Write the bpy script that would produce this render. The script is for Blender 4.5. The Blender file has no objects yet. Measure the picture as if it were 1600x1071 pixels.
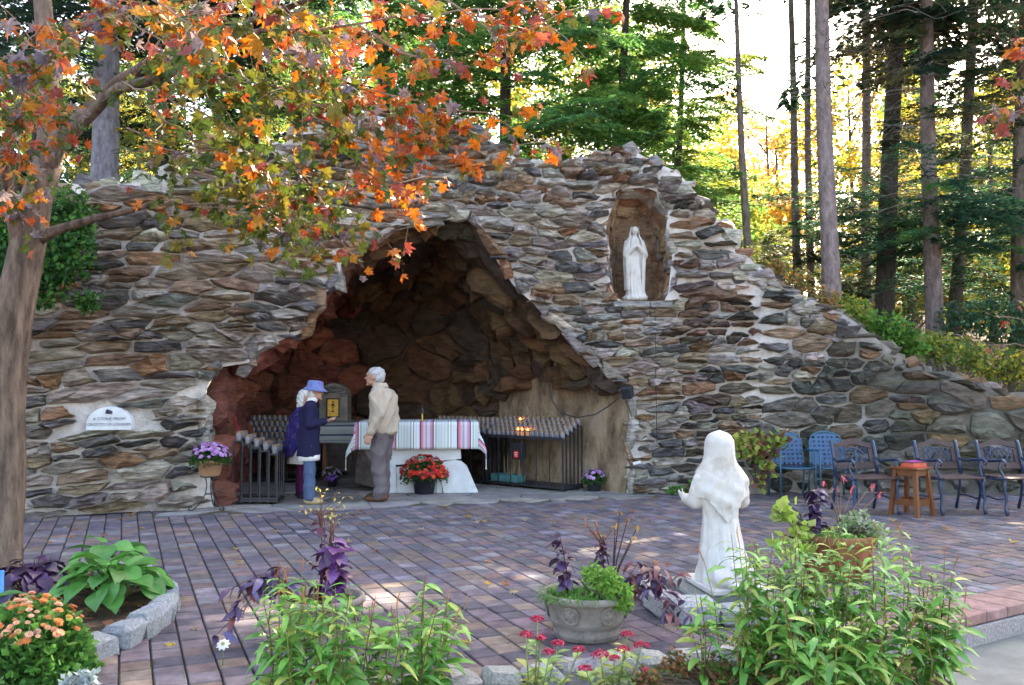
import bpy, bmesh, math, random
import numpy as np
from mathutils import Vector, Matrix, Quaternion, noise

SC = bpy.context.scene
COL = SC.collection
RAD = math.radians
# ------------------------------------------------------------------ camera, sky, sun, exposure
EYE = 1.53
FPX = 1400.0
PITCH = math.atan(64.5 / FPX)
cam_d = bpy.data.cameras.new('camera')
cam_d.sensor_width = 36.0
cam_d.lens = 36.0 * FPX / 1600.0
cam_d.clip_start = 0.05
cam_d.clip_end = 900.0
cam = bpy.data.objects.new('camera', cam_d)
cam.location = (0, 0, EYE)
cam.rotation_euler = (math.pi / 2 + PITCH, 0, 0)
COL.objects.link(cam)
SC.camera = cam

SUN_EL, SUN_AZ = RAD(40), RAD(24)
world = bpy.data.worlds.new('World')
SC.world = world
world.use_nodes = True
wn = world.node_tree
sky = wn.nodes.new('ShaderNodeTexSky')
sky.sky_type = 'NISHITA'
sky.sun_disc = False
sky.sun_elevation = SUN_EL
sky.sun_rotation = SUN_AZ
sky.air_density = 1.0
sky.dust_density = 3.0
sky.ozone_density = 0.6
bg = wn.nodes['Background']
bg.inputs['Strength'].default_value = 0.15
wn.links.new(sky.outputs['Color'], bg.inputs['Color'])

sun_d = bpy.data.lights.new('sun', 'SUN')
sun_d.energy = 4.2
sun_d.angle = RAD(0.53)
sun_d.color = (1.0, 0.9, 0.74)
sun = bpy.data.objects.new('sun', sun_d)
S_DIR = Vector((math.cos(SUN_EL) * math.sin(SUN_AZ), math.cos(SUN_EL) * math.cos(SUN_AZ), math.sin(SUN_EL)))
sun.rotation_euler = S_DIR.to_track_quat('Z', 'Y').to_euler()
sun.location = S_DIR * 60
COL.objects.link(sun)

SC.view_settings.view_transform = 'Standard'
SC.view_settings.look = 'None'
SC.view_settings.gamma = 1.0
SC.view_settings.exposure = 2.85
SC.view_settings.use_curve_mapping = False
try:
    SC.view_settings.use_white_balance = True          # camera balanced for open shade
    SC.view_settings.white_balance_temperature = 7400
    SC.view_settings.white_balance_tint = 10
except AttributeError:
    pass
SC.render.engine = 'CYCLES'
SC.cycles.use_denoising = True
SC.cycles.use_adaptive_sampling = True
SC.cycles.adaptive_threshold = 0.03
SC.cycles.max_bounces = 6
SC.cycles.diffuse_bounces = 4
SC.cycles.transparent_max_bounces = 6

# ------------------------------------------------------------------ pixel of the photograph -> point of the place
def ray(px, py):
    a = (px - 800) / FPX
    b = (535.5 - py) / FPX
    return Vector((a, math.cos(PITCH) - b * math.sin(PITCH), math.sin(PITCH) + b * math.cos(PITCH)))

def pix(px, py, Y):
    d = ray(px, py)
    t = Y / d.y
    return Vector((d.x * t, Y, EYE + d.z * t))

def gp(px, py, z=0.0):
    d = ray(px, py)
    t = (z - EYE) / d.z
    return Vector((d.x * t, d.y * t, z))

# ------------------------------------------------------------------ materials
def _n(nt, kind, **kw):
    n = nt.nodes.new(kind)
    for k, v in kw.items():
        if k in n.inputs:
            n.inputs[k].default_value = v
        else:
            setattr(n, k, v)
    return n

def mat(name, col=None, rough=0.8, var=0.3, scale=6.0, stretch=(1, 1, 1), bump=0.3, bscale=40.0, bdist=0.01,
        second=None, second_scale=3.0, second_at=0.58, second_amt=0.6, transl=0.0, spec=0.3, metal=0.0,
        coords='world', hue=None, emit=0.0, grain=0.0, sss=0.0):
    m = bpy.data.materials.new(name)
    m.use_nodes = True
    nt = m.node_tree
    L = nt.links.new
    p = nt.nodes['Principled BSDF']
    p.inputs['Roughness'].default_value = rough
    p.inputs['Specular IOR Level'].default_value = spec
    p.inputs['Metallic'].default_value = metal
    if coords == 'world':
        g = _n(nt, 'ShaderNodeNewGeometry').outputs['Position']
    else:
        g = _n(nt, 'ShaderNodeTexCoord').outputs['Object']
    mp = _n(nt, 'ShaderNodeMapping')
    mp.inputs['Scale'].default_value = stretch
    L(g, mp.inputs['Vector'])
    if col is None:
        base = _n(nt, 'ShaderNodeAttribute', attribute_name='Col').outputs['Color']
    else:
        rgb = _n(nt, 'ShaderNodeRGB')
        rgb.outputs[0].default_value = (*col, 1)
        base = rgb.outputs[0]
    if var > 0:
        nz = _n(nt, 'ShaderNodeTexNoise', Scale=scale, Detail=6.0, Roughness=0.65)
        L(mp.outputs[0], nz.inputs['Vector'])
        mr = _n(nt, 'ShaderNodeMapRange')
        mr.inputs['From Min'].default_value = 0.3
        mr.inputs['From Max'].default_value = 0.7
        mr.inputs['To Min'].default_value = 1 - var
        mr.inputs['To Max'].default_value = 1 + var
        L(nz.outputs[0], mr.inputs['Value'])
        mx = _n(nt, 'ShaderNodeMix', data_type='RGBA', blend_type='MULTIPLY')
        mx.inputs[0].default_value = 1.0
        L(base, mx.inputs[6])
        L(mr.outputs[0], mx.inputs[7])
        base = mx.outputs[2]
    if second is not None:
        n2 = _n(nt, 'ShaderNodeTexNoise', Scale=second_scale, Detail=8.0, Roughness=0.7)
        L(mp.outputs[0], n2.inputs['Vector'])
        r2 = _n(nt, 'ShaderNodeMapRange')
        r2.inputs['From Min'].default_value = second_at
        r2.inputs['From Max'].default_value = second_at + 0.1
        r2.inputs['To Max'].default_value = second_amt
        L(n2.outputs[0], r2.inputs['Value'])
        m2 = _n(nt, 'ShaderNodeMix', data_type='RGBA')
        L(r2.outputs[0], m2.inputs[0])
        L(base, m2.inputs[6])
        m2.inputs[7].default_value = (*second, 1)
        base = m2.outputs[2]
    L(base, p.inputs['Base Color'])
    if bump > 0:
        nb = _n(nt, 'ShaderNodeTexNoise', Scale=bscale, Detail=6.0, Roughness=0.7)
        L(mp.outputs[0], nb.inputs['Vector'])
        bp = _n(nt, 'ShaderNodeBump', Strength=bump, Distance=bdist)
        L(nb.outputs[0], bp.inputs['Height'])
        if grain > 0:
            nb2 = _n(nt, 'ShaderNodeTexNoise', Scale=grain, Detail=5.0, Roughness=0.75)
            L(g, nb2.inputs['Vector'])
            bp2 = _n(nt, 'ShaderNodeBump', Strength=0.8, Distance=0.02)
            L(nb2.outputs[0], bp2.inputs['Height'])
            L(bp.outputs[0], bp2.inputs['Normal'])
            bp = bp2
        L(bp.outputs[0], p.inputs['Normal'])
    if emit > 0:
        L(base, p.inputs['Emission Color'])
        p.inputs['Emission Strength'].default_value = emit
    if sss > 0:
        p.inputs['Subsurface Weight'].default_value = sss
        p.inputs['Subsurface Radius'].default_value = (0.01, 0.004, 0.002)
    if transl > 0:
        tr = _n(nt, 'ShaderNodeBsdfTranslucent')
        L(base, tr.inputs['Color'])
        ms = _n(nt, 'ShaderNodeMixShader')
        ms.inputs[0].default_value = transl
        L(p.outputs[0], ms.inputs[1])
        L(tr.outputs[0], ms.inputs[2])
        L(ms.outputs[0], nt.nodes['Material Output'].inputs['Surface'])
    return m

M = {}
M['stone'] = mat('schist', None, 0.7, 0.75, 6, (1, 1, 5), 1.0, 8, 0.10, second=(0.56, 0.47, 0.39), second_scale=3.5, second_at=0.55, second_amt=0.6, grain=38)
M['stone_dark'] = mat('mossy_shaded_schist', None, 0.85, 0.5, 5, (1, 1, 3.0), 1.0, 8, 0.09, grain=38, second=(0.10, 0.12, 0.045), second_scale=2.2, second_at=0.55, second_amt=0.6)  # real moss; its stones also carry tree shade in their colour
M['mortar'] = mat('mortar', None, 0.95, 0.3, 5, (1, 1, 1), 0.8, 26, 0.03, second=(0.26, 0.22, 0.19), second_scale=1.6, second_at=0.55, second_amt=0.7)
M['cave'] = mat('cave_rock', None, 0.7, 0.6, 4, (1.0, 1.0, 2.2), 1.0, 9, 0.10, second=(0.05, 0.035, 0.025), second_scale=2.0, second_at=0.55, second_amt=0.6)
M['cave_streak'] = mat('stained_rock_face', None, 0.75, 0.7, 5, (1, 1, 0.45), 1.0, 5, 0.12, second=(0.30, 0.25, 0.20), second_scale=5, second_at=0.54, second_amt=0.6, grain=30)
M['paver'] = mat('paver', None, 0.8, 0.4, 9, (1, 1, 1), 0.7, 90, 0.008, second=(0.10, 0.085, 0.085), second_scale=2.2, second_at=0.53, second_amt=0.5)
M['sand'] = mat('joint_sand', (0.085, 0.07, 0.052), 0.95, 0.4, 8, bump=0.5)
M['flag'] = mat('flagstone', None, 0.7, 0.35, 4, bump=0.4, bscale=30)
M['soil'] = mat('leaf_litter_soil', (0.07, 0.045, 0.028), 0.95, 0.6, 14, bump=1.0, bscale=25, bdist=0.05, second=(0.22, 0.12, 0.05), second_scale=9, second_at=0.52, second_amt=0.7)
M['bark_maple'] = mat('maple_bark', (0.24, 0.165, 0.125), 0.85, 0.65, 16, (1, 1, 0.22), 1.0, 34, 0.05, second=(0.085, 0.062, 0.052), second_scale=3.0, second_at=0.5, second_amt=0.75, grain=60)
M['bark_spruce'] = mat('spruce_bark', None, 0.9, 0.5, 12, (1, 1, 0.45), 1.0, 26, 0.04, second=(0.05, 0.04, 0.045), second_scale=14, second_at=0.6, second_amt=0.7)
M['twig'] = mat('dead_twig', None, 0.9, 0.3, 10, bump=0)
M['leaf'] = mat('leaf', None, 0.5, 0.35, 25, bump=0.15, bscale=60, transl=0.32, spec=0.4)
M['leaf_matte'] = mat('small_leaf', None, 0.6, 0.3, 10, bump=0, transl=0.5, spec=0.3)
M['needle'] = mat('needle_foliage', None, 0.6, 0.3, 1.2, bump=0, transl=0.5, spec=0.2)
M['petal'] = mat('petal', None, 0.6, 0.2, 20, bump=0, transl=0.25, spec=0.2)
M['iron'] = mat('black_iron', (0.022, 0.021, 0.026), 0.45, 0.3, 20, bump=0.2, bscale=80, bdist=0.002, spec=0.5)
M['marble'] = mat('white_statue_stone', (0.56, 0.52, 0.485), 0.65, 0.14, 6, bump=0.5, bscale=40, bdist=0.005, second=(0.40, 0.33, 0.27), second_scale=4, second_at=0.52, second_amt=0.6)
M['granite'] = mat('granite', None, 0.85, 0.45, 60, bump=0.9, bscale=45, bdist=0.02, second=(0.12, 0.12, 0.12), second_scale=30, second_at=0.58, second_amt=0.6)

# ------------------------------------------------------------------ object helpers
WL = {}          # world location of unrotated parents

def new_mesh(name, v, f, c=None, smooth=False):
    me = bpy.data.meshes.new(name)
    me.from_pydata([tuple(x) for x in v], [], f)
    if c is not None:
        at = me.color_attributes.new('Col', 'FLOAT_COLOR', 'CORNER')
        arr = []
        if len(c) == 3 and not hasattr(c[0], '__len__'):
            n = len(me.loops)
            arr = np.tile(np.array([*c, 1.0], dtype=np.float32), n)
        else:
            for face, cc in zip(f, c):
                arr.extend((*cc, 1.0) * len(face))
            arr = np.array(arr, dtype=np.float32)
        at.data.foreach_set('color', arr)
    if smooth:
        me.polygons.foreach_set('use_smooth', [True] * len(me.polygons))
    me.update()
    return me

def np_mesh(name, v, f, c=None, smooth=False):
    """v (N,3), f (M,k) arrays, c (M,3) face colours"""
    v = np.asarray(v, np.float32)
    f = np.asarray(f, np.int32)
    k = f.shape[1]
    me = bpy.data.meshes.new(name)
    me.vertices.add(len(v))
    me.vertices.foreach_set('co', v.ravel())
    me.loops.add(f.size)
    me.loops.foreach_set('vertex_index', f.ravel())
    me.polygons.add(len(f))
    me.polygons.foreach_set('loop_start', np.arange(0, f.size, k, dtype=np.int32))
    me.update(calc_edges=True)
    if c is not None:
        at = me.color_attributes.new('Col', 'FLOAT_COLOR', 'CORNER')
        cc = np.ones((len(f), 4), np.float32)
        cc[:, :3] = c
        at.data.foreach_set('color', np.repeat(cc, k, axis=0).ravel())
    if smooth:
        me.polygons.foreach_set('use_smooth', np.ones(len(f), bool))
    me.validate()
    return me

def add(name, me, m=None, parent=None, loc=(0, 0, 0), rot=None, scale=None):
    o = bpy.data.objects.new(name, me)
    if m is not None and me is not None and len(me.materials) == 0:
        me.materials.append(M[m] if isinstance(m, str) else m)
    o.location = loc
    if rot is not None:
        o.rotation_euler = rot
    if scale is not None:
        o.scale = scale if hasattr(scale, '__len__') else (scale,) * 3
    if parent is not None:
        o.parent = parent
    COL.objects.link(o)
    return o

def tag(o, label=None, cat=None, group=None, kind=None):
    if label: o['label'] = label
    if cat: o['category'] = cat
    if group: o['group'] = group
    if kind: o['kind'] = kind
    return o

def thing(name, label, cat, loc=(0, 0, 0), rz=0.0, group=None, kind=None):
    o = bpy.data.objects.new(name, None)
    o.empty_display_size = 0.1
    o.location = loc
    o.rotation_euler = (0, 0, rz)
    COL.objects.link(o)
    WL[o.name] = Vector(loc)
    return tag(o, label, cat, group, kind)

def wpart(name, v, f, m, parent, c=None, smooth=False, kind=None, label=None):
    """part given in world coordinates; its origin goes to its own middle"""
    arr = np.array([tuple(x) for x in v], dtype=float)
    ctr = arr.mean(axis=0)
    me = new_mesh(name, arr - ctr, f, c, smooth)
    o = add(name, me, m, parent, Vector(ctr) - (WL[parent.name] if parent else Vector()))
    WL[o.name] = Vector(ctr)
    if kind: o['kind'] = kind
    if label: o['label'] = label
    return o

def copy_tree(o, parent=None):
    c = o.copy()
    COL.objects.link(c)
    c.parent = parent
    for ch in list(o.children):
        copy_tree(ch, c)
    return c

class MB:
    """collects shapes into one mesh"""
    def __init__(s):
        s.v, s.f, s.c = [], [], []
    def add(s, v, f, col=(0.5, 0.5, 0.5)):
        o = len(s.v)
        s.v.extend(tuple(x) for x in v)
        s.f.extend(tuple(i + o for i in q) for q in f)
        s.c.extend([col] * len(f))
        return s
    def box(s, ctr, size, rz=0.0, col=(0.5, 0.5, 0.5), rot=None, taper=1.0, bev=0.0):
        x, y, z = (k / 2 for k in size)
        R = rot if rot is not None else Matrix.Rotation(rz, 3, 'Z')
        c = Vector(ctr)
        b = min(bev, x * .9, y * .9, z * .9)
        if b <= 0:
            pts = [Vector((sx * x * (taper if sz > 0 else 1), sy * y * (taper if sz > 0 else 1), sz * z)) for sz in (-1, 1) for sx, sy in ((-1, -1), (1, -1), (1, 1), (-1, 1))]
            fs = [(3, 2, 1, 0), (4, 5, 6, 7)] + [(i, (i + 1) % 4, (i + 1) % 4 + 4, i + 4) for i in range(4)]
        else:
            pts, rings = [], []
            for zz, k in ((-z, b), (-z + b, 0), (z - b, 0), (z, b)):
                t = taper if zz > 0 else 1
                X, Y = (x - k) * t, (y - k) * t
                q = b * 0.8 if k == 0 else 0.001
                for px_, py_ in ((-X + q, -Y), (X - q, -Y), (X, -Y + q), (X, Y - q), (X - q, Y), (-X + q, Y), (-X, Y - q), (-X, -Y + q)):
                    pts.append(Vector((px_, py_, zz)))
            fs = [tuple(range(7, -1, -1)), tuple(range(24, 32))]
            for r in range(3):
                for i in range(8):
                    j = (i + 1) % 8
                    fs.append((r * 8 + i, r * 8 + j, r * 8 + 8 + j, r * 8 + 8 + i))
        return s.add([c + R @ p for p in pts], fs, col)
    def tube(s, pts, rad, n=6, col=(0.5, 0.5, 0.5), cap=True):
        pts = [Vector(p) for p in pts]
        if not hasattr(rad, '__len__'):
            rad = [rad] * len(pts)
        vs, fs = [], []
        up = None
        for i, p in enumerate(pts):
            t = (pts[min(i + 1, len(pts) - 1)] - pts[max(i - 1, 0)])
            if t.length < 1e-9: t = Vector((0, 0, 1))
            t.normalize()
            if up is None:
                up = Vector((0, 0, 1)) if abs(t.z) < 0.9 else Vector((1, 0, 0))
            a = t.cross(up)
            if a.length < 1e-6: a = t.orthogonal()
            a.normalize()
            up = a.cross(t).normalized()
            for k in range(n):
                w = 2 * math.pi * k / n
                vs.append(p + (a * math.cos(w) + up * math.sin(w)) * rad[i])
        for i in range(len(pts) - 1):
            for k in range(n):
                k2 = (k + 1) % n
                fs.append((i * n + k, i * n + k2, (i + 1) * n + k2, (i + 1) * n + k))
        if cap:
            fs.append(tuple(range(n - 1, -1, -1)))
            fs.append(tuple(range((len(pts) - 1) * n, len(pts) * n)))
        return s.add(vs, fs, col)
    def lathe(s, prof, n=24, ctr=(0, 0, 0), col=(0.5, 0.5, 0.5), cap=True):
        c = Vector(ctr)
        vs, fs = [], []
        for r, z in prof:
            for k in range(n):
                w = 2 * math.pi * k / n
                vs.append(c + Vector((r * math.cos(w), r * math.sin(w), z)))
        for i in range(len(prof) - 1):
            for k in range(n):
                k2 = (k + 1) % n
                fs.append((i * n + k, i * n + k2, (i + 1) * n + k2, (i + 1) * n + k))
        if cap:
            if prof[0][0] > 1e-4: fs.append(tuple(range(n - 1, -1, -1)))
            if prof[-1][0] > 1e-4: fs.append(tuple(range((len(prof) - 1) * n, len(prof) * n)))
        return s.add(vs, fs, col)
    def prism(s, poly, axis_o, ax, ay, az, depth, col=(0.5, 0.5, 0.5)):
        """2-D outline in (ax, ay) extruded along az"""
        o, ax, ay, az = Vector(axis_o), Vector(ax), Vector(ay), Vector(az)
        n = len(poly)
        vs = [o + ax * a + ay * b for a, b in poly] + [o + ax * a + ay * b + az * depth for a, b in poly]
        fs = [tuple(range(n - 1, -1, -1)), tuple(range(n, 2 * n))] + [(i, (i + 1) % n, (i + 1) % n + n, i + n) for i in range(n)]
        return s.add(vs, fs, col)
    def obj(s, name, m, parent=None, smooth=False, loc=(0, 0, 0), rot=None, kind=None, label=None):
        me = new_mesh(name, s.v, s.f, s.c, smooth)
        o = add(name, me, m, parent, loc, rot)
        if kind: o['kind'] = kind
        if label: o['label'] = label
        return o
    def wobj(s, name, m, parent, smooth=False, kind=None, label=None):
        return wpart(name, s.v, s.f, m, parent, s.c, smooth, kind, label)

def jit(c, r, a=0.15):
    k = 1 + r.uniform(-a, a)
    return tuple(max(0.0, x * k * (1 + r.uniform(-a, a) * 0.4)) for x in c)

def hull_rock(r, ctr, size, rot=None, n=16, col=(0.3, 0.3, 0.3)):
    """angular rock: convex hull of random points in a box"""
    bm = bmesh.new()
    Rm = rot if rot is not None else Matrix.Rotation(r.uniform(0, 6.28), 3, 'Z')
    for _ in range(n):
        d = Vector((r.uniform(-1, 1), r.uniform(-1, 1), r.uniform(-1, 1)))
        m_ = max(abs(d.x), abs(d.y), abs(d.z))
        d = d / m_ * r.uniform(0.75, 1.0)
        if d.length > 1.3: d *= 1.3 / d.length
        bm.verts.new(Vector(ctr) + Rm @ Vector((d.x * size[0] / 2, d.y * size[1] / 2, d.z * size[2] / 2)))
    bmesh.ops.convex_hull(bm, input=bm.verts)
    bmesh.ops.delete(bm, geom=[v for v in bm.verts if not v.link_faces], context='VERTS')
    bm.verts.index_update()
    v = [x.co.copy() for x in bm.verts]
    f = [tuple(q.index for q in fc.verts) for fc in bm.faces]
    bm.free()
    return v, f

def pt_in_poly(x, y, poly):
    ins = False
    j = len(poly) - 1
    for i in range(len(poly)):
        xi, yi = poly[i]
        xj, yj = poly[j]
        if (yi > y) != (yj > y) and x < (xj - xi) * (y - yi) / (yj - yi) + xi:
            ins = not ins
        j = i
    return ins

def nearest_on_poly(x, y, poly, closed=True):
    best, bp = 1e9, (x, y)
    n = len(poly)
    for i in range(n if closed else n - 1):
        ax, ay = poly[i]
        bx, by = poly[(i + 1) % n]
        dx, dy = bx - ax, by - ay
        L2 = dx * dx + dy * dy
        t = 0 if L2 == 0 else max(0, min(1, ((x - ax) * dx + (y - ay) * dy) / L2))
        qx, qy = ax + t * dx, ay + t * dy
        d = (x - qx) ** 2 + (y - qy) ** 2
        if d < best:
            best, bp = d, (qx, qy)
    return bp, math.sqrt(best)

def voronoi(seeds, asp, K=22, box=1.2):
    """cells of seeds after squeezing x by asp: long lying stones"""
    S = np.array(seeds, float)
    T = S.copy()
    T[:, 0] /= asp
    out = []
    D = ((T[:, None, :] - T[None, :, :]) ** 2).sum(-1)
    order = np.argsort(D, axis=1)[:, 1:K + 1]
    for i in range(len(T)):
        cx, cy = T[i]
        poly = [(cx - box, cy - box), (cx + box, cy - box), (cx + box, cy + box), (cx - box, cy + box)]
        for j in order[i]:
            mx, my = (T[i] + T[j]) / 2
            nx, ny = T[j] - T[i]
            new = []
            m_ = len(poly)
            for k in range(m_):
                a, b = poly[k], poly[(k + 1) % m_]
                da = (a[0] - mx) * nx + (a[1] - my) * ny
                db = (b[0] - mx) * nx + (b[1] - my) * ny
                if da <= 0: new.append(a)
                if (da < 0) != (db < 0):
                    t = da / (da - db)
                    new.append((a[0] + t * (b[0] - a[0]), a[1] + t * (b[1] - a[1])))
            poly = new
            if len(poly) < 3: break
        out.append([(x * asp, y) for x, y in poly])
    return out

def stone_from_cell(r, poly, surf, gap, prot, round_=0.3, tilt=0.5, rough=0.02, target=11):
    """irregular stone standing proud of surf(u,v)->(pos,normal); poly in (u,v)"""
    n = len(poly)
    if n < 3: return None
    cx = sum(p[0] for p in poly) / n
    cy = sum(p[1] for p in poly) / n
    # densify
    pts = []
    per = sum(math.dist(poly[i], poly[(i + 1) % n]) for i in range(n))
    for i in range(n):
        a, b = poly[i], poly[(i + 1) % n]
        k = max(1, round(math.dist(a, b) / per * target))
        for j in range(k):
            t = j / k
            pts.append((a[0] + (b[0] - a[0]) * t, a[1] + (b[1] - a[1]) * t))
    xs = [p[0] - cx for p in pts]
    ys = [p[1] - cy for p in pts]
    hw = max(1e-3, (max(xs) - min(xs)) / 2)
    hh = max(1e-3, (max(ys) - min(ys)) / 2)
    if hw < gap * 1.3 or hh < gap * 1.3: return None
    out = []
    for x, y in zip(xs, ys):
        # shrink by the gap and round the corners off
        q = (abs(x / hw) ** 3 + abs(y / hh) ** 3) ** (1 / 3)
        k = 1 - round_ * max(0, q - 0.75)
        x2 = x * k * (1 - gap / hw) + r.uniform(-rough, rough)
        y2 = y * k * (1 - gap / hh) + r.uniform(-rough, rough) * 0.6
        out.append((x2, y2))
    m_ = len(out)
    tx, ty = r.uniform(-tilt, tilt), r.uniform(-tilt, tilt)
    rings = [(1.0, -0.06, 0), (1.02, 0.55, 0.15), (r.uniform(0.66, 0.88), 1.0, 0.38)]
    vs, fs = [], []
    ox, oy = r.uniform(-.08, .08) * hw, r.uniform(-.12, .12) * hh
    for sc, h, j in rings:
        for (x, y) in out:
            u, v = x * sc + (ox if sc < .95 else 0), y * sc + (oy if sc < .95 else 0)
            p, nr = surf(cx + u, cy + v)
            hgt = prot * h
            if h > 0: hgt += prot * h * (tx * x / hw + ty * y / hh) * 0.7 + prot * r.uniform(-j, j)
            vs.append(p + nr * (hgt if h > 0 else -0.03))
    for q in range(2):
        for i in range(m_):
            k = (i + 1) % m_
            fs.append((q * m_ + i, q * m_ + k, (q + 1) * m_ + k, (q + 1) * m_ + i))
    p, nr = surf(cx + ox, cy + oy)
    vs.append(p + nr * prot * r.uniform(0.95, 1.25))
    for i in range(m_):
        fs.append((2 * m_ + i, 2 * m_ + (i + 1) % m_, 3 * m_))
    area = hw * hh * 4
    return vs, fs, (cx, cy), area
# ================================================================== THE SETTING
R = random.Random(11)

def smooth_interp(xs, ys):
    xs, ys = list(xs), list(ys)
    def f(x):
        return float(np.interp(x, xs, ys))
    return f

_base = smooth_interp([-14, -9, -5.59, -3.83, -1.0, 1.58, 3.46, 7.1, 10, 16], [7.4, 9.3, 10.35, 11.16, 11.95, 12.66, 12.85, 12.5, 12.2, 11.8])
def base_y(x):
    return (_base(x - 0.5) + _base(x) * 2 + _base(x + 0.5)) / 4

def wall_y(x, z):
    b = 0.10 * noise.noise(Vector((x * 0.9, z * 0.9, 3.1))) + 0.05 * noise.noise(Vector((x * 2.3, z * 2.3, 9.0)))
    return base_y(x) + 0.10 * max(z, 0) + b

def wall_surf(x, z):
    e = 0.05
    p = Vector((x, wall_y(x, z), z))
    du = Vector((2 * e, wall_y(x + e, z) - wall_y(x - e, z), 0))
    dv = Vector((0, wall_y(x, z + e) - wall_y(x, z - e), 2 * e))
    n = du.cross(dv)
    if n.y > 0: n = -n
    return p, n.normalized()

def hit(px, py):
    Y = 12.0
    for _ in range(10):
        p = pix(px, py, Y)
        Y = wall_y(p.x, p.z)
    return pix(px, py, Y)

TOP_PX = [(-260, 330), (-60, 310), (60, 296), (100, 286), (160, 292), (215, 286), (255, 280), (292, 238), (330, 216), (372, 232), (415, 240), (452, 220), (490, 185), (520, 172),
          (560, 178), (600, 200), (650, 196), (705, 190), (745, 205), (775, 225), (810, 250), (850, 258), (890, 254), (930, 244), (962, 232), (990, 236),
          (1020, 252), (1060, 270), (1095, 310), (1128, 350), (1150, 385), (1180, 412), (1230, 450), (1270, 470), (1320, 492), (1370, 530), (1410, 560), (1460, 582), (1530, 600), (1600, 622), (1680, 640), (1800, 660)]
TOP = [hit(*p) for p in TOP_PX]
top_z = smooth_interp([p.x for p in TOP], [p.z for p in TOP])
OPEN_PX = [(340, 800), (330, 740), (324, 660), (322, 605), (345, 574), (388, 567), (402, 547), (440, 532), (478, 518), (500, 482), (506, 460), (530, 441), (534, 406),
           (560, 386), (600, 366), (640, 356), (690, 345), (735, 340), (750, 362), (772, 402), (802, 446), (850, 490), (905, 545), (950, 585), (980, 614), (984, 655), (980, 720), (977, 772)]
OPEN3 = [hit(*p) for p in OPEN_PX]
OPEN = [(p.x, p.z) for p in OPEN3]
OPEN[0] = (OPEN[0][0], -0.3)
OPEN[-1] = (OPEN[-1][0], -0.3)
NICHE_PX = [(966, 470), (956, 452), (950, 420), (954, 392), (945, 365), (953, 332), (960, 318), (963, 296), (1024, 293), (1031, 318), (1043, 336), (1040, 362), (1051, 395), (1047, 430), (1043, 470)]
NICHE3 = [hit(*p) for p in NICHE_PX]
NICHE = [(p.x, p.z) for p in NICHE3]
X_SPLIT = hit(1185, 600).x
X_L, X_R = -9.0, 11.0

def free_face(x, z):
    return z < top_z(x) and not pt_in_poly(x, z, OPEN) and not pt_in_poly(x, z, NICHE)

# ------------------------------------------------------------------ ground sheets
def sheet(name, poly, z0, z1, m, col=(0.4, 0.4, 0.4), label=None):
    mb = MB()
    mb.prism([(p[0], p[1]) for p in poly], (0, 0, z0), (1, 0, 0), (0, 1, 0), (0, 0, 1), z1 - z0, col)
    o = mb.obj(name, m)
    o['kind'] = 'structure'
    WL[o.name] = Vector()
    return o

g = MB()
g.add([(-400, -400, -0.75), (400, -400, -0.75), (400, 400, -0.75), (-400, 400, -0.75)], [(0, 1, 2, 3)])
tag(g.obj('ground', 'soil'), kind='structure')

PLAZA = [(-10, 2.6), (-1.45, 2.6), (-1.3, 4.25), (-0.62, 4.62), (1.0, 5.08), (2.1, 5.49), (3.71, 6.49), (9.5, 10.08), (11, 13.5), (11, 17.5), (-10, 17.5)]
plaza = sheet('plaza', PLAZA, -0.74, -0.022, 'sand')
BED_C, BED_R = (-4.0, 5.62), 1.74

def hill_z(x, y):
    w0 = base_y(x) + 0.45
    d = max(0.0, y - w0)
    far = 2.6 + 0.10 * d + 1.1 * math.tanh(-(x - 2.0) / 4) + 0.5 * noise.noise(Vector((x * .1, y * .1, 0)))
    w = math.exp(-max(0, d - 1.0) / 5.0)
    zt = (top_z(x - 0.4) + top_z(x) + top_z(x + 0.4)) / 3 - 0.22
    far = max(far, zt - 0.4) if x < 3 and d < 6 else far
    z = zt * w + far * (1 - w)
    return z + 0.07 * noise.noise(Vector((x * 1.3, y * 1.3, 5)))

hx = np.concatenate([np.linspace(-60, -12, 14), np.linspace(-11, 12, 58), np.linspace(14, 60, 14)])
hv, hf = [], []
ds = np.concatenate([np.linspace(0, 6, 18), np.linspace(7, 20, 14), np.linspace(24, 110, 14)])
for x in hx:
    xx = min(max(x, -9), 11)
    for d in ds:
        y = base_y(xx) + 0.10 * top_z(xx) + 0.25 + d
        hv.append((x, y, hill_z(xx if abs(x) > 11 else x, y)))
nd = len(ds)
for i in range(len(hx) - 1):
    for j in range(nd - 1):
        hf.append((i * nd + j, (i + 1) * nd + j, (i + 1) * nd + j + 1, i * nd + j + 1))
hill = add('hillside', new_mesh('hillside', hv, hf, None, True), 'soil')
tag(hill, kind='structure')

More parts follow.
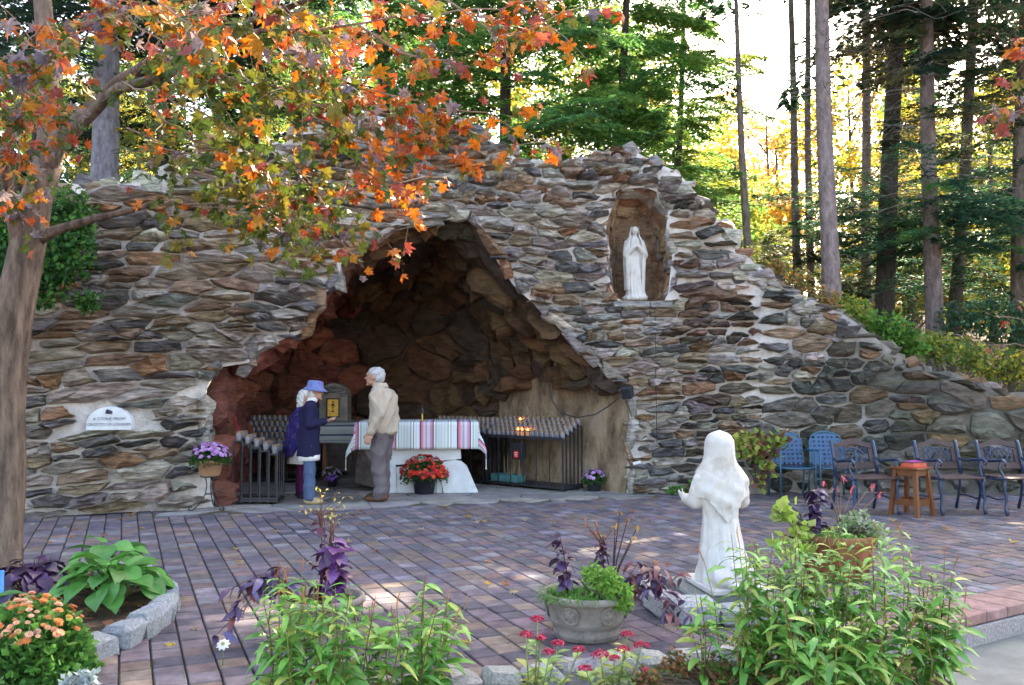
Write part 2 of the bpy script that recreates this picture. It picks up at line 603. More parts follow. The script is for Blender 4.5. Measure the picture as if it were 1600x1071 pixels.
# ------------------------------------------------------------------ the grotto wall and the retaining wall
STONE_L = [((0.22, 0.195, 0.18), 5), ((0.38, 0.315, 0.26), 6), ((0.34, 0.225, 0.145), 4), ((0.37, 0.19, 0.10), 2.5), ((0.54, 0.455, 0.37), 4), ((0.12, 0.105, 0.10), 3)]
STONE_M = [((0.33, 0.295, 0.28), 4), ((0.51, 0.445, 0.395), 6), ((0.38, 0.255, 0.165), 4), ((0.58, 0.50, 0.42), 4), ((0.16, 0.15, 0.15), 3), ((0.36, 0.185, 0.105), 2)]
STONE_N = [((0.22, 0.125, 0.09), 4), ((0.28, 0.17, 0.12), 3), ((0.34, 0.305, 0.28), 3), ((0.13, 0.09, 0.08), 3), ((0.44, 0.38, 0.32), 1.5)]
STONE_R = [((0.10, 0.095, 0.08), 4), ((0.16, 0.14, 0.115), 3), ((0.15, 0.115, 0.08), 2), ((0.24, 0.205, 0.17), 2), ((0.25, 0.15, 0.08), 1)]  # right-hand wall: dark mossy stone with tree shade put into the colours
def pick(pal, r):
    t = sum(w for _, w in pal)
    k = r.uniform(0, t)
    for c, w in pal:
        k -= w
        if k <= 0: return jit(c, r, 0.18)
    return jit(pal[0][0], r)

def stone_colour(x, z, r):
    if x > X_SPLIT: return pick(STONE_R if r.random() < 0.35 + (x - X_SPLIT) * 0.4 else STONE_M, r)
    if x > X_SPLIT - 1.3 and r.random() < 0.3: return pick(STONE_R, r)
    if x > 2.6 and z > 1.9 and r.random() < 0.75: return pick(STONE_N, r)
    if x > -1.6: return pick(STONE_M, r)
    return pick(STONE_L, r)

def shear(x):
    return 0.08 * math.sin(x * 0.7 + 0.6) + 0.03 * math.sin(x * 1.9)

def warp_surf(u, v):
    return wall_surf(u, v - shear(u))

def darts(r, x0, x1, z0, z1, rad, asp, ok, tries, cap=2000):
    pts = np.zeros((cap, 3))
    n = 0
    for _ in range(tries):
        x, z = r.uniform(x0, x1), r.uniform(z0, z1)
        if not ok(x, z): continue
        q = rad(x, z) * r.choice((0.45, 0.6, 0.8, 1.0, 1.2, 1.5))
        if n:
            d2 = ((pts[:n, 0] - x) / asp) ** 2 + (pts[:n, 1] - z) ** 2
            if (d2 < ((pts[:n, 2] + q) / 2) ** 2).any(): continue
        pts[n] = (x, z, q)
        n += 1
        if n >= cap: break
    return pts[:n, :2]

def pull_in(poly, ctr, ok):
    out = []
    for x, z in poly:
        a = 0.0
        for k in range(1, 13):
            m_ = k / 12
            if not ok(ctr[0] + (x - ctr[0]) * m_, ctr[1] + (z - ctr[1]) * m_): break
            a = m_
        a = max(a, 0.04)
        out.append((ctr[0] + (x - ctr[0]) * a, ctr[1] + (z - ctr[1]) * a))
    return out

PLQ = hit(184, 655)
def wall_stones(r, x0, x1, zmax, rad, asp, tries, gap, prot, round_):
    okw = lambda u, v: x0 - 0.05 <= u <= x1 + 0.05 and v - shear(u) > -0.03 and free_face(u, v - shear(u))
    seeds = []
    z = -0.02
    while z < zmax + 0.4:
        h = rad(0.5 * (x0 + x1), z) * r.uniform(0.62, 1.35)
        x = x0 + r.uniform(0, .3)
        while x < x1:
            hl = h * rad(x, z) / rad(0.5 * (x0 + x1), z)
            w = hl * asp * r.choice((.45, .7, .9, 1.1, 1.4, 1.8))
            u, v = x + w / 2, z + hl / 2 + r.gauss(0, .20) * hl + 0.10 * noise.noise(Vector((x * .8, z * .8, 4)))
            if r.random() > .05 and okw(u, v): seeds.append((u, v))
            if w < hl * asp * .8 and r.random() < .35 and okw(u, v + hl * .5): seeds.append((u + .02, v + hl * .5))
            x += w
        z += h
    seeds = np.array(seeds)
    cells = voronoi(seeds, asp, box=0.9)
    out = []
    for s, poly in zip(seeds, cells):
        if abs(s[0] - PLQ.x + .03) < .36 and abs(s[1] - shear(s[0]) - PLQ.z) < .14: continue
        poly = pull_in(poly, s, okw)
        p0 = prot * r.uniform(0.55, 1.35)
        st = stone_from_cell(r, poly, warp_surf, gap * r.choice((.5, .8, 1.1, 1.6)), p0, round_ * r.uniform(.3, 1.3), 0.75, 0.02, 13)
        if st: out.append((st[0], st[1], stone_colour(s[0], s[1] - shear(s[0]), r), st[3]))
    return out

def radius_main(x, z):
    if x < -2.2: return 0.145
    if x < 1.2: return 0.108
    return 0.118

main_st = wall_stones(R, -8.6, X_SPLIT, 5.4, radius_main, 3.0, 26000, 0.016, 0.14, 0.2)
ret_st = wall_stones(R, X_SPLIT, 10.4, 3.6, lambda x, z: 0.20, 1.8, 8000, 0.014, 0.11, 0.32)

# cap rocks along the top, arch rocks along the mouth
for i in range(len(TOP) - 1):
    a, b = TOP[i], TOP[i + 1]
    n = max(1, int((b - a).length / 0.19))
    for k in range(n):
        t = (k + R.random()) / n
        p = a.lerp(b, t)
        big = R.random() < 0.35 and p.x < X_SPLIT
        s = (R.uniform(.28, .5), R.uniform(.25, .4), R.uniform(.22, .42) if big else R.uniform(.10, .2))
        rot = Matrix.Rotation(R.uniform(-.6, .6), 3, 'Z') @ Matrix.Rotation(R.uniform(-.5, .5) * (1.0 if big else .3), 3, 'Y') @ Matrix.Rotation(R.uniform(-.3, .3), 3, 'X')
        v, f = hull_rock(R, p + Vector((0, 0.12, -0.02)), s, rot, 15)
        c = pick(STONE_M if p.x < X_SPLIT else STONE_R, R)
        if p.x < X_SPLIT: c = tuple(min(0.6, q * 1.15) for q in c)
        (main_st if p.x < X_SPLIT else ret_st).append((v, f, c, s[0] * s[2] * 0.9))
    if True:   # second row behind, fills the crest
        p = a.lerp(b, R.random()) + Vector((0, 0.42, -0.05))
        v, f = hull_rock(R, p, (R.uniform(.4, .6), .5, R.uniform(.2, .35)), None, 15)
        (main_st if p.x < X_SPLIT else ret_st).append((v, f, pick(STONE_M if p.x < X_SPLIT else STONE_R, R), 0.05))
for i in range(1, len(OPEN3) - 1):
    a, b = OPEN3[i], OPEN3[i + 1] if i + 1 < len(OPEN3) else OPEN3[i]
    n = max(1, int((b - a).length / 0.24))
    for k in range(n):
        t = (k + R.uniform(.2, .8)) / n
        p = a.lerp(b, t)
        ang = math.atan2(b.z - a.z, b.x - a.x)
        s = (R.uniform(.32, .62), R.uniform(.34, .5), R.uniform(.13, .24))
        rot = Matrix.Rotation(-ang + R.uniform(-.35, .35), 3, 'Y') @ Matrix.Rotation(R.uniform(-.25, .25), 3, 'Z')
        inw = Vector((-(b.z - a.z), 0, b.x - a.x)).normalized()      # away from the mouth
        v, f = hull_rock(R, p + inw * 0.05 + Vector((0, 0.08, 0)), s, rot, 16)
        c = pick(STONE_M, R)
        main_st.append((v, f, tuple(q * 1.1 for q in c), s[0] * s[2] * 0.9))
for i in range(30):          # rubble filling the shoulder where the two walls meet
    q = hit(1135 + 190 * (i / 30) + R.uniform(-8, 8), 0.62 * (1135 + 190 * (i / 30)) - 316 + R.uniform(2, 34))
    if not free_face(q.x, q.z - .04): continue
    v, f = hull_rock(R, q + Vector((0, .05, 0)), (R.uniform(.24, .42), .3, R.uniform(.12, .2)), Matrix.Rotation(R.uniform(-.2, .5), 3, 'Y'), 15)
    (main_st if q.x < X_SPLIT else ret_st).append((v, f, pick(STONE_M, R), .05))
# rough upright rocks round the niche and its lintel
for i in range(len(NICHE3) - 1):
    a, b = NICHE3[i], NICHE3[i + 1]
    n = max(1, int((b - a).length / 0.2))
    for k in range(n):
        p = a.lerp(b, (k + .5) / n)
        ang = math.atan2(b.z - a.z, b.x - a.x)
        out_ = Vector((-(b.z - a.z), 0, b.x - a.x)).normalized()
        s = (R.uniform(.26, .46), R.uniform(.3, .42), R.uniform(.13, .24))
        rot = Matrix.Rotation(-ang + R.uniform(-.2, .2), 3, 'Y')
        v, f = hull_rock(R, p + out_ * 0.05 + Vector((0, 0.12, 0)), s, rot, 15)
        main_st.append((v, f, pick(STONE_M, R), s[0] * s[2]))

def face_mesh(x0, x1, ok_top, step, parent, name, col, extra_polys, col2=None):
    """mortar face: grid snapped to the top line and to the openings"""
    nx = int((x1 - x0) / step)
    xs = [x0 + (x1 - x0) * i / nx for i in range(nx + 1)]
    nz = 64
    idx, vs = {}, []
    polys = extra_polys
    pos = {}
    for i, x in enumerate(xs):
        for j in range(nz + 1):
            z = -0.12 + 5.6 * j / nz
            pos[i, j] = (x, z, free_face(x, z))
    fs = []
    def vid(i, j):
        if (i, j) not in idx:
            x, z, k = pos[i, j]
            if not k:
                tz = top_z(x)
                if z >= tz:
                    z = tz
                else:
                    best = None
                    for pl in polys:
                        q, d = nearest_on_poly(x, z, pl)
                        if best is None or d < best[1]: best = (q, d)
                    (x, z) = best[0]
            idx[i, j] = len(vs)
            vs.append((x, wall_y(x, z), z))
        return idx[i, j]
    for i in range(nx):
        for j in range(nz):
            cs = [(i, j), (i + 1, j), (i + 1, j + 1), (i, j + 1)]
            if any(pos[c][2] for c in cs):
                fs.append(tuple(vid(*c) for c in cs))
    # crest running back over the top of the wall
    for i in range(nx):
        a, b = xs[i], xs[i + 1]
        k = len(vs)
        for x in (a, b):
            z = top_z(x)
            vs.append((x, wall_y(x, z), z))
            vs.append((x, wall_y(x, z) + 0.75, z - 0.08))
        fs.append((k, k + 2, k + 3, k + 1))
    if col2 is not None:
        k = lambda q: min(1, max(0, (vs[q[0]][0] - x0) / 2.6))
        col = [tuple(a + (b - a) * k(q) for a, b in zip(col, col2)) for q in fs]  # mortar darkens rightwards: dirt plus tree shade put into the colour
    return wpart(name, vs, fs, 'mortar', parent, col)

grotto = thing('stone_grotto', 'tall rubble stone grotto with a wide dark cave mouth and an arched niche', 'grotto', (-1.1, 12.0, 0))
face_mesh(X_L, X_SPLIT, None, 0.075, grotto, 'mortar_face', (0.62, 0.55, 0.51), [OPEN, NICHE])
retain = thing('retaining_wall', 'low mossy fieldstone wall sloping down to the right behind the chairs', 'wall', (7.0, 12.6, 0))
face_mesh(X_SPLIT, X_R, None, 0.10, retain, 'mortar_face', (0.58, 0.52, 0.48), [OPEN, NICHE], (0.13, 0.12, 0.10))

def in_view(x, y, z, mg=30):
    dy = y
    if dy < 0.5: return False
    d = Vector((x, y, z - EYE))
    cy = d.y * math.cos(PITCH) + d.z * math.sin(PITCH)
    cz = -d.y * math.sin(PITCH) + d.z * math.cos(PITCH)
    px, py = 800 + FPX * d.x / cy, 535.5 - FPX * cz / cy
    return -mg < px < 1600 + mg and -mg < py < 1071 + mg

def place_stones(sts, m, parent, name, most):
    vis = [(s[3] if in_view(*s[0][0]) else s[3] * 0.01, i) for i, s in enumerate(sts)]
    vis.sort(reverse=True)
    own = set(i for _, i in vis[:most])
    rest = MB()
    for i, (v, f, c, a) in enumerate(sts):
        if i in own:
            wpart(name, v, f, m, parent, c)
        else:
            rest.add(v, f, c)
    if rest.v:
        rest.wobj(name + '_infill', m, parent, kind='stuff')

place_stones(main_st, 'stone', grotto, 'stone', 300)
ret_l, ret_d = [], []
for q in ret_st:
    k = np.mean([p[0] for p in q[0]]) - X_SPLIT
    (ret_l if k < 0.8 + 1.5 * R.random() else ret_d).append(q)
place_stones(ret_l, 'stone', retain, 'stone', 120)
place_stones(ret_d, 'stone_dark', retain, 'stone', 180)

# ------------------------------------------------------------------ cave
def resample(pts, n):
    P = [Vector(p) for p in pts]
    L = [0]
    for i in range(1, len(P)): L.append(L[-1] + (P[i] - P[i - 1]).length)
    out = []
    for k in range(n):
        s = L[-1] * k / (n - 1)
        i = min(len(P) - 2, max(0, int(np.searchsorted(L, s)) - 1))
        t = (s - L[i]) / max(1e-6, L[i + 1] - L[i])
        out.append(P[i].lerp(P[i + 1], min(1, max(0, t))))
    return out

NT = 60
front = resample([Vector((p.x, p.y, max(p.z, 0 - .02))) for p in OPEN3], NT)
backc = resample([(-4.5, 15.2, 0), (-4.65, 15.3, 1.3), (-4.2, 15.6, 2.2), (-3.2, 15.9, 2.75), (-2.0, 15.6, 2.9), (-1.0, 15.0, 2.6), (-.5, 14.75, 1.5), (-.4, 14.55, 0)], NT)
CAVE_C = Vector((-1.6, 13.2, 1.2))
def cave_surf(u, v):
    """u 0..12 along the mouth, v 0..4 going in"""
    t = min(max(u / 12.0, 0), 1) * (NT - 1)
    s = min(max(v / 4.0, -0.02), 1.02)
    i = min(NT - 2, int(t))
    k = t - i
    def P(t_, s_):
        i = min(NT - 2, max(0, int(t_)))
        k = t_ - i
        a = front[i].lerp(front[i + 1], k)
        b = backc[i].lerp(backc[i + 1], k)
        p = a.lerp(b, s_)
        up = min(1, p.z / 1.5)
        p = p + Vector((0, 0, 0.30 * math.sin(math.pi * min(1, max(0, s_))) * up))
        nn = noise.noise_vector(p * 1.1) * 0.16 * min(1, s_ * 4) * up
        return p + nn
    p = P(t, s)
    du = P(min(NT - 1, t + .4), s) - P(max(0, t - .4), s)
    dv = P(t, s + .03) - P(t, s - .03)
    n = du.cross(dv)
    if n.length < 1e-8: n = Vector((0, -1, 0))
    n.normalize()
    if n.dot(CAVE_C - p) < 0: n = -n
    return p, n

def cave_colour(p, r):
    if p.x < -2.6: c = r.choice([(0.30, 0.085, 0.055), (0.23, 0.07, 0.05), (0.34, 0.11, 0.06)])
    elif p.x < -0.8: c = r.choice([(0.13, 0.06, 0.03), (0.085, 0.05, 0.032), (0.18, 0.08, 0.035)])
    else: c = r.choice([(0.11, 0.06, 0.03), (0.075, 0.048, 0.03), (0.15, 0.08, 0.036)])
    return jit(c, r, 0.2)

STAIN_U = 12.0 * 0.845
def strip(u0, u1, nu, nv):
    vs, fs = [], []
    for i in range(nu + 1):
        for j in range(nv + 1):
            vs.append(cave_surf(u0 + (u1 - u0) * i / nu, 4.0 * j / nv)[0])
    for i in range(nu):
        for j in range(nv):
            a = i * (nv + 1) + j
            fs.append((a, a + 1, a + nv + 2, a + nv + 1))
    return vs, fs
v, f = strip(0, STAIN_U, 70, 18)
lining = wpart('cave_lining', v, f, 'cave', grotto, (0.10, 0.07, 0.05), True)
v, f = strip(STAIN_U, 12.0, 16, 18)
wpart('stained_side_wall', v, f, 'cave_streak', grotto, (0.27, 0.185, 0.115), True, label='brown water-streaked rock face inside the cave mouth')

rb = random.Random(5)
okc = lambda u, v: 0 <= u <= STAIN_U + .12 and 0.05 <= v <= 4.0
seeds = darts(rb, 0, STAIN_U + .12, 0.05, 4.0, lambda u, v: 0.52, 1.5, okc, 4000)
for s, poly in zip(seeds, voronoi(seeds, 1.5, box=1.6)):
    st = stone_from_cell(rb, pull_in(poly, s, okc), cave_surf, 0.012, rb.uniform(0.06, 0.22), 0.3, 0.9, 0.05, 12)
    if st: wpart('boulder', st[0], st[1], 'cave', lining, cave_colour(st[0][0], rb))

for k in range(15):        # broken ledge where the boulders end above the stained face
    u, vv = STAIN_U + rb.uniform(-.05, .28), 0.15 + 3.8 * (k + rb.uniform(.2, .8)) / 15
    p, n_ = cave_surf(u, vv)
    v, f = hull_rock(rb, p + n_ * .05, (rb.uniform(.4, .75), rb.uniform(.35, .5), rb.uniform(.22, .4)), Matrix.Rotation(rb.uniform(-.5, .9), 3, 'Z') @ Matrix.Rotation(rb.uniform(-.5, .5), 3, 'Y'), 18)
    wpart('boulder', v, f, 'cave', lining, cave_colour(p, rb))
BACKP = [(p.x, p.z) for p in backc]
def back_y(x, z):
    return float(np.interp(x, [-4.8, -4.3, -3.2, -2.0, -1.0, -0.3], [15.2, 15.6, 15.95, 15.6, 15.1, 14.5])) - 0.05 * z + 0.12 * noise.noise(Vector((x, z, 2)))
def back_surf(x, z):
    e = .05
    n = Vector((back_y(x + e, z) - back_y(x - e, z), -2 * e, back_y(x, z + e) - back_y(x, z - e))).normalized()
    return Vector((x, back_y(x, z), z)), n
vs, fs = [], []
for i in range(25):
    for j in range(17):
        x, z = -5.0 + 5.0 * i / 24, -0.05 + 3.4 * j / 16
        vs.append(back_surf(x, z)[0])
for i in range(24):
    for j in range(16):
        a = i * 17 + j
        fs.append((a, a + 17, a + 18, a + 1))
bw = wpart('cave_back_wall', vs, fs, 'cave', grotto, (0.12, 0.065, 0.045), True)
okb = lambda x, z: -4.9 < x < -0.3 and -0.02 < z < 3.3
seeds = darts(rb, -4.9, -0.3, 0, 3.2, lambda u, v: 0.55, 1.4, okb, 1500)
for s, poly in zip(seeds, voronoi(seeds, 1.4, box=1.6)):
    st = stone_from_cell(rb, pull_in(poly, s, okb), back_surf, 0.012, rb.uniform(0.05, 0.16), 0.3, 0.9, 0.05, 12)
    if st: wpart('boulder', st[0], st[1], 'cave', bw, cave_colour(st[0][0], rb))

# ------------------------------------------------------------------ niche
nf = [Vector((p.x, p.y + 0.02, p.z)) for p in NICHE3]
ncx = sum(p.x for p in nf) / len(nf)
nv, nfc, ncol = [], [], []
NR = resample(nf, 26)
for s in range(6):
    t = s / 5
    for p in NR:
        k = 1 - 0.35 * t ** 2
        zc = nf[0].z
        q = Vector((ncx + (p.x - ncx) * k, p.y + 0.50 * math.sin(t * math.pi / 2), zc + (p.z - zc) * (1 - .22 * t)))
        nv.append(q + noise.noise_vector(q * 4) * 0.05 * min(1, t * 3))
for s in range(5):
    for i in range(25):
        a = s * 26 + i
        nfc.append((a, a + 1, a + 27, a + 26))
nfc.append(tuple(range(5 * 26, 6 * 26)))
# floor of the niche
k0 = len(nv)
nv += [nf[0] + Vector((-.05, -.05, 0)), nf[-1] + Vector((.05, -.05, 0)), nf[-1] + Vector((0, .75, 0)), nf[0] + Vector((0, .75, 0))]
nfc.append((k0, k0 + 1, k0 + 2, k0 + 3))
niche = wpart('niche_lining', nv, nfc, 'cave', grotto, (0.33, 0.20, 0.12), False)
def niche_surf(u, v):
    i = min(max(u, 0), 24.99)
    a = int(i)
    k = i - a
    t = min(max(v, 0), 5 - 1e-3)
    s = int(t)
    m_ = t - s
    g_ = lambda s_, i_: nv[s_ * 26 + i_]
    p = g_(s, a).lerp(g_(s, a + 1), k).lerp(g_(s + 1, a).lerp(g_(s + 1, a + 1), k), m_)
    n = (Vector((ncx, p.y - 0.25, 3.2)) - p).normalized()
    return p, n
sd = [(x + rb.uniform(-.5, .5), y + rb.uniform(-.25, .25)) for y in (0.5, 1.7, 3.0, 4.3) for x in np.arange(0.5, 25, 2.3)]
okn = lambda u, v: 0 <= u <= 25 and 0 <= v <= 4.9
for s, poly in zip(sd, voronoi(sd, 1.8, box=3)):
    st = stone_from_cell(rb, pull_in(poly, s, okn), niche_surf, 0.05, rb.uniform(0.02, 0.06), 0.3, 0.6, 0.05, 9)
    if st: wpart('stone', st[0], st[1], 'cave', niche, jit(rb.choice([(0.36, 0.23, 0.14), (0.30, 0.15, 0.08), (0.34, 0.27, 0.21), (0.42, 0.24, 0.12)]), rb))
# ledge slab of the niche, two stones
la, lb = hit(955, 474), hit(1046, 474)
mid = la.lerp(lb, 0.62)
for a, b in ((la, mid), (mid, lb)):
    mb = MB()
    c = (a + b) / 2
    d = (b - a)
    mb.box(c + Vector((0, 0.10, -0.03)), (d.length - 0.01, 0.5, 0.085), math.atan2(d.y, d.x), (0.40, 0.38, 0.37), bev=0.015)
    mb.wobj('ledge_slab', 'stone', grotto)

# ------------------------------------------------------------------ paving
ANG = math.atan((195 - 800) / FPX)          # the joints run this way
ROWD = Vector((math.sin(ANG), math.cos(ANG), 0))
COLD = Vector((math.cos(ANG), -math.sin(ANG), 0))
BW, BL = 0.165, 0.17
def paver_mesh(name, w, l, col):
    mb = MB()
    mb.box((0, 0, 0), (w, l, 0.05), 0, col, bev=0.006)
    v, f = mb.v, [q for i, q in enumerate(mb.f) if i != 0]
    return new_mesh(name, v, f, col)
PCOL = [((0.135, 0.107, 0.120), 7), ((0.155, 0.107, 0.10), 4), ((0.105, 0.094, 0.115), 4), ((0.18, 0.13, 0.113), 2), ((0.175, 0.157, 0.178), 3), ((0.083, 0.072, 0.088), 2)]
rp = random.Random(3)
def flag_zone(x, y):
    return -4.2 < x < 2.0 and y > base_y(x) - 0.62
def pave_ok(x, y):
    if not pt_in_poly(x, y, PLAZA): return False
    if y > base_y(x) - 0.03: return False
    if flag_zone(x, y): return False
    if (x - BED_C[0]) ** 2 + (y - BED_C[1]) ** 2 < (BED_R - 0.05) ** 2: return False
    return True
bricks = []
for i in range(-70, 90):
    for j in range(10, 130):
        c = COLD * ((i + 0.5) * BW) + ROWD * ((j + 0.5 + 0.5 * (i % 2) * 0 + 0.12 * math.sin(i * 2.7)) * BL)
        if -9.5 < c.x < 9.5 and 3.0 < c.y < 14 and pave_ok(c.x, c.y):
            bricks.append(c)
vis = sorted([(c.length, k) for k, c in enumerate(bricks) if in_view(c.x, c.y, 0, 0)])
own = set(k for _, k in vis[:300])
pm = [paver_mesh('paver', BW - 0.010, BL - 0.006, pick(PCOL, rp)) for _ in range(14)]
rest = MB()
tm = MB(); tm.box((0, 0, 0), (BW - 0.010, BL - 0.006, 0.05), 0, bev=0.006)
tf = [q for i, q in enumerate(tm.f) if i != 0]
for k, c in enumerate(bricks):
    rz = -ANG + rp.uniform(-.012, .012)
    z = -0.025 + rp.uniform(-.0035, .0035)
    rx, ry = rp.uniform(-.012, .012), rp.uniform(-.012, .012)
    if k in own:
        add('paver', rp.choice(pm), 'paver', plaza, (c.x, c.y, z), (rx, ry, rz))
    else:
        Rm = Matrix.Rotation(rz, 3, 'Z') @ Matrix.Rotation(rx, 3, 'X') @ Matrix.Rotation(ry, 3, 'Y')
        rest.add([Vector((c.x, c.y, z)) + Rm @ Vector(q) for q in tm.v], tf, pick(PCOL, rp))
rest.obj('paver_field', 'paver', plaza, kind='stuff')

# flagstones of the cave floor
floor = sheet('cave_floor', [(-4.9, 10.2), (2.2, 12.0), (2.2, 13.2), (-0.2, 15.2), (-1, 16.3), (-5.2, 16.3)], -0.5, -0.016, 'sand')
rf = random.Random(9)
okf = lambda x, y: flag_zone(x, y) and y < 16.2 and pt_in_poly(x, y, [(-4.9, 10.0), (2.1, 11.6), (2.1, 13.0), (-0.2, 15.0), (-1, 16.2), (-5.1, 16.2)])
seeds = darts(rf, -5, 2, 10, 16.2, lambda x, y: 0.5, 1.35, okf, 2500)
for s, poly in zip(seeds, voronoi(seeds, 1.35, box=1.4)):
    poly = pull_in(poly, s, okf)
    n = len(poly)
    if n < 3: continue
    cx, cy = s
    q = [(cx + (x - cx) * 0.965, cy + (y - cy) * 0.965) for x, y in poly]
    mb = MB()
    mb.prism(q, (0, 0, -0.03), (1, 0, 0), (0, 1, 0), (0, 0, 1), 0.03 + rf.uniform(0, .005), jit(rf.choice([(0.26, 0.235, 0.22), (0.21, 0.19, 0.185), (0.29, 0.26, 0.235)]), rf, .12))
    mb.wobj('flagstone', 'flag', floor)

# beds, lower path and steps
sheet('front_bed', [(-1.45, -4), (2.05, -4), (2.35, 5.2), (2.1, 5.44), (1.0, 5.03), (-0.62, 4.57), (-1.27, 4.22), (-1.43, 2.6)], -0.74, -0.06, 'soil')
bed = [(BED_C[0] + BED_R * math.cos(a), BED_C[1] + BED_R * math.sin(a)) for a in np.linspace(0, 2 * math.pi, 40, endpoint=False)]
sheet('maple_bed', bed, -0.3, 0.03, 'soil')
M['conc'] = mat('path_concrete', (0.19, 0.19, 0.175), 0.9, 0.25, 4, bump=0.4, bscale=60, second=(0.16, 0.2, 0.13), second_scale=2, second_at=0.55, second_amt=0.5)
# direction of the plaza's right edge
E0, E1 = Vector((2.1, 5.49, 0)), Vector((9.5, 10.08, 0))
ed = (E1 - E0).normalized()
en = Vector((ed.y, -ed.x, 0))
def edge_poly(a, b):
    return [tuple((E0 + ed * -0.5 + en * a).xy), tuple((E0 + ed * -0.5 + en * b).xy), tuple((E1 + en * b).xy), tuple((E1 + en * a).xy)]
sheet('lower_step', edge_poly(0.05, 0.75), -0.74, -0.20, 'conc')
sheet('lower_path', [tuple((E0 + en * 0.75 - ed * 2).xy), (6, 0), (14, 2), tuple((E1 + en * .75).xy)], -0.745, -0.40, 'conc')
edge = thing('plaza_edge', 'brick coping along the step edge at the right of the plaza', 'kerb', (E0.x, E0.y, 0))
for k in range(30):
    p = E0 + ed * (0.12 + k * 0.245) + en * -0.09
    if not in_view(p.x, p.y, 0, 200): continue
    mb = MB()
    mb.box(p + Vector((0, 0, -0.028)), (0.237, 0.33, 0.075), math.atan2(ed.y, ed.x), jit((0.27, 0.16, 0.14), rp), bev=0.008)
    mb.wobj('coping_brick', 'paver', edge)

rz_ = math.atan2(ed.y, ed.x)
for k in range(9):
    p = E0 + ed * (0.42 + k * 0.84) + en * 0.035
    mb = MB(); mb.box(p + Vector((0, 0, -0.14)), (0.825, 0.09, 0.135), rz_, jit((0.30, 0.28, 0.27), rp, .1), bev=0.01)
    mb.wobj('riser_stone', 'granite', edge)

# moss, grit and tiny weeds in the joints
rs_ = np.random.RandomState(4)
jv = MB()
for _ in range(1500):
    i, j = rs_.randint(-60, 70), rs_.uniform(18, 70)
    c = COLD * (i * BW + rs_.normal(0, .004)) + ROWD * (j * BL)
    if not (pave_ok(c.x, c.y) and c.y < 10): continue
    if noise.noise(Vector((c.x * .8, c.y * .8, 8))) < 0.02: continue
    for _k in range(rs_.randint(2, 6)):
        a_ = rs_.uniform(0, 6.28)
        h_ = rs_.uniform(.006, .022)
        b_ = c + Vector((rs_.normal(0, .008), rs_.normal(0, .012), -.004))
        w_ = Vector((math.cos(a_), math.sin(a_), 0)) * .004
        jv.add([b_ - w_, b_ + w_, b_ + Vector((rs_.normal(0, .008), rs_.normal(0, .008), h_))], [(0, 1, 2)], (rs_.uniform(.05, .14), rs_.uniform(.12, .24), .03))
jo = jv.obj('joint_moss', 'leaf_matte')
tag(jo, 'moss and tiny weeds growing in the paving joints', 'moss', kind='stuff')
# ================================================================== TREES
NR_ = np.random.RandomState

def leaf_quads(rs, base, d, side, ln, wd):
    """diamond leaflets; arrays (N,3) base, direction, side"""
    ln = ln[:, None]; wd = wd[:, None]
    a = base
    b = base + d * ln * 0.45 + side * wd
    c = base + d * ln
    e = base + d * ln * 0.45 - side * wd
    return np.stack([a, b, c, e], 1).reshape(-1, 3)

def norm(a):
    return a / np.maximum(1e-9, np.linalg.norm(a, axis=-1, keepdims=True))

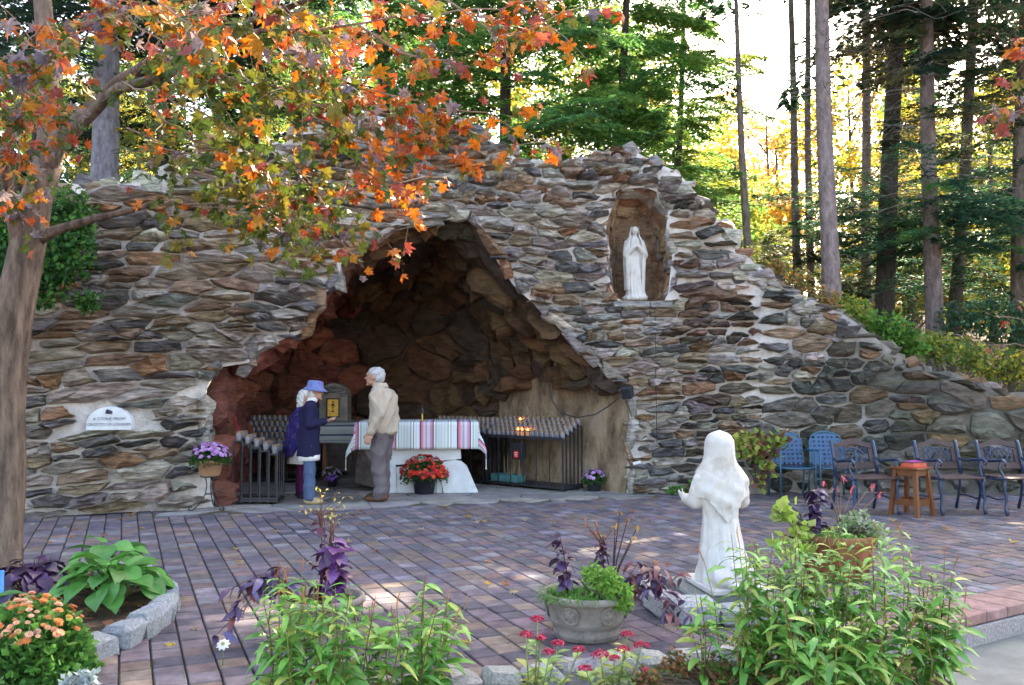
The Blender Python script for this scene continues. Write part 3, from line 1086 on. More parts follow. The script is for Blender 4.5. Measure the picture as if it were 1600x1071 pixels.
def conifer_foliage(rs, origin_fn, z0, z1, nb, len0, len1, cols, droop=0.25, twigs=15, leafl=10, ln=0.11, wd=0.018, az=None):
    """branches with flat sprays of needles, origin_fn(z)->(x,y)"""
    V, C, BR = [], [], []
    cols = np.array(cols)
    for i in range(nb):
        t = (i + rs.rand()) / nb
        z = z0 + (z1 - z0) * t
        ox, oy = origin_fn(z)
        a = rs.rand() * 2 * np.pi if az is None else az[0] + rs.rand() * (az[1] - az[0])
        L = (len0 + (len1 - len0) * t) * rs.uniform(0.6, 1.15)
        up = rs.uniform(-0.05, 0.3)
        dr = droop * rs.uniform(0.6, 1.6)
        h = np.array([np.cos(a), np.sin(a), 0])
        s = np.linspace(0.12, 1, twigs)
        axis = np.array([ox, oy, z])[None] + h[None] * (s * L)[:, None]
        axis[:, 2] += up * s * L - dr * L * s ** 2
        BR.append((np.array([ox, oy, z]), axis[[2, twigs // 2, -1]], L))
        tang = norm(np.gradient(axis, axis=0))
        perp = norm(np.cross(tang, np.array([0, 0, 1.0])))
        for sg in (-1, 1):
            tl = L * 0.42 * np.clip(np.minimum(s * 2.2, (1.08 - s) * 1.6), 0.12, 1) * rs.uniform(0.6, 1.2, twigs)
            td = norm(tang * 0.75 + perp * sg + np.stack([rs.normal(0, .12, twigs), rs.normal(0, .12, twigs), rs.normal(-.12, .15, twigs)], 1))
            q = np.linspace(0.08, 1, leafl)
            pts = axis[:, None, :] + td[:, None, :] * (tl[:, None] * q[None])[:, :, None]
            pts[:, :, 2] -= 0.25 * (tl[:, None] * q[None] ** 2) * rs.uniform(.3, 1.4, (twigs, 1))
            pts = pts + rs.normal(0, 0.012, pts.shape)
            tdn = np.repeat(td[:, None, :], leafl, 1)
            up_ = np.array([0, 0, 1.0])
            pp = norm(np.cross(tdn, up_))
            for s2 in (-1, 1):
                d = norm(tdn * 0.8 + pp * s2 + rs.normal(0, .22, tdn.shape)).reshape(-1, 3)
                b = pts.reshape(-1, 3)
                sd = norm(np.cross(d, up_[None] + rs.normal(0, .35, d.shape)))
                n = len(b)
                V.append(leaf_quads(rs, b, d, sd, ln * rs.uniform(.6, 1.3, n), wd * rs.uniform(.7, 1.4, n)))
                c = cols[rs.randint(len(cols), size=1)] * rs.uniform(0.75, 1.3) * rs.uniform(.85, 1.15, (n, 1))
                C.append(np.broadcast_to(c, (n, 3)))
    V = np.concatenate(V); C = np.concatenate(C)
    F = np.arange(len(V)).reshape(-1, 4)
    return V, F, C, BR

def branch_mb(mb, BR, r0, col):
    for o, ax, L in BR:
        mb.tube([o, ax[0], ax[1], ax[2]], [r0 * (0.4 + L * .25), r0 * (0.3 + L * .18), r0 * .35, r0 * .12], 4, col, cap=False)

def dead_twigs(rs, origin_fn, z0, z1, n, lmax, mb, col, r0=0.011):
    for i in range(n):
        z = rs.uniform(z0, z1)
        ox, oy = origin_fn(z)
        a = rs.rand() * 6.28
        L = lmax * rs.uniform(.25, 1)
        h = Vector((math.cos(a), math.sin(a), 0))
        p = Vector((ox, oy, z))
        pts = [p]
        for k in range(1, 5):
            s = k / 4
            pts.append(p + h * L * s + Vector((rs.normal(0, .03), rs.normal(0, .03), 0.12 * L * s - 0.35 * L * s * s + rs.normal(0, .03))))
        mb.tube(pts, [r0, r0 * .8, r0 * .6, r0 * .4, r0 * .2], 3, col, cap=False)
        for k in (2, 3):
            q = pts[k]
            a2 = a + rs.choice((-1, 1)) * rs.uniform(.4, 1.1)
            e = q + Vector((math.cos(a2), math.sin(a2), rs.uniform(-.4, .1))) * L * .4
            mb.tube([q, (q + e) / 2 + Vector((0, 0, .03)), e], [r0 * .5, r0 * .35, r0 * .15], 3, col, cap=False)

def trunk_fn(px0, py0, px1, py1, Y):
    a, b = pix(px0, py0, Y), pix(px1, py1, Y)
    sx = (b.x - a.x) / (b.z - a.z)
    return lambda z: (a.x + sx * (z - a.z), Y)

def trunk_mesh(rs, fn, z0, z1, r0, r1, col, seg=16, n=10, wob=0.03, flare=0.25):
    mb = MB()
    zs = np.linspace(z0, z1, seg)
    vs, fs = [], []
    ph = rs.rand() * 9
    for i, z in enumerate(zs):
        x, y = fn(z)
        x += wob * math.sin(z * .7 + ph); y += wob * math.cos(z * .6 + ph)
        t = (z - z0) / (z1 - z0)
        r = r0 + (r1 - r0) * t + r0 * flare * math.exp(-(z - z0) / 0.35)
        for k in range(n):
            a = 6.2832 * k / n
            rr = r * (1 + 0.06 * noise.noise(Vector((math.cos(a) * 2, math.sin(a) * 2, z * 1.5 + ph))))
            vs.append((x + rr * math.cos(a), y + rr * math.sin(a), z))
    for i in range(seg - 1):
        for k in range(n):
            k2 = (k + 1) % n
            fs.append((i * n + k, i * n + k2, (i + 1) * n + k2, (i + 1) * n + k))
    mb.add(vs, fs, col)
    return mb

HEM = [(0.10, 0.25, 0.07), (0.15, 0.32, 0.08), (0.07, 0.18, 0.07), (0.22, 0.36, 0.09)]
DARK = [(0.022, 0.055, 0.035), (0.035, 0.075, 0.04), (0.02, 0.045, 0.03)]
TEAL = [(0.045, 0.13, 0.08), (0.07, 0.16, 0.08), (0.03, 0.09, 0.055)]
DRY = [(0.13, 0.13, 0.06), (0.09, 0.11, 0.05), (0.16, 0.13, 0.07)]
YEL = [(0.60, 0.42, 0.05), (0.70, 0.50, 0.08), (0.45, 0.42, 0.07), (0.62, 0.32, 0.05)]
GREENY = [(0.22, 0.30, 0.05), (0.30, 0.34, 0.06), (0.14, 0.22, 0.05), (0.45, 0.40, 0.07)]

def conifer(seed, name, label, trunk, Y, r, H, bark, sprays, dead=None, group=None, root=None):
    """trunk = two pixels the stem runs through; sprays = list of foliage bands"""
    rs = NR_(seed)
    fn = trunk_fn(*trunk, Y)
    x0, _ = fn(2.5)
    zb = hill_z(x0, Y) - 0.25
    t = thing(name, label, 'tree', (fn(zb)[0], Y, zb), 0, group)
    trunk_mesh(rs, fn, zb, H, r, r * 0.35, bark).wobj('trunk', 'bark_spruce', t, True)
    bm_ = MB()
    Vs, Cs = [], []
    for sp in sprays:
        V, F, C, BR = conifer_foliage(rs, fn, **sp)
        Vs.append(V); Cs.append(C)
        branch_mb(bm_, BR, 0.012 + r * .03, (bark[0] * .45, bark[1] * .45, bark[2] * .45))
    if dead:
        for d in dead:
            dead_twigs(rs, fn, d[0], d[1], d[2], d[3], bm_, (0.16, 0.14, 0.125) if len(d) < 5 else d[4], 0.011)
    bm_.wobj('branches', 'twig', t, kind='stuff')
    if Vs:
        V = np.concatenate(Vs); C = np.concatenate(Cs)
        ctr = V.mean(axis=0)
        me = np_mesh('crown', V - ctr, np.arange(len(V)).reshape(-1, 4), C)
        o = add('crown', me, 'needle', t, Vector(ctr) - WL[t.name])
        o['kind'] = 'stuff'
    return t

GREY = (0.30, 0.265, 0.27)
BROWN = (0.17, 0.13, 0.11)
BLACK = (0.075, 0.062, 0.055)
top_canopy = lambda z0, z1, nb, L, c: dict(z0=z0, z1=z1, nb=nb, len0=L, len1=L * .35, cols=c, twigs=11, leafl=7, ln=0.26, wd=0.05)

conifer(1, 'spruce_tree', 'thick pale grey spruce trunk behind the top of the wall at far left', (160, 280, 165, 60), 14.6, 0.24, 15, (0.20, 0.185, 0.21),
        [dict(z0=6.5, z1=9, nb=16, len0=2.2, len1=2.2, cols=DARK), top_canopy(8.5, 15, 40, 3.2, DARK)], [(4.5, 8, 22, 1.2)])
conifer(2, 'hemlock_tree', 'dark stemmed hemlock behind the maple leaves above the cave', (250, 300, 262, 0), 17.5, 0.15, 15, BLACK,
        [dict(z0=4.6, z1=10, nb=46, len0=2.4, len1=1.8, cols=DARK), top_canopy(9.5, 15, 30, 2.8, DARK)])
conifer(3, 'hemlock_tree', 'bushy green hemlock whose dark stem shows above the grotto crest', (788, 230, 792, 60), 15.4, 0.11, 14, BLACK,
        [dict(z0=4.7, z1=6.3, nb=26, len0=2.3, len1=2.4, cols=HEM, droop=.12, twigs=18, leafl=12), dict(z0=6.3, z1=9.4, nb=44, len0=2.5, len1=2.2, cols=HEM, twigs=18, leafl=12), top_canopy(9, 14, 22, 2.2, HEM)],
        [(4.5, 6, 14, 1.4, (0.05, 0.045, 0.04))])
conifer(4, 'hemlock_tree', 'full green hemlock directly behind the niche', (965, 240, 975, 40), 16.6, 0.085, 15, BLACK,
        [dict(z0=4.9, z1=7, nb=36, len0=2.1, len1=2.2, cols=HEM, droop=.15, twigs=18, leafl=12), dict(z0=7, z1=10.2, nb=40, len0=2.2, len1=1.7, cols=HEM, twigs=18, leafl=12), top_canopy(10, 15, 18, 2.2, HEM)])
conifer(5, 'hemlock_tree', 'yellowish green hemlock just right of the one behind the niche', (1060, 260, 1066, 40), 19.0, 0.09, 11.5, BLACK,
        [dict(z0=4.2, z1=8.5, nb=46, len0=1.9, len1=1.7, cols=HEM + GREENY[:2], droop=.2, twigs=16, leafl=10), dict(z0=8.5, z1=11, nb=8, len0=1.2, len1=.8, cols=HEM)])
conifer(6, 'hemlock_tree', 'hemlock high over the middle of the grotto behind orange leaves', (600, 200, 596, 30), 17.0, 0.14, 16, BLACK,
        [dict(z0=5.2, z1=10.5, nb=60, len0=2.6, len1=2.2, cols=HEM + DARK, twigs=16, leafl=11), top_canopy(10, 16, 24, 2.8, HEM)])
conifer(7, 'dead_spruce', 'thin bare grey stem leaning slightly, leftmost of the bare stems', (1168, 370, 1150, 20), 17.2, 0.095, 10.2, (0.20, 0.165, 0.15), [], [(3.5, 9.8, 55, 1.0, (0.10, 0.085, 0.075))])
conifer(8, 'forked_tree', 'slim twin stemmed dark tree left of the thick pale trunk', (1248, 440, 1236, 60), 19.5, 0.11, 14, (0.16, 0.125, 0.12),
        [dict(z0=3.2, z1=5.2, nb=16, len0=1.5, len1=1.6, cols=DRY + DARK), top_canopy(11, 15, 22, 1.6, DRY)], [(3.5, 11, 60, 1.5, (0.10, 0.085, 0.08))])
conifer(9, 'slim_spruce', 'slim dark stem standing close behind the twin stems', (1266, 440, 1262, 60), 20.3, 0.10, 15, (0.17, 0.13, 0.13),
        [dict(z0=3.4, z1=6, nb=16, len0=1.6, len1=1.5, cols=DRY + GREENY[2:3]), top_canopy(12, 16, 20, 1.6, DRY)], [(5, 11, 40, 1.4, (0.10, 0.085, 0.08))])
conifer(10, 'spruce_tree', 'thick straight pale grey spruce trunk rising right of the niche', (1298, 440, 1284, 10), 15.6, 0.175, 16, (0.25, 0.195, 0.195),
        [top_canopy(9.5, 16, 18, 3.0, DARK)], [(5.5, 9.5, 70, 1.7, (0.17, 0.15, 0.14)), (3.2, 5.5, 8, .6)])
conifer(11, 'spruce_tree', 'narrow spruce trunk between the pale trunk and the dark thick one', (1356, 440, 1352, 60), 21.0, 0.14, 16, (0.21, 0.16, 0.155),
        [dict(z0=3.0, z1=4.8, nb=12, len0=2.0, len1=2.0, cols=TEAL + HEM[2:3], droop=.18), dict(z0=8.5, z1=11, nb=16, len0=1.7, len1=1.8, cols=DRY), top_canopy(11, 17, 20, 2.6, DARK)], [(4.5, 10, 50, 1.8, (0.15, 0.13, 0.12))])
conifer(12, 'spruce_tree', 'thick nearly black spruce trunk in deep shade above the sloping wall', (1382, 500, 1400, 60), 17.6, 0.21, 16, BLACK,
        [dict(z0=4.0, z1=5.4, nb=12, len0=2.1, len1=2.3, cols=TEAL, droop=.15), top_canopy(8.6, 16, 18, 3.0, DARK)], [(4.5, 9, 60, 2.0, (0.13, 0.11, 0.10)), (1.8, 4, 20, 1.6, (0.04, 0.035, 0.03))])
conifer(13, 'spruce_tree', 'brownish spruce trunk right of the black one, forked near the top', (1458, 500, 1448, 30), 16.2, 0.17, 15.5, (0.22, 0.17, 0.165),
        [dict(z0=3.9, z1=5.2, nb=16, len0=1.9, len1=2.1, cols=TEAL + HEM[:1], droop=.2), dict(z0=6.2, z1=8.8, nb=18, len0=1.8, len1=1.8, cols=DRY + DARK), top_canopy(8.5, 15.5, 18, 3.0, DARK)], [(4.6, 8.8, 90, 2.0, (0.19, 0.17, 0.16))])
conifer(14, 'spruce_tree', 'short looking dark spruce trunk half hidden by low green branches at right', (1492, 480, 1520, 60), 18.6, 0.15, 15, (0.13, 0.10, 0.09),
        [dict(z0=2.9, z1=6, nb=28, len0=2.2, len1=2.3, cols=TEAL + HEM[2:3], droop=.2), dict(z0=6, z1=9.5, nb=16, len0=2.3, len1=2.0, cols=DARK + DRY), top_canopy(9, 15, 18, 3.0, DARK)])
conifer(15, 'spruce_tree', 'dark bushy spruce at the right edge above the end of the wall', (1590, 500, 1600, 60), 16.4, 0.15, 15, BROWN,
        [dict(z0=2.6, z1=6, nb=30, len0=2.3, len1=2.3, cols=TEAL + DARK[:1], droop=.25), dict(z0=6, z1=9, nb=16, len0=2.2, len1=2.0, cols=TEAL + DRY), top_canopy(8.5, 15, 22, 2.8, DARK)], [(4, 9, 40, 1.8)])
conifer(16, 'hemlock_tree', 'dark hemlock at the upper left beyond the maple', (60, 250, 50, 0), 18.5, 0.16, 15, BLACK,
        [dict(z0=4.4, z1=10, nb=50, len0=2.6, len1=2.0, cols=DARK + HEM[:1]), top_canopy(9.5, 15, 30, 2.6, DARK)])
conifer(17, 'hemlock_tree', 'dark hemlock between the left spruce trunk and the grotto crest', (395, 220, 400, 20), 19.0, 0.14, 16, BLACK,
        [dict(z0=5.0, z1=11, nb=52, len0=2.5, len1=2.0, cols=DARK + HEM[:2]), top_canopy(10, 16, 30, 2.6, DARK)])

# broadleaf trees glowing behind: trunk, limbs and clumps of leaves
def broadleaf(seed, label, px, py, Y, crown_px, cols, n=5200, size=0.15, name='autumn_tree', H=None, group='autumn trees on the slope behind the conifers'):
    rs = NR_(seed)
    p = pix(px, py, Y)
    zb = hill_z(min(max(p.x, -9), 11), Y) - 0.2
    t = thing(name, label, 'tree', (p.x, Y, zb), 0, group)
    cs = [pix(a, b, Y + rs.uniform(-1.2, 1.2)) for a, b, _ in crown_px]
    mb = MB()
    zt = max(c.z for c in cs)
    mb.tube([(p.x, Y, zb), (p.x + .1, Y, (zb + zt) / 2), (p.x, Y, zt)], [0.12, 0.09, 0.03], 7, (0.09, 0.07, 0.06))
    mb.wobj('trunk', 'bark_spruce', t, True)
    lb = MB()
    V, C = [], []
    for c, (_, _, rad) in zip(cs, crown_px):
        R0 = rad / FPX * Y
        s = Vector((p.x, Y, max(zb + .4, c.z - R0 * 1.2)))
        lb.tube([s, s.lerp(c, .6) + Vector((0, 0, .2)), c], [.04, .025, .01], 4, (0.08, 0.06, 0.05), False)
        m_ = int(n * rad ** 2 / sum(q[2] ** 2 for q in crown_px))
        k = max(8, m_ // 26)
        cc = rs.normal(0, 1, (k, 3)); cc = norm(cc) * (rs.rand(k, 1) ** .4) * np.array([R0, R0 * .8, R0 * .85])
        pts = (cc[rs.randint(k, size=m_)] + rs.normal(0, 1, (m_, 3)) * 0.17 * R0 ** .5) + np.array(c)
        d = norm(rs.normal(0, 1, (m_, 3)) + np.array([0, 0, -.5]))
        sd = norm(np.cross(d, rs.normal(0, 1, (m_, 3))))
        V.append(leaf_quads(rs, pts, d, sd, size * rs.uniform(.6, 1.3, m_), size * .36 * rs.uniform(.6, 1.3, m_)))
        C.append(np.array(cols)[rs.randint(len(cols), size=m_)] * rs.uniform(.7, 1.25, (m_, 1)))
    lb.wobj('limbs', 'twig', t, kind='stuff')
    V = np.concatenate(V); C = np.concatenate(C)
    ctr = V.mean(0)
    o = add('crown', np_mesh('crown', V - ctr, np.arange(len(V)).reshape(-1, 4), C), 'leaf_matte', t, Vector(ctr) - WL[t.name])
    o['kind'] = 'stuff'
    return t

broadleaf(31, 'golden tree glowing between the bare stems and the thick pale trunk', 1215, 420, 27, [(1190, 330, 75), (1130, 250, 60), (1235, 400, 80), (1140, 380, 70)], YEL, 5000, .19)
broadleaf(32, 'yellow green tree low behind the black and brown trunks', 1420, 470, 24, [(1400, 440, 85), (1330, 460, 70), (1450, 410, 80), (1510, 460, 70), (1420, 320, 75), (1350, 380, 60)], YEL + GREENY, 9000, .18)
broadleaf(33, 'tall amber tree high behind the pale trunk', 1330, 420, 33, [(1330, 270, 80), (1260, 200, 65), (1420, 220, 80), (1370, 130, 70)], YEL[:2] + GREENY[:1], 5500, .2)
broadleaf(34, 'yellow tree behind the far left spruce trunk', 130, 240, 26, [(120, 210, 70), (215, 220, 70), (290, 240, 60), (60, 160, 70), (180, 120, 80)], YEL[1:3] + GREENY, 6000, .18)
broadleaf(35, 'amber tree showing through the hemlocks above the crest', 880, 220, 30, [(880, 180, 90), (1000, 130, 80), (780, 120, 80), (930, 60, 80)], YEL[:3] + GREENY[:2], 6500, .19)
broadleaf(36, 'lemon tinted tree at the right edge behind the dark spruces', 1550, 470, 25, [(1540, 440, 80), (1580, 380, 70), (1520, 250, 75), (1570, 160, 70), (1480, 330, 70)], GREENY + YEL[1:3], 8000, .18)
broadleaf(37, 'green gold tree behind the crest left of the hemlocks', 480, 200, 28, [(470, 120, 100), (600, 100, 90), (380, 80, 90), (540, 30, 80)], GREENY + HEM, 6000, .19)
broadleaf(38, 'pale green tree low behind the first bare stem', 1150, 400, 22.5, [(1130, 330, 60), (1180, 390, 55), (1110, 270, 45)], GREENY + HEM[1:2], 3800, .15)
broadleaf(39, 'tall orange tree against the sky between bare stems', 1200, 420, 36, [(1190, 300, 70), (1150, 190, 50), (1230, 230, 55)], [(0.8, 0.45, 0.12), (0.75, 0.5, 0.2), (0.7, 0.36, 0.08)], 3000, .2)
broadleaf(40, 'shaded far thicket tree left of the thin stem', 1060, 330, 31, [(1060, 250, 70), (1100, 310, 60), (1020, 180, 60)], GREENY, 3800, .19)

# a dense wood further up the slope, reads as one mass
rs = NR_(77)
V, C = [], []
wood = MB()
for k in range(90):
    x, y = rs.uniform(-40, 44), rs.uniform(38, 75)
    if 0.17 < x / y < 0.37: continue
    z0 = 4.5
    h = rs.uniform(9, 17) * (0.6 if 0.1 < x / y < .44 else 1)
    wood.tube([(x, y, z0 - 3), (x, y, z0 + h)], [.22, .05], 5, (0.07, 0.06, 0.055), False)
    m_ = 420
    zz = z0 + h * rs.rand(m_) ** .8
    rr = (1 - (zz - z0) / h * .75) * 3.0
    a = rs.rand(m_) * 6.28
    q = np.sqrt(rs.rand(m_)) * rr
    pts = np.stack([x + q * np.cos(a), y + q * np.sin(a), zz], 1)
    d = norm(rs.normal(0, 1, (m_, 3)) + np.array([0, 0, -.6]))
    sd = norm(np.cross(d, rs.normal(0, 1, (m_, 3))))
    V.append(leaf_quads(rs, pts, d, sd, rs.uniform(.5, 1.0, m_), rs.uniform(.15, .3, m_)))
    pal = np.array([HEM, DARK + DARK[:1], GREENY, YEL][rs.choice(4, p=[.3, .3, .25, .15])])
    C.append(pal[rs.randint(len(pal), size=m_)] * rs.uniform(.7, 1.3, (m_, 1)))
V = np.concatenate(V); C = np.concatenate(C)
wv = np.array(wood.v)
fw = tag(add('far_wood', np_mesh('far_wood', V, np.arange(len(V)).reshape(-1, 4), C), 'leaf_matte'), 'mixed green and yellow wood far up the slope', 'wood', kind='stuff')
tr = wood.obj('stems', 'bark_spruce', fw, kind='stuff')

# ------------------------------------------------------------------ maple with leaves one by one
LEAF_OUT = [(0, 0), (.20, -.07), (.47, -.04), (.36, .12), (.31, .22), (.60, .34), (.68, .52), (.45, .50), (.27, .52), (.34, .76), (.15, .76), (0, 1.1)]
def maple_leaf(col, curl, fold, r=random.Random(1)):
    out = LEAF_OUT + [(-x, y) for x, y in LEAF_OUT[-2:0:-1]]
    sk = r.uniform(-.12, .12)
    out = [(x * r.uniform(.82, 1.12) + sk * y, y * r.uniform(.9, 1.06)) for x, y in out]
    z = lambda x, y: fold * abs(x) - curl * ((y - .4) ** 2 + x * x) + 0.09 * math.sin(7 * x + 4 * y + curl * 9)
    vs = [(0, .42, z(0, .42))] + [(x, y, z(x, y)) for x, y in out]
    n = len(out)
    fs = [(0, i + 1, (i + 1) % n + 1) for i in range(n)]
    # petiole
    k = len(vs)
    vs += [(-.012, 0, 0), (.012, 0, 0), (.012, -.5, .1), (-.012, -.5, .1)]
    fs.append((k, k + 1, k + 2, k + 3))
    return vs, fs, [col] * n + [(0.3, 0.12, 0.06)]
MAPLE_C = {'g': [(0.08, 0.12, 0.016), (0.12, 0.135, 0.016), (0.05, 0.085, 0.016), (0.17, 0.14, 0.02)],
           'o': [(0.50, 0.115, 0.01), (0.56, 0.16, 0.013), (0.38, 0.07, 0.01), (0.44, 0.19, 0.015)],
           'r': [(0.32, 0.05, 0.03), (0.40, 0.09, 0.05), (0.24, 0.055, 0.045)],
           'p': [(0.20, 0.15, 0.17), (0.26, 0.20, 0.20), (0.13, 0.10, 0.13)]}  # mauve undersides: reflected sky put into the leaf colour
MAPLE_V = {k: [maple_leaf(c, q, w) for c in v for q, w in ((.45, .1), (.1, .4), (-.5, .25), (.8, -.2))] for k, v in MAPLE_C.items()}
MAPLE_M = {k: [new_mesh('leaf', *t) for t in v] for k, v in MAPLE_V.items()}
for v in MAPLE_M.values():
    for me in v: me.materials.append(M['leaf'])

def twig_leaves(r, lines, step, spread, mixf, size, sides=True):
    """leaf poses along twig lines given as lists of (px,py,Y)"""
    out, tw = [], []
    for ln in lines:
        P = [pix(a, b, y) for a, b, y in ln]
        n = max(4, int(sum((P[i + 1] - P[i]).length for i in range(len(P) - 1)) / 0.12))
        Q = resample(P, n)
        Q = [q + Vector((r.gauss(0, .012), r.gauss(0, .012), r.gauss(0, .012))) for q in Q]
        tw.append((Q, True))
        lines2 = [Q]
        if sides:
            for q in Q[1:]:
                for _ in range(2):
                    if r.random() < 0.55:
                        d = Vector((r.uniform(-.7, 1), r.uniform(-1, .6), r.uniform(-1.0, .5))).normalized()
                        L = r.uniform(.15, .42) * spread
                        e = q + d * L
                        side = [q, q.lerp(e, .5) + Vector((0, 0, .02)), e]
                        tw.append((side, False))
                        lines2.append(resample(side, 5)[1:])
        for L_ in lines2:
            for q in L_:
                for _ in range(step):
                    if r.random() < .72:
                        d = Vector((r.gauss(.2, .6), r.gauss(-.15, .6), r.gauss(-.75, .5))).normalized()
                        out.append((q + d * r.uniform(.02, .08), d, mixf(q, r), size * r.uniform(.6, 1.2)))
    return out, tw

def leaf_matrix(r, d, flat=0.6):
    """leaf tip along d, its face turned mostly to the open side"""
    y = d
    nrm = (Vector((r.gauss(0, .5), -1.0 * flat + r.gauss(0, .55), r.gauss(.35, .5)))).normalized()
    x = y.cross(nrm)
    if x.length < 1e-3: x = y.orthogonal()
    x.normalize()
    z = x.cross(y)
    return Matrix((x, y, z)).transposed()

def maple(seed, name, label, base, trunk_tubes, lines, mixf, size, most, step=1, spread=1.0, keep=1.0):
    r = random.Random(seed)
    t = thing(name, label, 'tree', base)
    for nm, pts, rad in trunk_tubes:
        mb = MB()
        P = resample(pts, max(6, len(pts) * 4))
        rr = np.interp(np.linspace(0, 1, len(P)), np.linspace(0, 1, len(rad)), rad)
        P = [p + noise.noise_vector(p * 2.0) * 0.02 for p in P]
        mb.tube(P, list(rr), 12 if rad[0] > .05 else 7, (0.2, 0.16, 0.12))
        mb.wobj(nm, 'bark_maple', t, True)
    leaves, tw = twig_leaves(r, lines, step, spread, mixf, size)
    leaves = [l for l in leaves if r.random() < keep]
    mb = MB()
    for Q, main in tw:
        mb.tube(Q, [(0.009 if main else .0035) * (1 - .7 * i / len(Q)) for i in range(len(Q))], 5 if main else 3, (0.25, 0.17, 0.12), False)
    mb.wobj('twigs', 'twig', t, kind='stuff')
    leaves.sort(key=lambda l: (not in_view(*l[0], 0), l[0].y / l[3]))
    rest_v, rest_f, rest_c = [], [], []
    for i, (p, d, k, s) in enumerate(leaves):
        Rm = leaf_matrix(r, d)
        j = r.randrange(len(MAPLE_M[k]))
        if i < most:
            o = add('leaf', MAPLE_M[k][j], None, t, p - WL[t.name], Rm.to_euler(), s)
        else:
            v, f, c = MAPLE_V[k][j]
            off = len(rest_v)
            rest_v += [p + Rm @ (Vector(q) * s) for q in v]
            rest_f += [tuple(a + off for a in q) for q in f]
            rest_c += c
    if rest_v:
        o = wpart('foliage', rest_v, rest_f, 'leaf', t, rest_c, kind='stuff')
    return t, len(leaves)

def maple_mix(q, r):
    # project to see which part of the crown this is
    cy = q.y * math.cos(PITCH) + (q.z - EYE) * math.sin(PITCH)
    px = 800 + FPX * q.x / cy
    py = 535.5 - FPX * (-q.y * math.sin(PITCH) + (q.z - EYE) * math.cos(PITCH)) / cy
    if px > 560: w = (('o', .62), ('r', .14), ('g', .17), ('p', .07))
    elif py > 90 and px > 130: w = (('g', .76), ('o', .15), ('r', .03), ('p', .06))
    else: w = (('g', .40), ('o', .32), ('r', .12), ('p', .16))
    k = r.random()
    for c, a in w:
        k -= a
        if k <= 0: return c
    return 'g'

TB = gp(2, 905)
trunk_pts = [TB + Vector((-.02, 0, -.15)), pix(4, 800, TB.y), pix(6, 650, TB.y), pix(18, 500, TB.y), pix(38, 400, TB.y), pix(58, 310, TB.y), pix(78, 250, TB.y)]
lim = lambda *pp: [pix(a, b, y) for a, b, y in pp]
Ym = TB.y
tubes = [('trunk', trunk_pts, [.185, .160, .152, .148, .145, .128, .105]),
         ('limb', lim((70, 270, Ym), (100, 210, Ym - .1), (150, 160, Ym - .2), (190, 128, Ym - .4), (235, 98, Ym - .6)), [.09, .065, .055, .05, .035]),
         ('limb', lim((88, 235, Ym), (130, 190, Ym - .3), (185, 140, Ym - .5), (240, 125, Ym - .8), (330, 65, Ym - 1.2), (420, 48, Ym - 1.6)), [.06, .045, .04, .033, .025, .016]),
         ('limb', lim((70, 290, Ym), (78, 200, Ym + .1), (72, 60, Ym + .1), (60, -120, Ym + .2)), [.10, .085, .07, .05]),
         ('limb', lim((60, 375, Ym), (85, 362, Ym - .1), (150, 341, Ym - .3), (250, 318, Ym - .6), (340, 319, Ym - .9), (450, 315, Ym - 1.1)), [.05, .032, .024, .018, .013, .008]),
         ('limb', lim((30, 390, Ym), (14, 320, Ym - .2), (8, 250, Ym - .5), (20, 180, Ym - .9)), [.06, .045, .035, .02]),
         ('limb', lim((235, 98, Ym - .6), (330, 60, Ym - 1.2), (430, 20, Ym - 1.6), (560, -30, Ym - 1.8)), [.035, .028, .02, .012])]
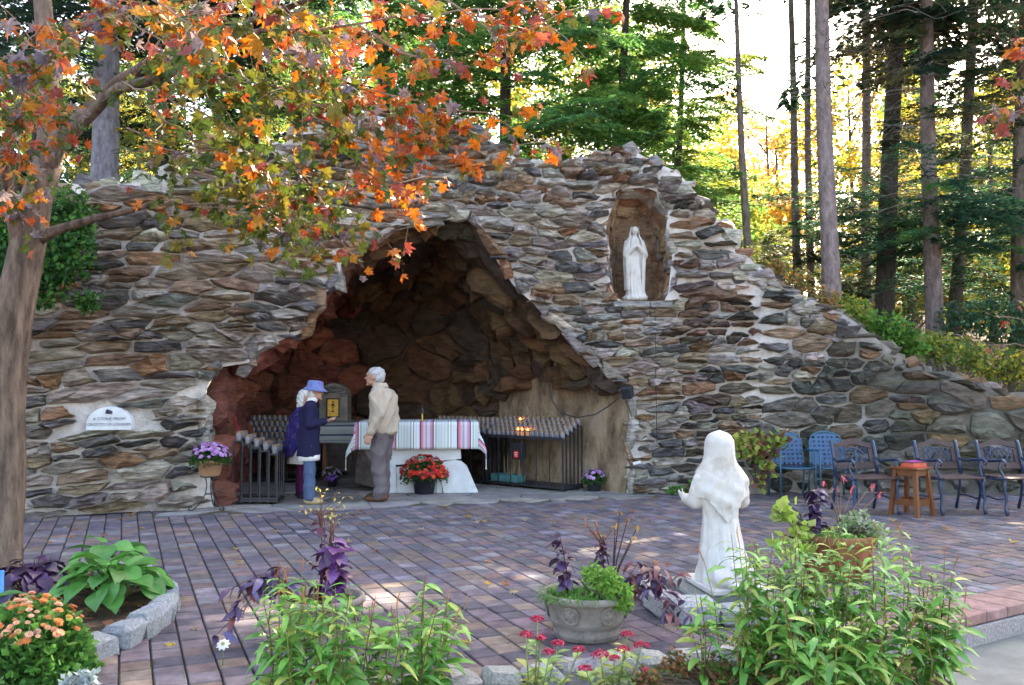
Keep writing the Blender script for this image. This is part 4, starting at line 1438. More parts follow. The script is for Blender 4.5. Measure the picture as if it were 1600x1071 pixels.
LINES = [
    [(250, 318, 6.4), (340, 319, 6.1), (450, 315, 5.9), (540, 300, 5.8), (630, 285, 5.8)],
    [(340, 319, 6.1), (410, 345, 5.9), (470, 365, 5.8), (500, 385, 5.8)],
    [(420, 48, 5.4), (560, 38, 5.2), (720, 20, 5.2), (880, -2, 5.3)],
    [(190, 130, 6.5), (260, 150, 6.0), (360, 200, 5.7), (450, 250, 5.5), (500, 310, 5.4)],
    [(420, 48, 5.4), (520, 130, 5.3), (640, 155, 5.3), (760, 180, 5.4), (850, 222, 5.5)],
    [(330, 65, 6.0), (380, 120, 5.6), (470, 170, 5.4), (560, 215, 5.3), (640, 260, 5.3)],
    [(75, 60, 6.9), (160, 15, 6.0), (260, 15, 5.0), (330, 35, 4.2)],
    [(8, 250, 6.5), (20, 180, 6.0), (50, 110, 5.2), (110, 60, 4.7)],
    [(100, 215, 6.9), (60, 150, 6.2), (30, 90, 5.4), (70, 30, 4.8)],
    [(560, 38, 5.2), (640, 90, 5.1), (710, 100, 5.1)],
    [(600, -70, 5.0), (700, 10, 5.0), (800, 60, 5.0), (880, 20, 5.1)],
    [(300, -50, 5.0), (420, 0, 4.6), (500, 60, 4.6), (560, 120, 4.7)],
    [(200, 200, 6.5), (280, 235, 6.3), (360, 262, 6.2), (450, 285, 6.0)],
    [(330, 65, 6.0), (400, 70, 5.7), (480, 100, 5.6), (560, 140, 5.5), (640, 200, 5.5), (700, 235, 5.5)],
    [(100, -40, 5.8), (200, 30, 5.6), (280, 90, 5.5), (330, 150, 5.5)],
    [(150, -60, 4.6), (250, 5, 4.3), (300, 40, 4.1)],
    [(10, 320, 6.6), (30, 250, 6.0), (20, 200, 5.4)],
    [(380, -60, 5.6), (440, 20, 5.5), (500, 30, 5.5), (610, 60, 5.4)],
    [(470, 170, 5.4), (540, 170, 5.5), (600, 180, 5.5), (690, 175, 5.5), (740, 210, 5.5)],
    [(360, 200, 5.7), (400, 260, 5.7), (440, 330, 5.7), (490, 400, 5.7)],
    [(300, 270, 6.0), (380, 300, 5.9), (440, 345, 5.8), (520, 365, 5.8), (570, 345, 5.8)],
    [(240, 170, 6.0), (300, 220, 5.9), (370, 240, 5.8), (430, 290, 5.8)],
    [(500, 200, 5.5), (560, 250, 5.5), (600, 285, 5.5), (650, 300, 5.6)],
    [(250, 90, 5.6), (330, 120, 5.6), (420, 130, 5.6), (520, 190, 5.5)],
]
mp_t, nleaf = maple(21, 'maple_tree', 'slender maple with orange and green autumn leaves at the left edge', (TB.x, TB.y, 0), tubes, LINES, maple_mix, 0.082, 300, 2, 1.0, 0.97)
print('maple leaves', nleaf)

red_mix = lambda q, r: r.choice('orrpg')
B2 = Vector((5.6, 7.6, 0))
maple(22, 'maple_tree', 'second maple reaching in with rusty red leaves at the upper right edge', (5.6, 8.0, -.1),
      [('trunk', [B2, B2 + Vector((.05, 0, 2)), B2 + Vector((-.05, 0, 4.2))], [.13, .11, .07])],
      [[(1760, 150, 7.8), (1660, 90, 7.6), (1590, 70, 7.4), (1555, 100, 7.3)], [(1760, 200, 7.8), (1680, 170, 7.6), (1600, 170, 7.4), (1545, 190, 7.3)],
       [(1740, 120, 7.7), (1640, 130, 7.5), (1575, 140, 7.4)]], red_mix, 0.11, 60, 1, .7, .6)
dark_mix = lambda q, r: r.choice('rggg')
B3 = Vector((6.75, 9.0, 0))
maple(23, 'maple_sapling', 'dark leaved maple sapling at the right edge in front of the low wall', (6.75, 9.4, -.1),
      [('trunk', [B3, B3 + Vector((.0, 0, 1.2)), B3 + Vector((-.05, 0, 2.6))], [.05, .04, .02])],
      [[(1690, 530, 9.2), (1600, 500, 9.1), (1540, 490, 9.0)], [(1690, 560, 9.2), (1610, 540, 9.1), (1540, 535, 9.0), (1490, 520, 9)], [(1690, 500, 9.2), (1590, 470, 9.1)]], dark_mix, 0.085, 60, 1, .8, .6)

# ------------------------------------------------------------------ shrubs and climbers on the wall and slope
def leafy(seed, name, label, cat, clumps, cols, n, size, base, stems=8, m='leaf_matte', group=None, down=-.2, stemcol=(0.08, 0.06, 0.04), wd=.32):
    rs = NR_(seed)
    t = thing(name, label, cat, base, 0, group)
    V, C = [], []
    mb = MB()
    tot = sum(q[3] ** 2 for q in clumps)
    for (a, b, Y, rad) in clumps:
        c = np.array(pix(a, b, Y)); R0 = rad / FPX * Y
        m_ = int(n * rad ** 2 / tot)
        pts = norm(rs.normal(0, 1, (m_, 3))) * (rs.rand(m_, 1) ** .45) * np.array([R0, R0 * .6, R0 * .9]) + c
        d = norm(rs.normal(0, 1, (m_, 3)) + np.array([0, -.5, down]))
        sd = norm(np.cross(d, rs.normal(0, .6, (m_, 3)) + np.array([0, -.6, .6])))
        V.append(leaf_quads(rs, pts, d, sd, size * rs.uniform(.6, 1.3, m_), size * wd * rs.uniform(.7, 1.3, m_)))
        C.append(np.array(cols)[rs.randint(len(cols), size=m_)] * rs.uniform(.7, 1.3, (m_, 1)))
        for k in range(stems):
            e = Vector(pts[rs.randint(m_)])
            s = Vector(base) + Vector((rs.normal(0, .04), rs.normal(0, .04), 0))
            mb.tube([s, s.lerp(e, .5) + Vector((rs.normal(0, .05), rs.normal(0, .05), .05)), e], [.008, .006, .002], 3, stemcol, False)
    mb.wobj('stems', 'twig', t, kind='stuff')
    V = np.concatenate(V); C = np.concatenate(C); ctr = V.mean(0)
    o = add('foliage', np_mesh('foliage', V - ctr, np.arange(len(V)).reshape(-1, 4), C), m, t, Vector(ctr) - WL[t.name])
    o['kind'] = 'stuff'
    return t

IVY = [(0.03, 0.11, 0.02), (0.05, 0.16, 0.025), (0.02, 0.075, 0.02), (0.08, 0.18, 0.03)]
hb = hit(60, 310)
leafy(51, 'climbing_bush', 'bright green climber hanging over the wall behind the maple trunk', 'climber',
      [(105, 400, 9.9, 48), (60, 440, 9.8, 50), (100, 330, 10.0, 50), (20, 350, 9.8, 55), (140, 470, 9.95, 22), (15, 440, 9.7, 50), (120, 360, 10, 35), (-30, 400, 9.6, 70)], IVY, 5200, .075, (hb.x - .3, hb.y + .1, hb.z - .1), 5, down=-.6)
SH = [(1290, 478, 13.6, 32), (1262, 462, 13.5, 22)]
def ground_pt(px, Y):
    x = pix(px, 500, Y).x
    return (x, Y, hill_z(x, Y))
leafy(52, 'dry_shrub', 'russet dry weeds on the wall top beside the thick pale trunk', 'weeds', [(1250, 440, 13.7, 24), (1215, 418, 13.7, 20), (1290, 470, 13.6, 26)], [(0.35, 0.17, 0.07), (0.25, 0.2, 0.06), (0.4, 0.25, 0.1), (0.2, .22, .06)], 900, .07, ground_pt(1250, 13.7), 14)
leafy(53, 'fern_clump', 'green fern clump below the black trunk on the wall top', 'fern', [(1400, 520, 13.8, 30), (1425, 538, 13.8, 26), (1375, 505, 13.9, 20)], [(0.10, 0.25, 0.04), (0.16, 0.32, 0.05), (0.07, 0.18, 0.04)], 1000, .11, ground_pt(1405, 13.8), 14, wd=.2)
leafy(54, 'leafy_shrub', 'yellow green shrub between the fern and the right edge', 'shrub', [(1470, 545, 14.0, 32), (1520, 560, 14.1, 32), (1445, 535, 14, 22)], GREENY + [(0.1, .2, .04)], 1200, .08, ground_pt(1480, 14.0), 12)
leafy(55, 'leafy_shrub', 'gold flecked shrub at the right edge above the low wall', 'shrub', [(1570, 570, 13.8, 34), (1610, 580, 13.8, 40), (1540, 580, 13.8, 22)], GREENY + YEL[:1] + [(0.08, .1, .03)], 1300, .075, ground_pt(1580, 13.8), 12)
leafy(56, 'leafy_shrub', 'dark green undergrowth under the dark spruce at right', 'shrub', [(1560, 500, 15.4, 50), (1500, 500, 15.6, 40), (1610, 520, 15.2, 50)], TEAL + [(0.08, .13, .03)], 1700, .09, ground_pt(1560, 15.4), 10)
leafy(57, 'leafy_shrub', 'pale grass and weeds at the foot of the thin bare stem', 'weeds', [(1180, 400, 15.5, 24), (1140, 360, 15.8, 24), (1210, 425, 15.2, 20)], GREENY + DRY, 900, .09, ground_pt(1180, 15.5), 10, wd=.14)
leafy(58, 'leafy_shrub', 'low bright weeds between the pale and black trunks', 'weeds', [(1340, 490, 14.6, 28), (1320, 480, 15, 26), (1360, 505, 14.4, 20)], GREENY + [(0.12, .28, .05)], 1000, .08, ground_pt(1340, 14.6), 10)
# ================================================================== PLANTS, POTS, KERBS
rg = random.Random(41)
def granite_block(r, ctr, size, rz, name='granite_block', parent=None, col=(0.40, 0.39, 0.39)):
    mb = MB()
    mb.box((0, 0, 0), size, 0, jit(col, r, .14), bev=min(size) * .22)
    vs = []
    Rm = Matrix.Rotation(rz, 3, 'Z') @ Matrix.Rotation(r.uniform(-.08, .08), 3, 'X') @ Matrix.Rotation(r.uniform(-.06, .06), 3, 'Y')
    sd = r.uniform(0, 50)
    for p in mb.v:
        p = Vector(p)
        p += noise.noise_vector(p * 11 + Vector((sd, 0, 0))) * 0.034
        vs.append(Vector(ctr) + Rm @ p)
    return wpart(name, vs, mb.f, 'granite', parent, mb.c)

kerb = thing('granite_kerb', 'curved row of rough granite blocks edging the hosta bed', 'kerb', (BED_C[0] + BED_R, BED_C[1], 0))
a = -44
while a < 62:
    w = rg.uniform(.18, .25)
    ra = RAD(a)
    p = Vector((BED_C[0] + BED_R * math.cos(ra), BED_C[1] + BED_R * math.sin(ra), 0.045))
    granite_block(rg, p, (rg.uniform(.15, .19), w - .012, rg.uniform(.15, .19)), ra, 'granite_block', kerb, (0.28, 0.28, 0.30))
    a += math.degrees(w / BED_R)
kerb2 = thing('granite_kerb', 'row of pale granite blocks along the front edge of the paving', 'kerb', (0.3, 4.85, 0))
KP = [Vector((-0.78, 4.50, 0)), Vector((-0.2, 4.70, 0)), Vector((1.0, 5.04, 0)), Vector((1.5, 5.22, 0)), Vector((2.1, 5.45, 0))]
Q = resample(KP, 15)
for i in range(14):
    d = Q[i + 1] - Q[i]
    granite_block(rg, (Q[i] + Q[i + 1]) / 2 + Vector((0, 0, -0.04)), (d.length - .01, rg.uniform(.17, .22), rg.uniform(.16, .21)), math.atan2(d.y, d.x), 'granite_block', kerb2, (0.31, 0.30, 0.29))

# ------------------------------------------------------------------ leaf shapes shared by the plants
def blade(L, W, col, droop=.35, fold=.2, seg=4, heart=False, wave=0):
    """lanceolate or heart-shaped leaf from the origin along +Y"""
    vs, fs = [], []
    for i in range(seg + 1):
        t = i / seg
        if heart: w = W * (math.sin(math.pi * min(1, t * .82 + .13)) ** .8) * (1 - t ** 4)
        else: w = W * math.sin(math.pi * (t * .93 + .035)) ** .85
        y = L * t * (1 - .15 * droop * t)
        z = -droop * L * t * t + .12 * L * t
        for sx in (-1, 0, 1):
            vs.append((sx * w, y - (L * .09 if heart and i == 0 and sx else 0), z + abs(sx) * fold * w + wave * W * math.sin(t * 9 + sx)))
    for i in range(seg):
        a = i * 3
        fs += [(a, a + 1, a + 4, a + 3), (a + 1, a + 2, a + 5, a + 4)]
    return vs, fs, [col] * len(fs)

def mesh_of(t, m='leaf', smooth=True):
    me = new_mesh('leaf', *t, smooth)
    me.materials.append(M[m])
    return me

M['leaf_soft'] = mat('garden_leaf', None, 0.42, 0.2, 18, bump=0, transl=0.3, spec=0.5)
M['leaf_dark'] = mat('purple_leaf', None, 0.38, 0.25, 18, bump=0, transl=0.12, spec=0.5)
LOOSE = [(0.12, 0.32, 0.05), (0.16, 0.39, 0.06), (0.08, 0.23, 0.045), (0.23, 0.45, 0.09), (0.13, 0.34, 0.08), (0.33, 0.40, 0.08)]
LOO = [blade(L, W, c, d, .25) for c in LOOSE for L, W, d in ((.15, .021, .35), (.12, .019, .6), (.135, .017, .8))]
LOO_M = [mesh_of(t, 'leaf_soft') for t in LOO]

def place_leaf(me, name, parent, ploc, p, d, roll, s):
    """leaf with its tip towards d, top side up"""
    y = Vector(d).normalized()
    x = y.cross(Vector((0, 0, 1)))
    if x.length < 1e-3: x = Vector((1, 0, 0))
    x.normalize()
    Rm = Matrix((x, y, x.cross(y))).transposed() @ Matrix.Rotation(roll, 3, 'Y')
    return add(name, me, None, parent, Vector(p) - ploc, Rm.to_euler(), s)

def leafy_stems(seed, name, label, group, base, n, spread, hmin, hmax, meshes, most=300, spike=True, lean=(0, 0), gap=.045):
    r = random.Random(seed)
    base = Vector(base)
    t = thing(name, label, 'plant', base, 0, group)
    cnt = 0
    restv, restf, restc = [], [], []
    for k in range(n):
        a, q = r.uniform(0, 6.28), spread * math.sqrt(r.random())
        b = base + Vector((q * math.cos(a), q * math.sin(a) * .7, 0))
        h = r.uniform(hmin, hmax)
        e = b + Vector((r.gauss(lean[0], .07) + q * math.cos(a) * .35, r.gauss(lean[1], .06), h))
        pts = [b, b.lerp(e, .35) + Vector((r.gauss(0, .012), r.gauss(0, .012), 0)), b.lerp(e, .7) + Vector((r.gauss(0, .015), r.gauss(0, .015), 0)), e]
        P = resample(pts, 10)
        mb = MB()
        mb.tube(P, [.0042 - .0025 * i / 9 for i in range(10)], 4, (0.30, 0.27, 0.07) if r.random() < .6 else (0.22, 0.13, 0.06), False)
        st = mb.wobj('stem', 'leaf_soft', t, True)
        if spike and r.random() < .4:
            m2 = MB()
            tip = e + (P[-1] - P[-2]).normalized() * r.uniform(.04, .09)
            m2.tube([e - Vector((0, 0, .01)), e.lerp(tip, .5) + Vector((r.gauss(0, .006), 0, 0)), tip + Vector((r.gauss(0, .01), 0, 0))], [.003, .0035, .0008], 5, jit((0.48, 0.24, 0.10), r, .25))
            m2.wobj('flower_spike', 'leaf_matte', st)
        s0 = r.uniform(.10, .2)
        z = s0 * h
        ang = r.uniform(0, 6.28)
        while z < h * .97:
            f = z / h * 9
            i = min(8, int(f))
            p = P[i].lerp(P[i + 1], f - i)
            ang += 1.57 + r.uniform(-.3, .3)
            small = 1.05 - .45 * (z / h) ** 2
            for sg in (0, math.pi):
                if r.random() < .12: continue
                d = Vector((math.cos(ang + sg), math.sin(ang + sg), r.uniform(.0, .55)))
                s = small * r.uniform(.65, 1.3)
                if cnt < most:
                    place_leaf(r.choice(meshes), 'leaf', st, WL[st.name], p, d, r.uniform(-.4, .4), s)
                else:
                    y = d.normalized(); x = y.cross(Vector((0, 0, 1))).normalized()
                    Rm = Matrix((x, y, x.cross(y))).transposed() @ Matrix.Rotation(r.uniform(-.4, .4), 3, 'Y')
                    tv, tf_, tc = r.choice(LOO)
                    o_ = len(restv)
                    restv += [p + Rm @ (Vector(w) * s) for w in tv]
                    restf += [tuple(w + o_ for w in w2) for w2 in tf_]
                    restc += tc
                cnt += 1
            z += gap * r.uniform(.7, 1.3)
    if restv: wpart('leaf_mass', restv, restf, 'leaf_soft', t, restc, True, kind='stuff')
    return t

GL = 'leafy perennials in the front bed'
FRONT = [(-1.10, 4.42, 12, .20, .48, .70, 'left edge of the left clump'), (-0.82, 4.18, 15, .22, .50, .72, 'tallest part of the left clump'),
         (-0.52, 4.40, 13, .18, .45, .66, 'right part of the left clump'), (-0.40, 4.58, 2, .04, .45, .55, 'lone sprig right of the left clump'),
         (1.06, 4.62, 7, .13, .42, .74, 'below the kneeling statue'), (1.35, 4.68, 16, .19, .58, .84, 'before the terracotta planter'),
         (1.68, 4.72, 16, .2, .58, .86, 'middle of the right clump'), (2.02, 4.76, 15, .2, .52, .82, 'nearest the step edge at right'), (1.5, 4.35, 16, .24, .38, .60, 'low front of the right clump'), (2.22, 4.84, 9, .14, .45, .72, 'far right end of the right clump')]
for i, (x, y, n, sp, h0, h1, w) in enumerate(FRONT):
    leafy_stems(60 + i, 'leafy_perennial', 'green leafy stems with brown tips, ' + w, GL, (x, y, -.06), n, sp, h0, h1, LOO_M, 290)

# ------------------------------------------------------------------ hosta, purple vine, mums
def rosette(seed, name, label, base, n, rad, height, mk, cat='plant', m='leaf_soft', lf=(0.16, .24), tilt=(.1, .7), group=None, pet=(0.12, 0.28, 0.06)):
    r = random.Random(seed)
    base = Vector(base)
    t = thing(name, label, cat, base, 0, group)
    ms = [mesh_of(mk(r), m) for _ in range(7)]
    pm_ = MB()
    for k in range(n):
        a = 2.4 * k + r.uniform(-.3, .3)
        q = math.sqrt((k + .6) / n)
        d = Vector((math.cos(a), math.sin(a), 0))
        p = base + d * rad * q * .75 + Vector((0, 0, height * (1.05 - .62 * q * q) * r.uniform(.8, 1.1)))
        pm_.tube([base + d * .02, base.lerp(p, .5) + Vector((0, 0, height * .25)), p], [.005, .004, .003], 4, pet, False)
        place_leaf(r.choice(ms), 'leaf', t, base, p, d + Vector((0, 0, r.uniform(-.25, .25) + (.5 - q))), r.uniform(-.4, .4), r.uniform(*lf) / .2)
    pm_.wobj('stalks', m, t, kind='stuff')
    return t
HOSTA = [(0.07, 0.24, 0.045), (0.10, 0.30, 0.06), (0.06, 0.19, 0.04)]
rosette(71, 'hosta', 'large broad leaved green hosta at the edge of the granite kerb', (-2.72, 6.18, .02), 46, .44, .30, lambda r: blade(.2, .075, jit(r.choice(HOSTA), r), r.uniform(.3, .7), .25, 6, True))
rosette(72, 'hosta', 'smaller hosta behind the purple vine near the trunk', (-3.02, 6.75, .02), 18, .26, .34, lambda r: blade(.2, .08, jit(r.choice(HOSTA), r), r.uniform(.2, .6), .2, 6, True))
rosette(73, 'hosta', 'few big hosta leaves left of the orange mum at the frame edge', (-2.98, 5.0, .02), 14, .28, .30, lambda r: blade(.2, .07, jit(r.choice(HOSTA), r), r.uniform(.2, .5), .2, 6, True), lf=(.2, .3))
PURP = [(0.045, 0.018, 0.07), (0.06, 0.022, 0.085), (0.03, 0.012, 0.045)]
rosette(74, 'purple_vine', 'dark purple sweet potato vine at the foot of the maple', (-3.42, 6.45, .02), 54, .30, .24, lambda r: blade(.2, .09, jit(r.choice(PURP), r, .3), r.uniform(.3, .7), .15, 4, True), m='leaf_dark', lf=(.09, .16), pet=(0.08, 0.02, 0.06))

def flower_mesh(col, ctr_col, n=11, layers=2, cup=.35):
    mb = MB()
    for l in range(layers):
        for k in range(n):
            a = 6.283 * (k + .5 * l) / n
            r0, r1 = 1 - .3 * l, .12
            d = Vector((math.cos(a), math.sin(a), 0)); s = Vector((-math.sin(a), math.cos(a), 0))
            z = cup * (l + .2)
            mb.add([d * r1, d * r0 * .65 + s * .2 + Vector((0, 0, z * .6)), d * r0 + Vector((0, 0, z * .8)), d * r0 * .65 - s * .2 + Vector((0, 0, z * .6))], [(0, 1, 2, 3)], col)
    mb.lathe([(.0, .12), (.2, .1), (.22, .0)], 6, (0, 0, 0), ctr_col, False)
    return mb

def mum(seed, name, label, base, R0, H, leafcol, flower_cols, nfl, fs, nleaf, zmin=.2, pot=None, band=None, own_flowers=True, lsize=.035):
    """domed chrysanthemum: leaf mass and flower heads; pot(t) builds the pot part"""
    r = random.Random(seed); rs = NR_(seed)
    base = Vector(base)
    t = thing(name, label, 'flowers', base)
    zb = pot(t) if pot else 0
    d = norm(rs.normal(0, 1, (nleaf, 3))); d[:, 2] = np.abs(d[:, 2]) * 1.0 - zmin * rs.rand(nleaf)
    rad = rs.uniform(.55, 1.0, (nleaf, 1))
    pts = d * rad * np.array([R0, R0, H]) + np.array([0, 0, zb + (0 if zmin > 0 else 0)])
    dd = norm(d + rs.normal(0, .55, d.shape))
    sd = norm(np.cross(dd, rs.normal(0, 1, d.shape)))
    V = leaf_quads(rs, pts, dd, sd, lsize * rs.uniform(.6, 1.4, nleaf), lsize * .38 * rs.uniform(.7, 1.3, nleaf))
    C = np.array(leafcol)[rs.randint(len(leafcol), size=nleaf)] * rs.uniform(.7, 1.3, (nleaf, 1))
    o = add('foliage', np_mesh('foliage', V, np.arange(len(V)).reshape(-1, 4), C), 'leaf_matte', t)
    o['kind'] = 'stuff'
    st = MB()
    for k in range(30):
        e = pts[rs.randint(nleaf)]
        st.tube([(0, 0, zb - .02), Vector(e) * .6 + Vector((0, 0, zb * .4)), e], [.004, .003, .001], 3, (0.12, 0.16, 0.05), False)
    st.obj('stems', 'leaf_matte', t, kind='stuff')
    fm = []
    for c in flower_cols:
        b = flower_mesh(c, (0.5, 0.33, 0.05))
        me = new_mesh('flower', b.v, b.f, b.c)
        me.materials.append(M['petal'])
        fm.append((me, b))
    rest = MB()
    for k in range(nfl):
        z = r.uniform(*(band or (.25, 1)))
        a = r.uniform(0, 6.283)
        q = math.sqrt(max(0, 1 - z * z))
        p = Vector((q * math.cos(a) * R0, q * math.sin(a) * R0, z * H)) * r.uniform(.97, 1.08) + Vector((0, 0, zb))
        nrm = Vector((q * math.cos(a), q * math.sin(a), z + .35)).normalized()
        rot = nrm.to_track_quat('Z', 'Y')
        me, b = r.choice(fm)
        s = fs * r.uniform(.7, 1.25)
        if own_flowers:
            add('flower', me, None, t, p, rot.to_euler(), s)
        else:
            Rm = rot.to_matrix()
            rest.add([p + Rm @ (Vector(v) * s) for v in b.v], b.f, (0, 0, 0))
            rest.c[-len(b.f):] = b.c
    if rest.v: rest.obj('flower_heads', 'petal', t, kind='stuff')
    return t
MUML = [(0.09, 0.25, 0.045), (0.13, 0.32, 0.06), (0.06, 0.18, 0.04), (0.2, 0.38, 0.1)]
mum(81, 'orange_mum', 'bushy orange chrysanthemum at the lower left corner', (-2.50, 4.72, -.02), .31, .43, MUML, [(0.72, 0.28, 0.10), (0.80, 0.38, 0.24), (0.70, 0.24, 0.08), (0.82, 0.45, 0.32)], 130, .021, 4200, .05, band=(.62, 1.02), lsize=.05)
leafy(82, 'dusty_miller', 'small silvery plant in front of the orange mum', 'plant', [(135, 1062, 4.42, 18), (110, 1072, 4.4, 16)], [(0.55, 0.6, 0.62), (0.45, 0.52, 0.52), (0.35, 0.42, 0.40)], 340, .035, tuple(gp(120, 1090)), 5)

# ------------------------------------------------------------------ planters
M['urn'] = mat('weathered_cast_stone', (0.25, 0.21, 0.18), 0.9, 0.35, 7, bump=0.6, bscale=40, bdist=.01, second=(0.10, 0.085, 0.075), second_scale=5, second_at=.55, second_amt=.7)
M['terra'] = mat('terracotta', (0.27, 0.11, 0.05), 0.85, 0.4, 6, bump=0.4, bscale=30, second=(0.12, 0.07, 0.03), second_scale=5, second_at=.55, second_amt=.7)
M['plastic_pot'] = mat('dark_plastic_pot', (0.02, 0.02, 0.028), 0.5, 0.15, 5, bump=0, spec=.5)
M['tan_pot'] = mat('tan_pot', (0.42, 0.22, 0.12), 0.6, 0.15, 8, bump=.1)
def urn(name, label, loc, R0, H):
    t = thing(name, label, 'planter', loc)
    b = MB()
    k = R0
    b.lathe([(k * .60, 0), (k * .68, 0.005), (k * .69, H * .07), (k * .70, H * .1), (k * .72, H * .13), (k * .70, H * .16), (k * .75, H * .32), (k * .78, H * .34), (k * .775, H * .37), (k * .80, H * .39), (k * .785, H * .42),
             (k * .88, H * .80), (k * .90, H * .82), (k * .99, H * .86), (k * 1.0, H * .92), (k * .97, H * .98), (k * .92, H), (k * .86, H * .97), (k * .82, H * .8)], 40)
    b.obj('bowl', 'urn', t, True)
    s = MB(); s.lathe([(k * .83, H * .86), (0.001, H * .88)], 24)
    s.obj('potting_soil', 'soil', t)
    for a in (-118, -62, -5, 175):
        m_ = MB()
        ra = RAD(a)
        c = Vector((math.cos(ra), math.sin(ra), 0)) * k * .845 + Vector((0, 0, H * .62))
        m_.lathe([(.058, -.004), (.058, .007), (.050, .009), (.046, .005), (.03, .006), (.022, .013), (.0, .015)], 18)
        for q in range(6):
            w = q * 1.047
            m_.tube([(.02 * math.cos(w), .02 * math.sin(w), .008), (.04 * math.cos(w + .5), .04 * math.sin(w + .5), .009)], [.006, .004], 5)
        nrm = Vector((math.cos(ra), math.sin(ra), -.24))
        m_.obj('medallion', 'urn', t, True, c, nrm.to_track_quat('Z', 'Y').to_euler())
    return t
UR = Vector((0.455, 5.52, 0))
urn('stone_urn', 'round cast stone planter with medallions in front of the kneeling statue', UR, .285, .275)
UL = Vector((-1.13, 5.42, 0))
urn('stone_urn', 'round cast stone planter half hidden behind the left green stems', UL, .255, .27)

def grass(seed, name, label, base, n, rad, L, cols, group=None, out=.8, W=.0035):
    r = random.Random(seed)
    t = thing(name, label, 'plant', base, 0, group)
    mb = MB()
    for k in range(n):
        a, q = r.uniform(0, 6.28), rad * math.sqrt(r.random())
        b = Vector((q * math.cos(a), q * math.sin(a), 0))
        l = L * r.uniform(.5, 1.2)
        d = Vector((math.cos(a + r.gauss(0, .7)), math.sin(a + r.gauss(0, .7)), 0)) * out * r.uniform(.2, 1)
        s = Vector((-d.y, d.x, 0)).normalized() * W
        P = [b + d * l * u + Vector((0, 0, l * (1.0 * u - .75 * u * u * (.5 + out)))) for u in (0, .35, .7, 1)]
        vs = []
        for p, w in zip(P, (1, 1, .7, .1)): vs += [p + s * w, p - s * w]
        mb.add(vs, [(0, 1, 3, 2), (2, 3, 5, 4), (4, 5, 7, 6)], jit(r.choice(cols), r, .25))
    o = mb.obj('blades', 'leaf_matte', t, kind='stuff')
    return t
GR = [(0.13, 0.32, 0.06), (0.09, 0.24, 0.05), (0.2, 0.4, 0.09)]

def spire(seed, name, label, base, H, cols, n=34, leaf=.055, width=.05, stems=1, lean=0, top=None, group=None):
    """upright stem crowded with purple leaves (sub-parts would be under 10 px each in the far ones)"""
    r = random.Random(seed)
    base = Vector(base)
    t = thing(name, label, 'plant', base, 0, group)
    ms = [mesh_of(blade(.2, .078, jit(c, r, .2), r.uniform(.2, .6), .2, 3, True), 'leaf_dark') for c in cols for _ in range(2)]
    for s in range(stems):
        off = Vector((r.gauss(0, .025) * (s > 0), r.gauss(0, .02) * (s > 0), 0))
        e = off + Vector((lean + r.gauss(0, .02), r.gauss(0, .02), H * r.uniform(.85, 1)))
        mb = MB(); mb.tube([off, off.lerp(e, .5) + Vector((.012, 0, 0)), e], [.006, .005, .003], 5, (0.10, 0.03, 0.05))
        mb.obj('stem', 'leaf_dark', t, True)
        for k in range(n // stems):
            u = r.uniform(.18, 1.0)
            p = off.lerp(e, u)
            a = r.uniform(0, 6.28)
            d = Vector((math.cos(a), math.sin(a), r.uniform(-.9, .25)))
            place_leaf(r.choice(ms), 'leaf', t, Vector(), p + d * width * r.uniform(0, .6), d, r.uniform(-.5, .5), leaf / .2 * r.uniform(.7, 1.4))
    if top:
        mb = MB()
        for k in range(7):
            p = e + Vector((r.gauss(0, .01), r.gauss(0, .01), 0)); q = p + Vector((r.gauss(0, .06), r.gauss(0, .05), r.uniform(.05, .16)))
            mb.tube([e - Vector((0, 0, .1)), p, q], [.003, .003, .0015], 4, (0.22, 0.09, 0.05))
            for j in range(4):
                w = q + Vector((r.gauss(0, .015), r.gauss(0, .015), r.gauss(0, .02)))
                v, f, c = blade(.028, .009, jit(top, r, .3), .4, .2, 2)
                Rm = Matrix.Rotation(r.uniform(0, 6.28), 3, 'Z') @ Matrix.Rotation(r.uniform(-1, 1), 3, 'X')
                mb.add([w + Rm @ Vector(x) for x in v], f, c[0])
        mb.obj('seed_heads', 'leaf_matte', t, kind='stuff')
    return t
PB = [(0.05, 0.016, 0.05), (0.075, 0.025, 0.09), (0.04, 0.012, 0.03), (0.10, 0.05, 0.13)]
zt = .24
grass(91, 'grass_plant', 'green grassy plant filling the front of the urn with medallions', UR + Vector((-.06, -.06, zt)), 420, .20, .17, GR)
leafy(92, 'trailing_fern', 'light green ferny plant trailing over the right rim of the urn with medallions', 'plant', [(945, 908, 5.36, 26), (965, 928, 5.32, 24), (925, 898, 5.45, 18), (975, 945, 5.3, 13)], [(0.22, 0.42, 0.07), (0.16, 0.36, 0.06), (0.3, 0.48, 0.1)], 1500, .036, UR + Vector((.1, -.08, zt)), 6, wd=.22)
spire(93, 'purple_basil', 'left of two dark purple spires in the urn with medallions', UR + Vector((-.115, .0, zt)), .38, PB, 46, .06, .06)
spire(94, 'purple_basil', 'right slimmer purple spire in the urn with medallions', UR + Vector((.06, .04, zt)), .37, PB, 50, .042, .035, top=(0.35, 0.16, 0.10))
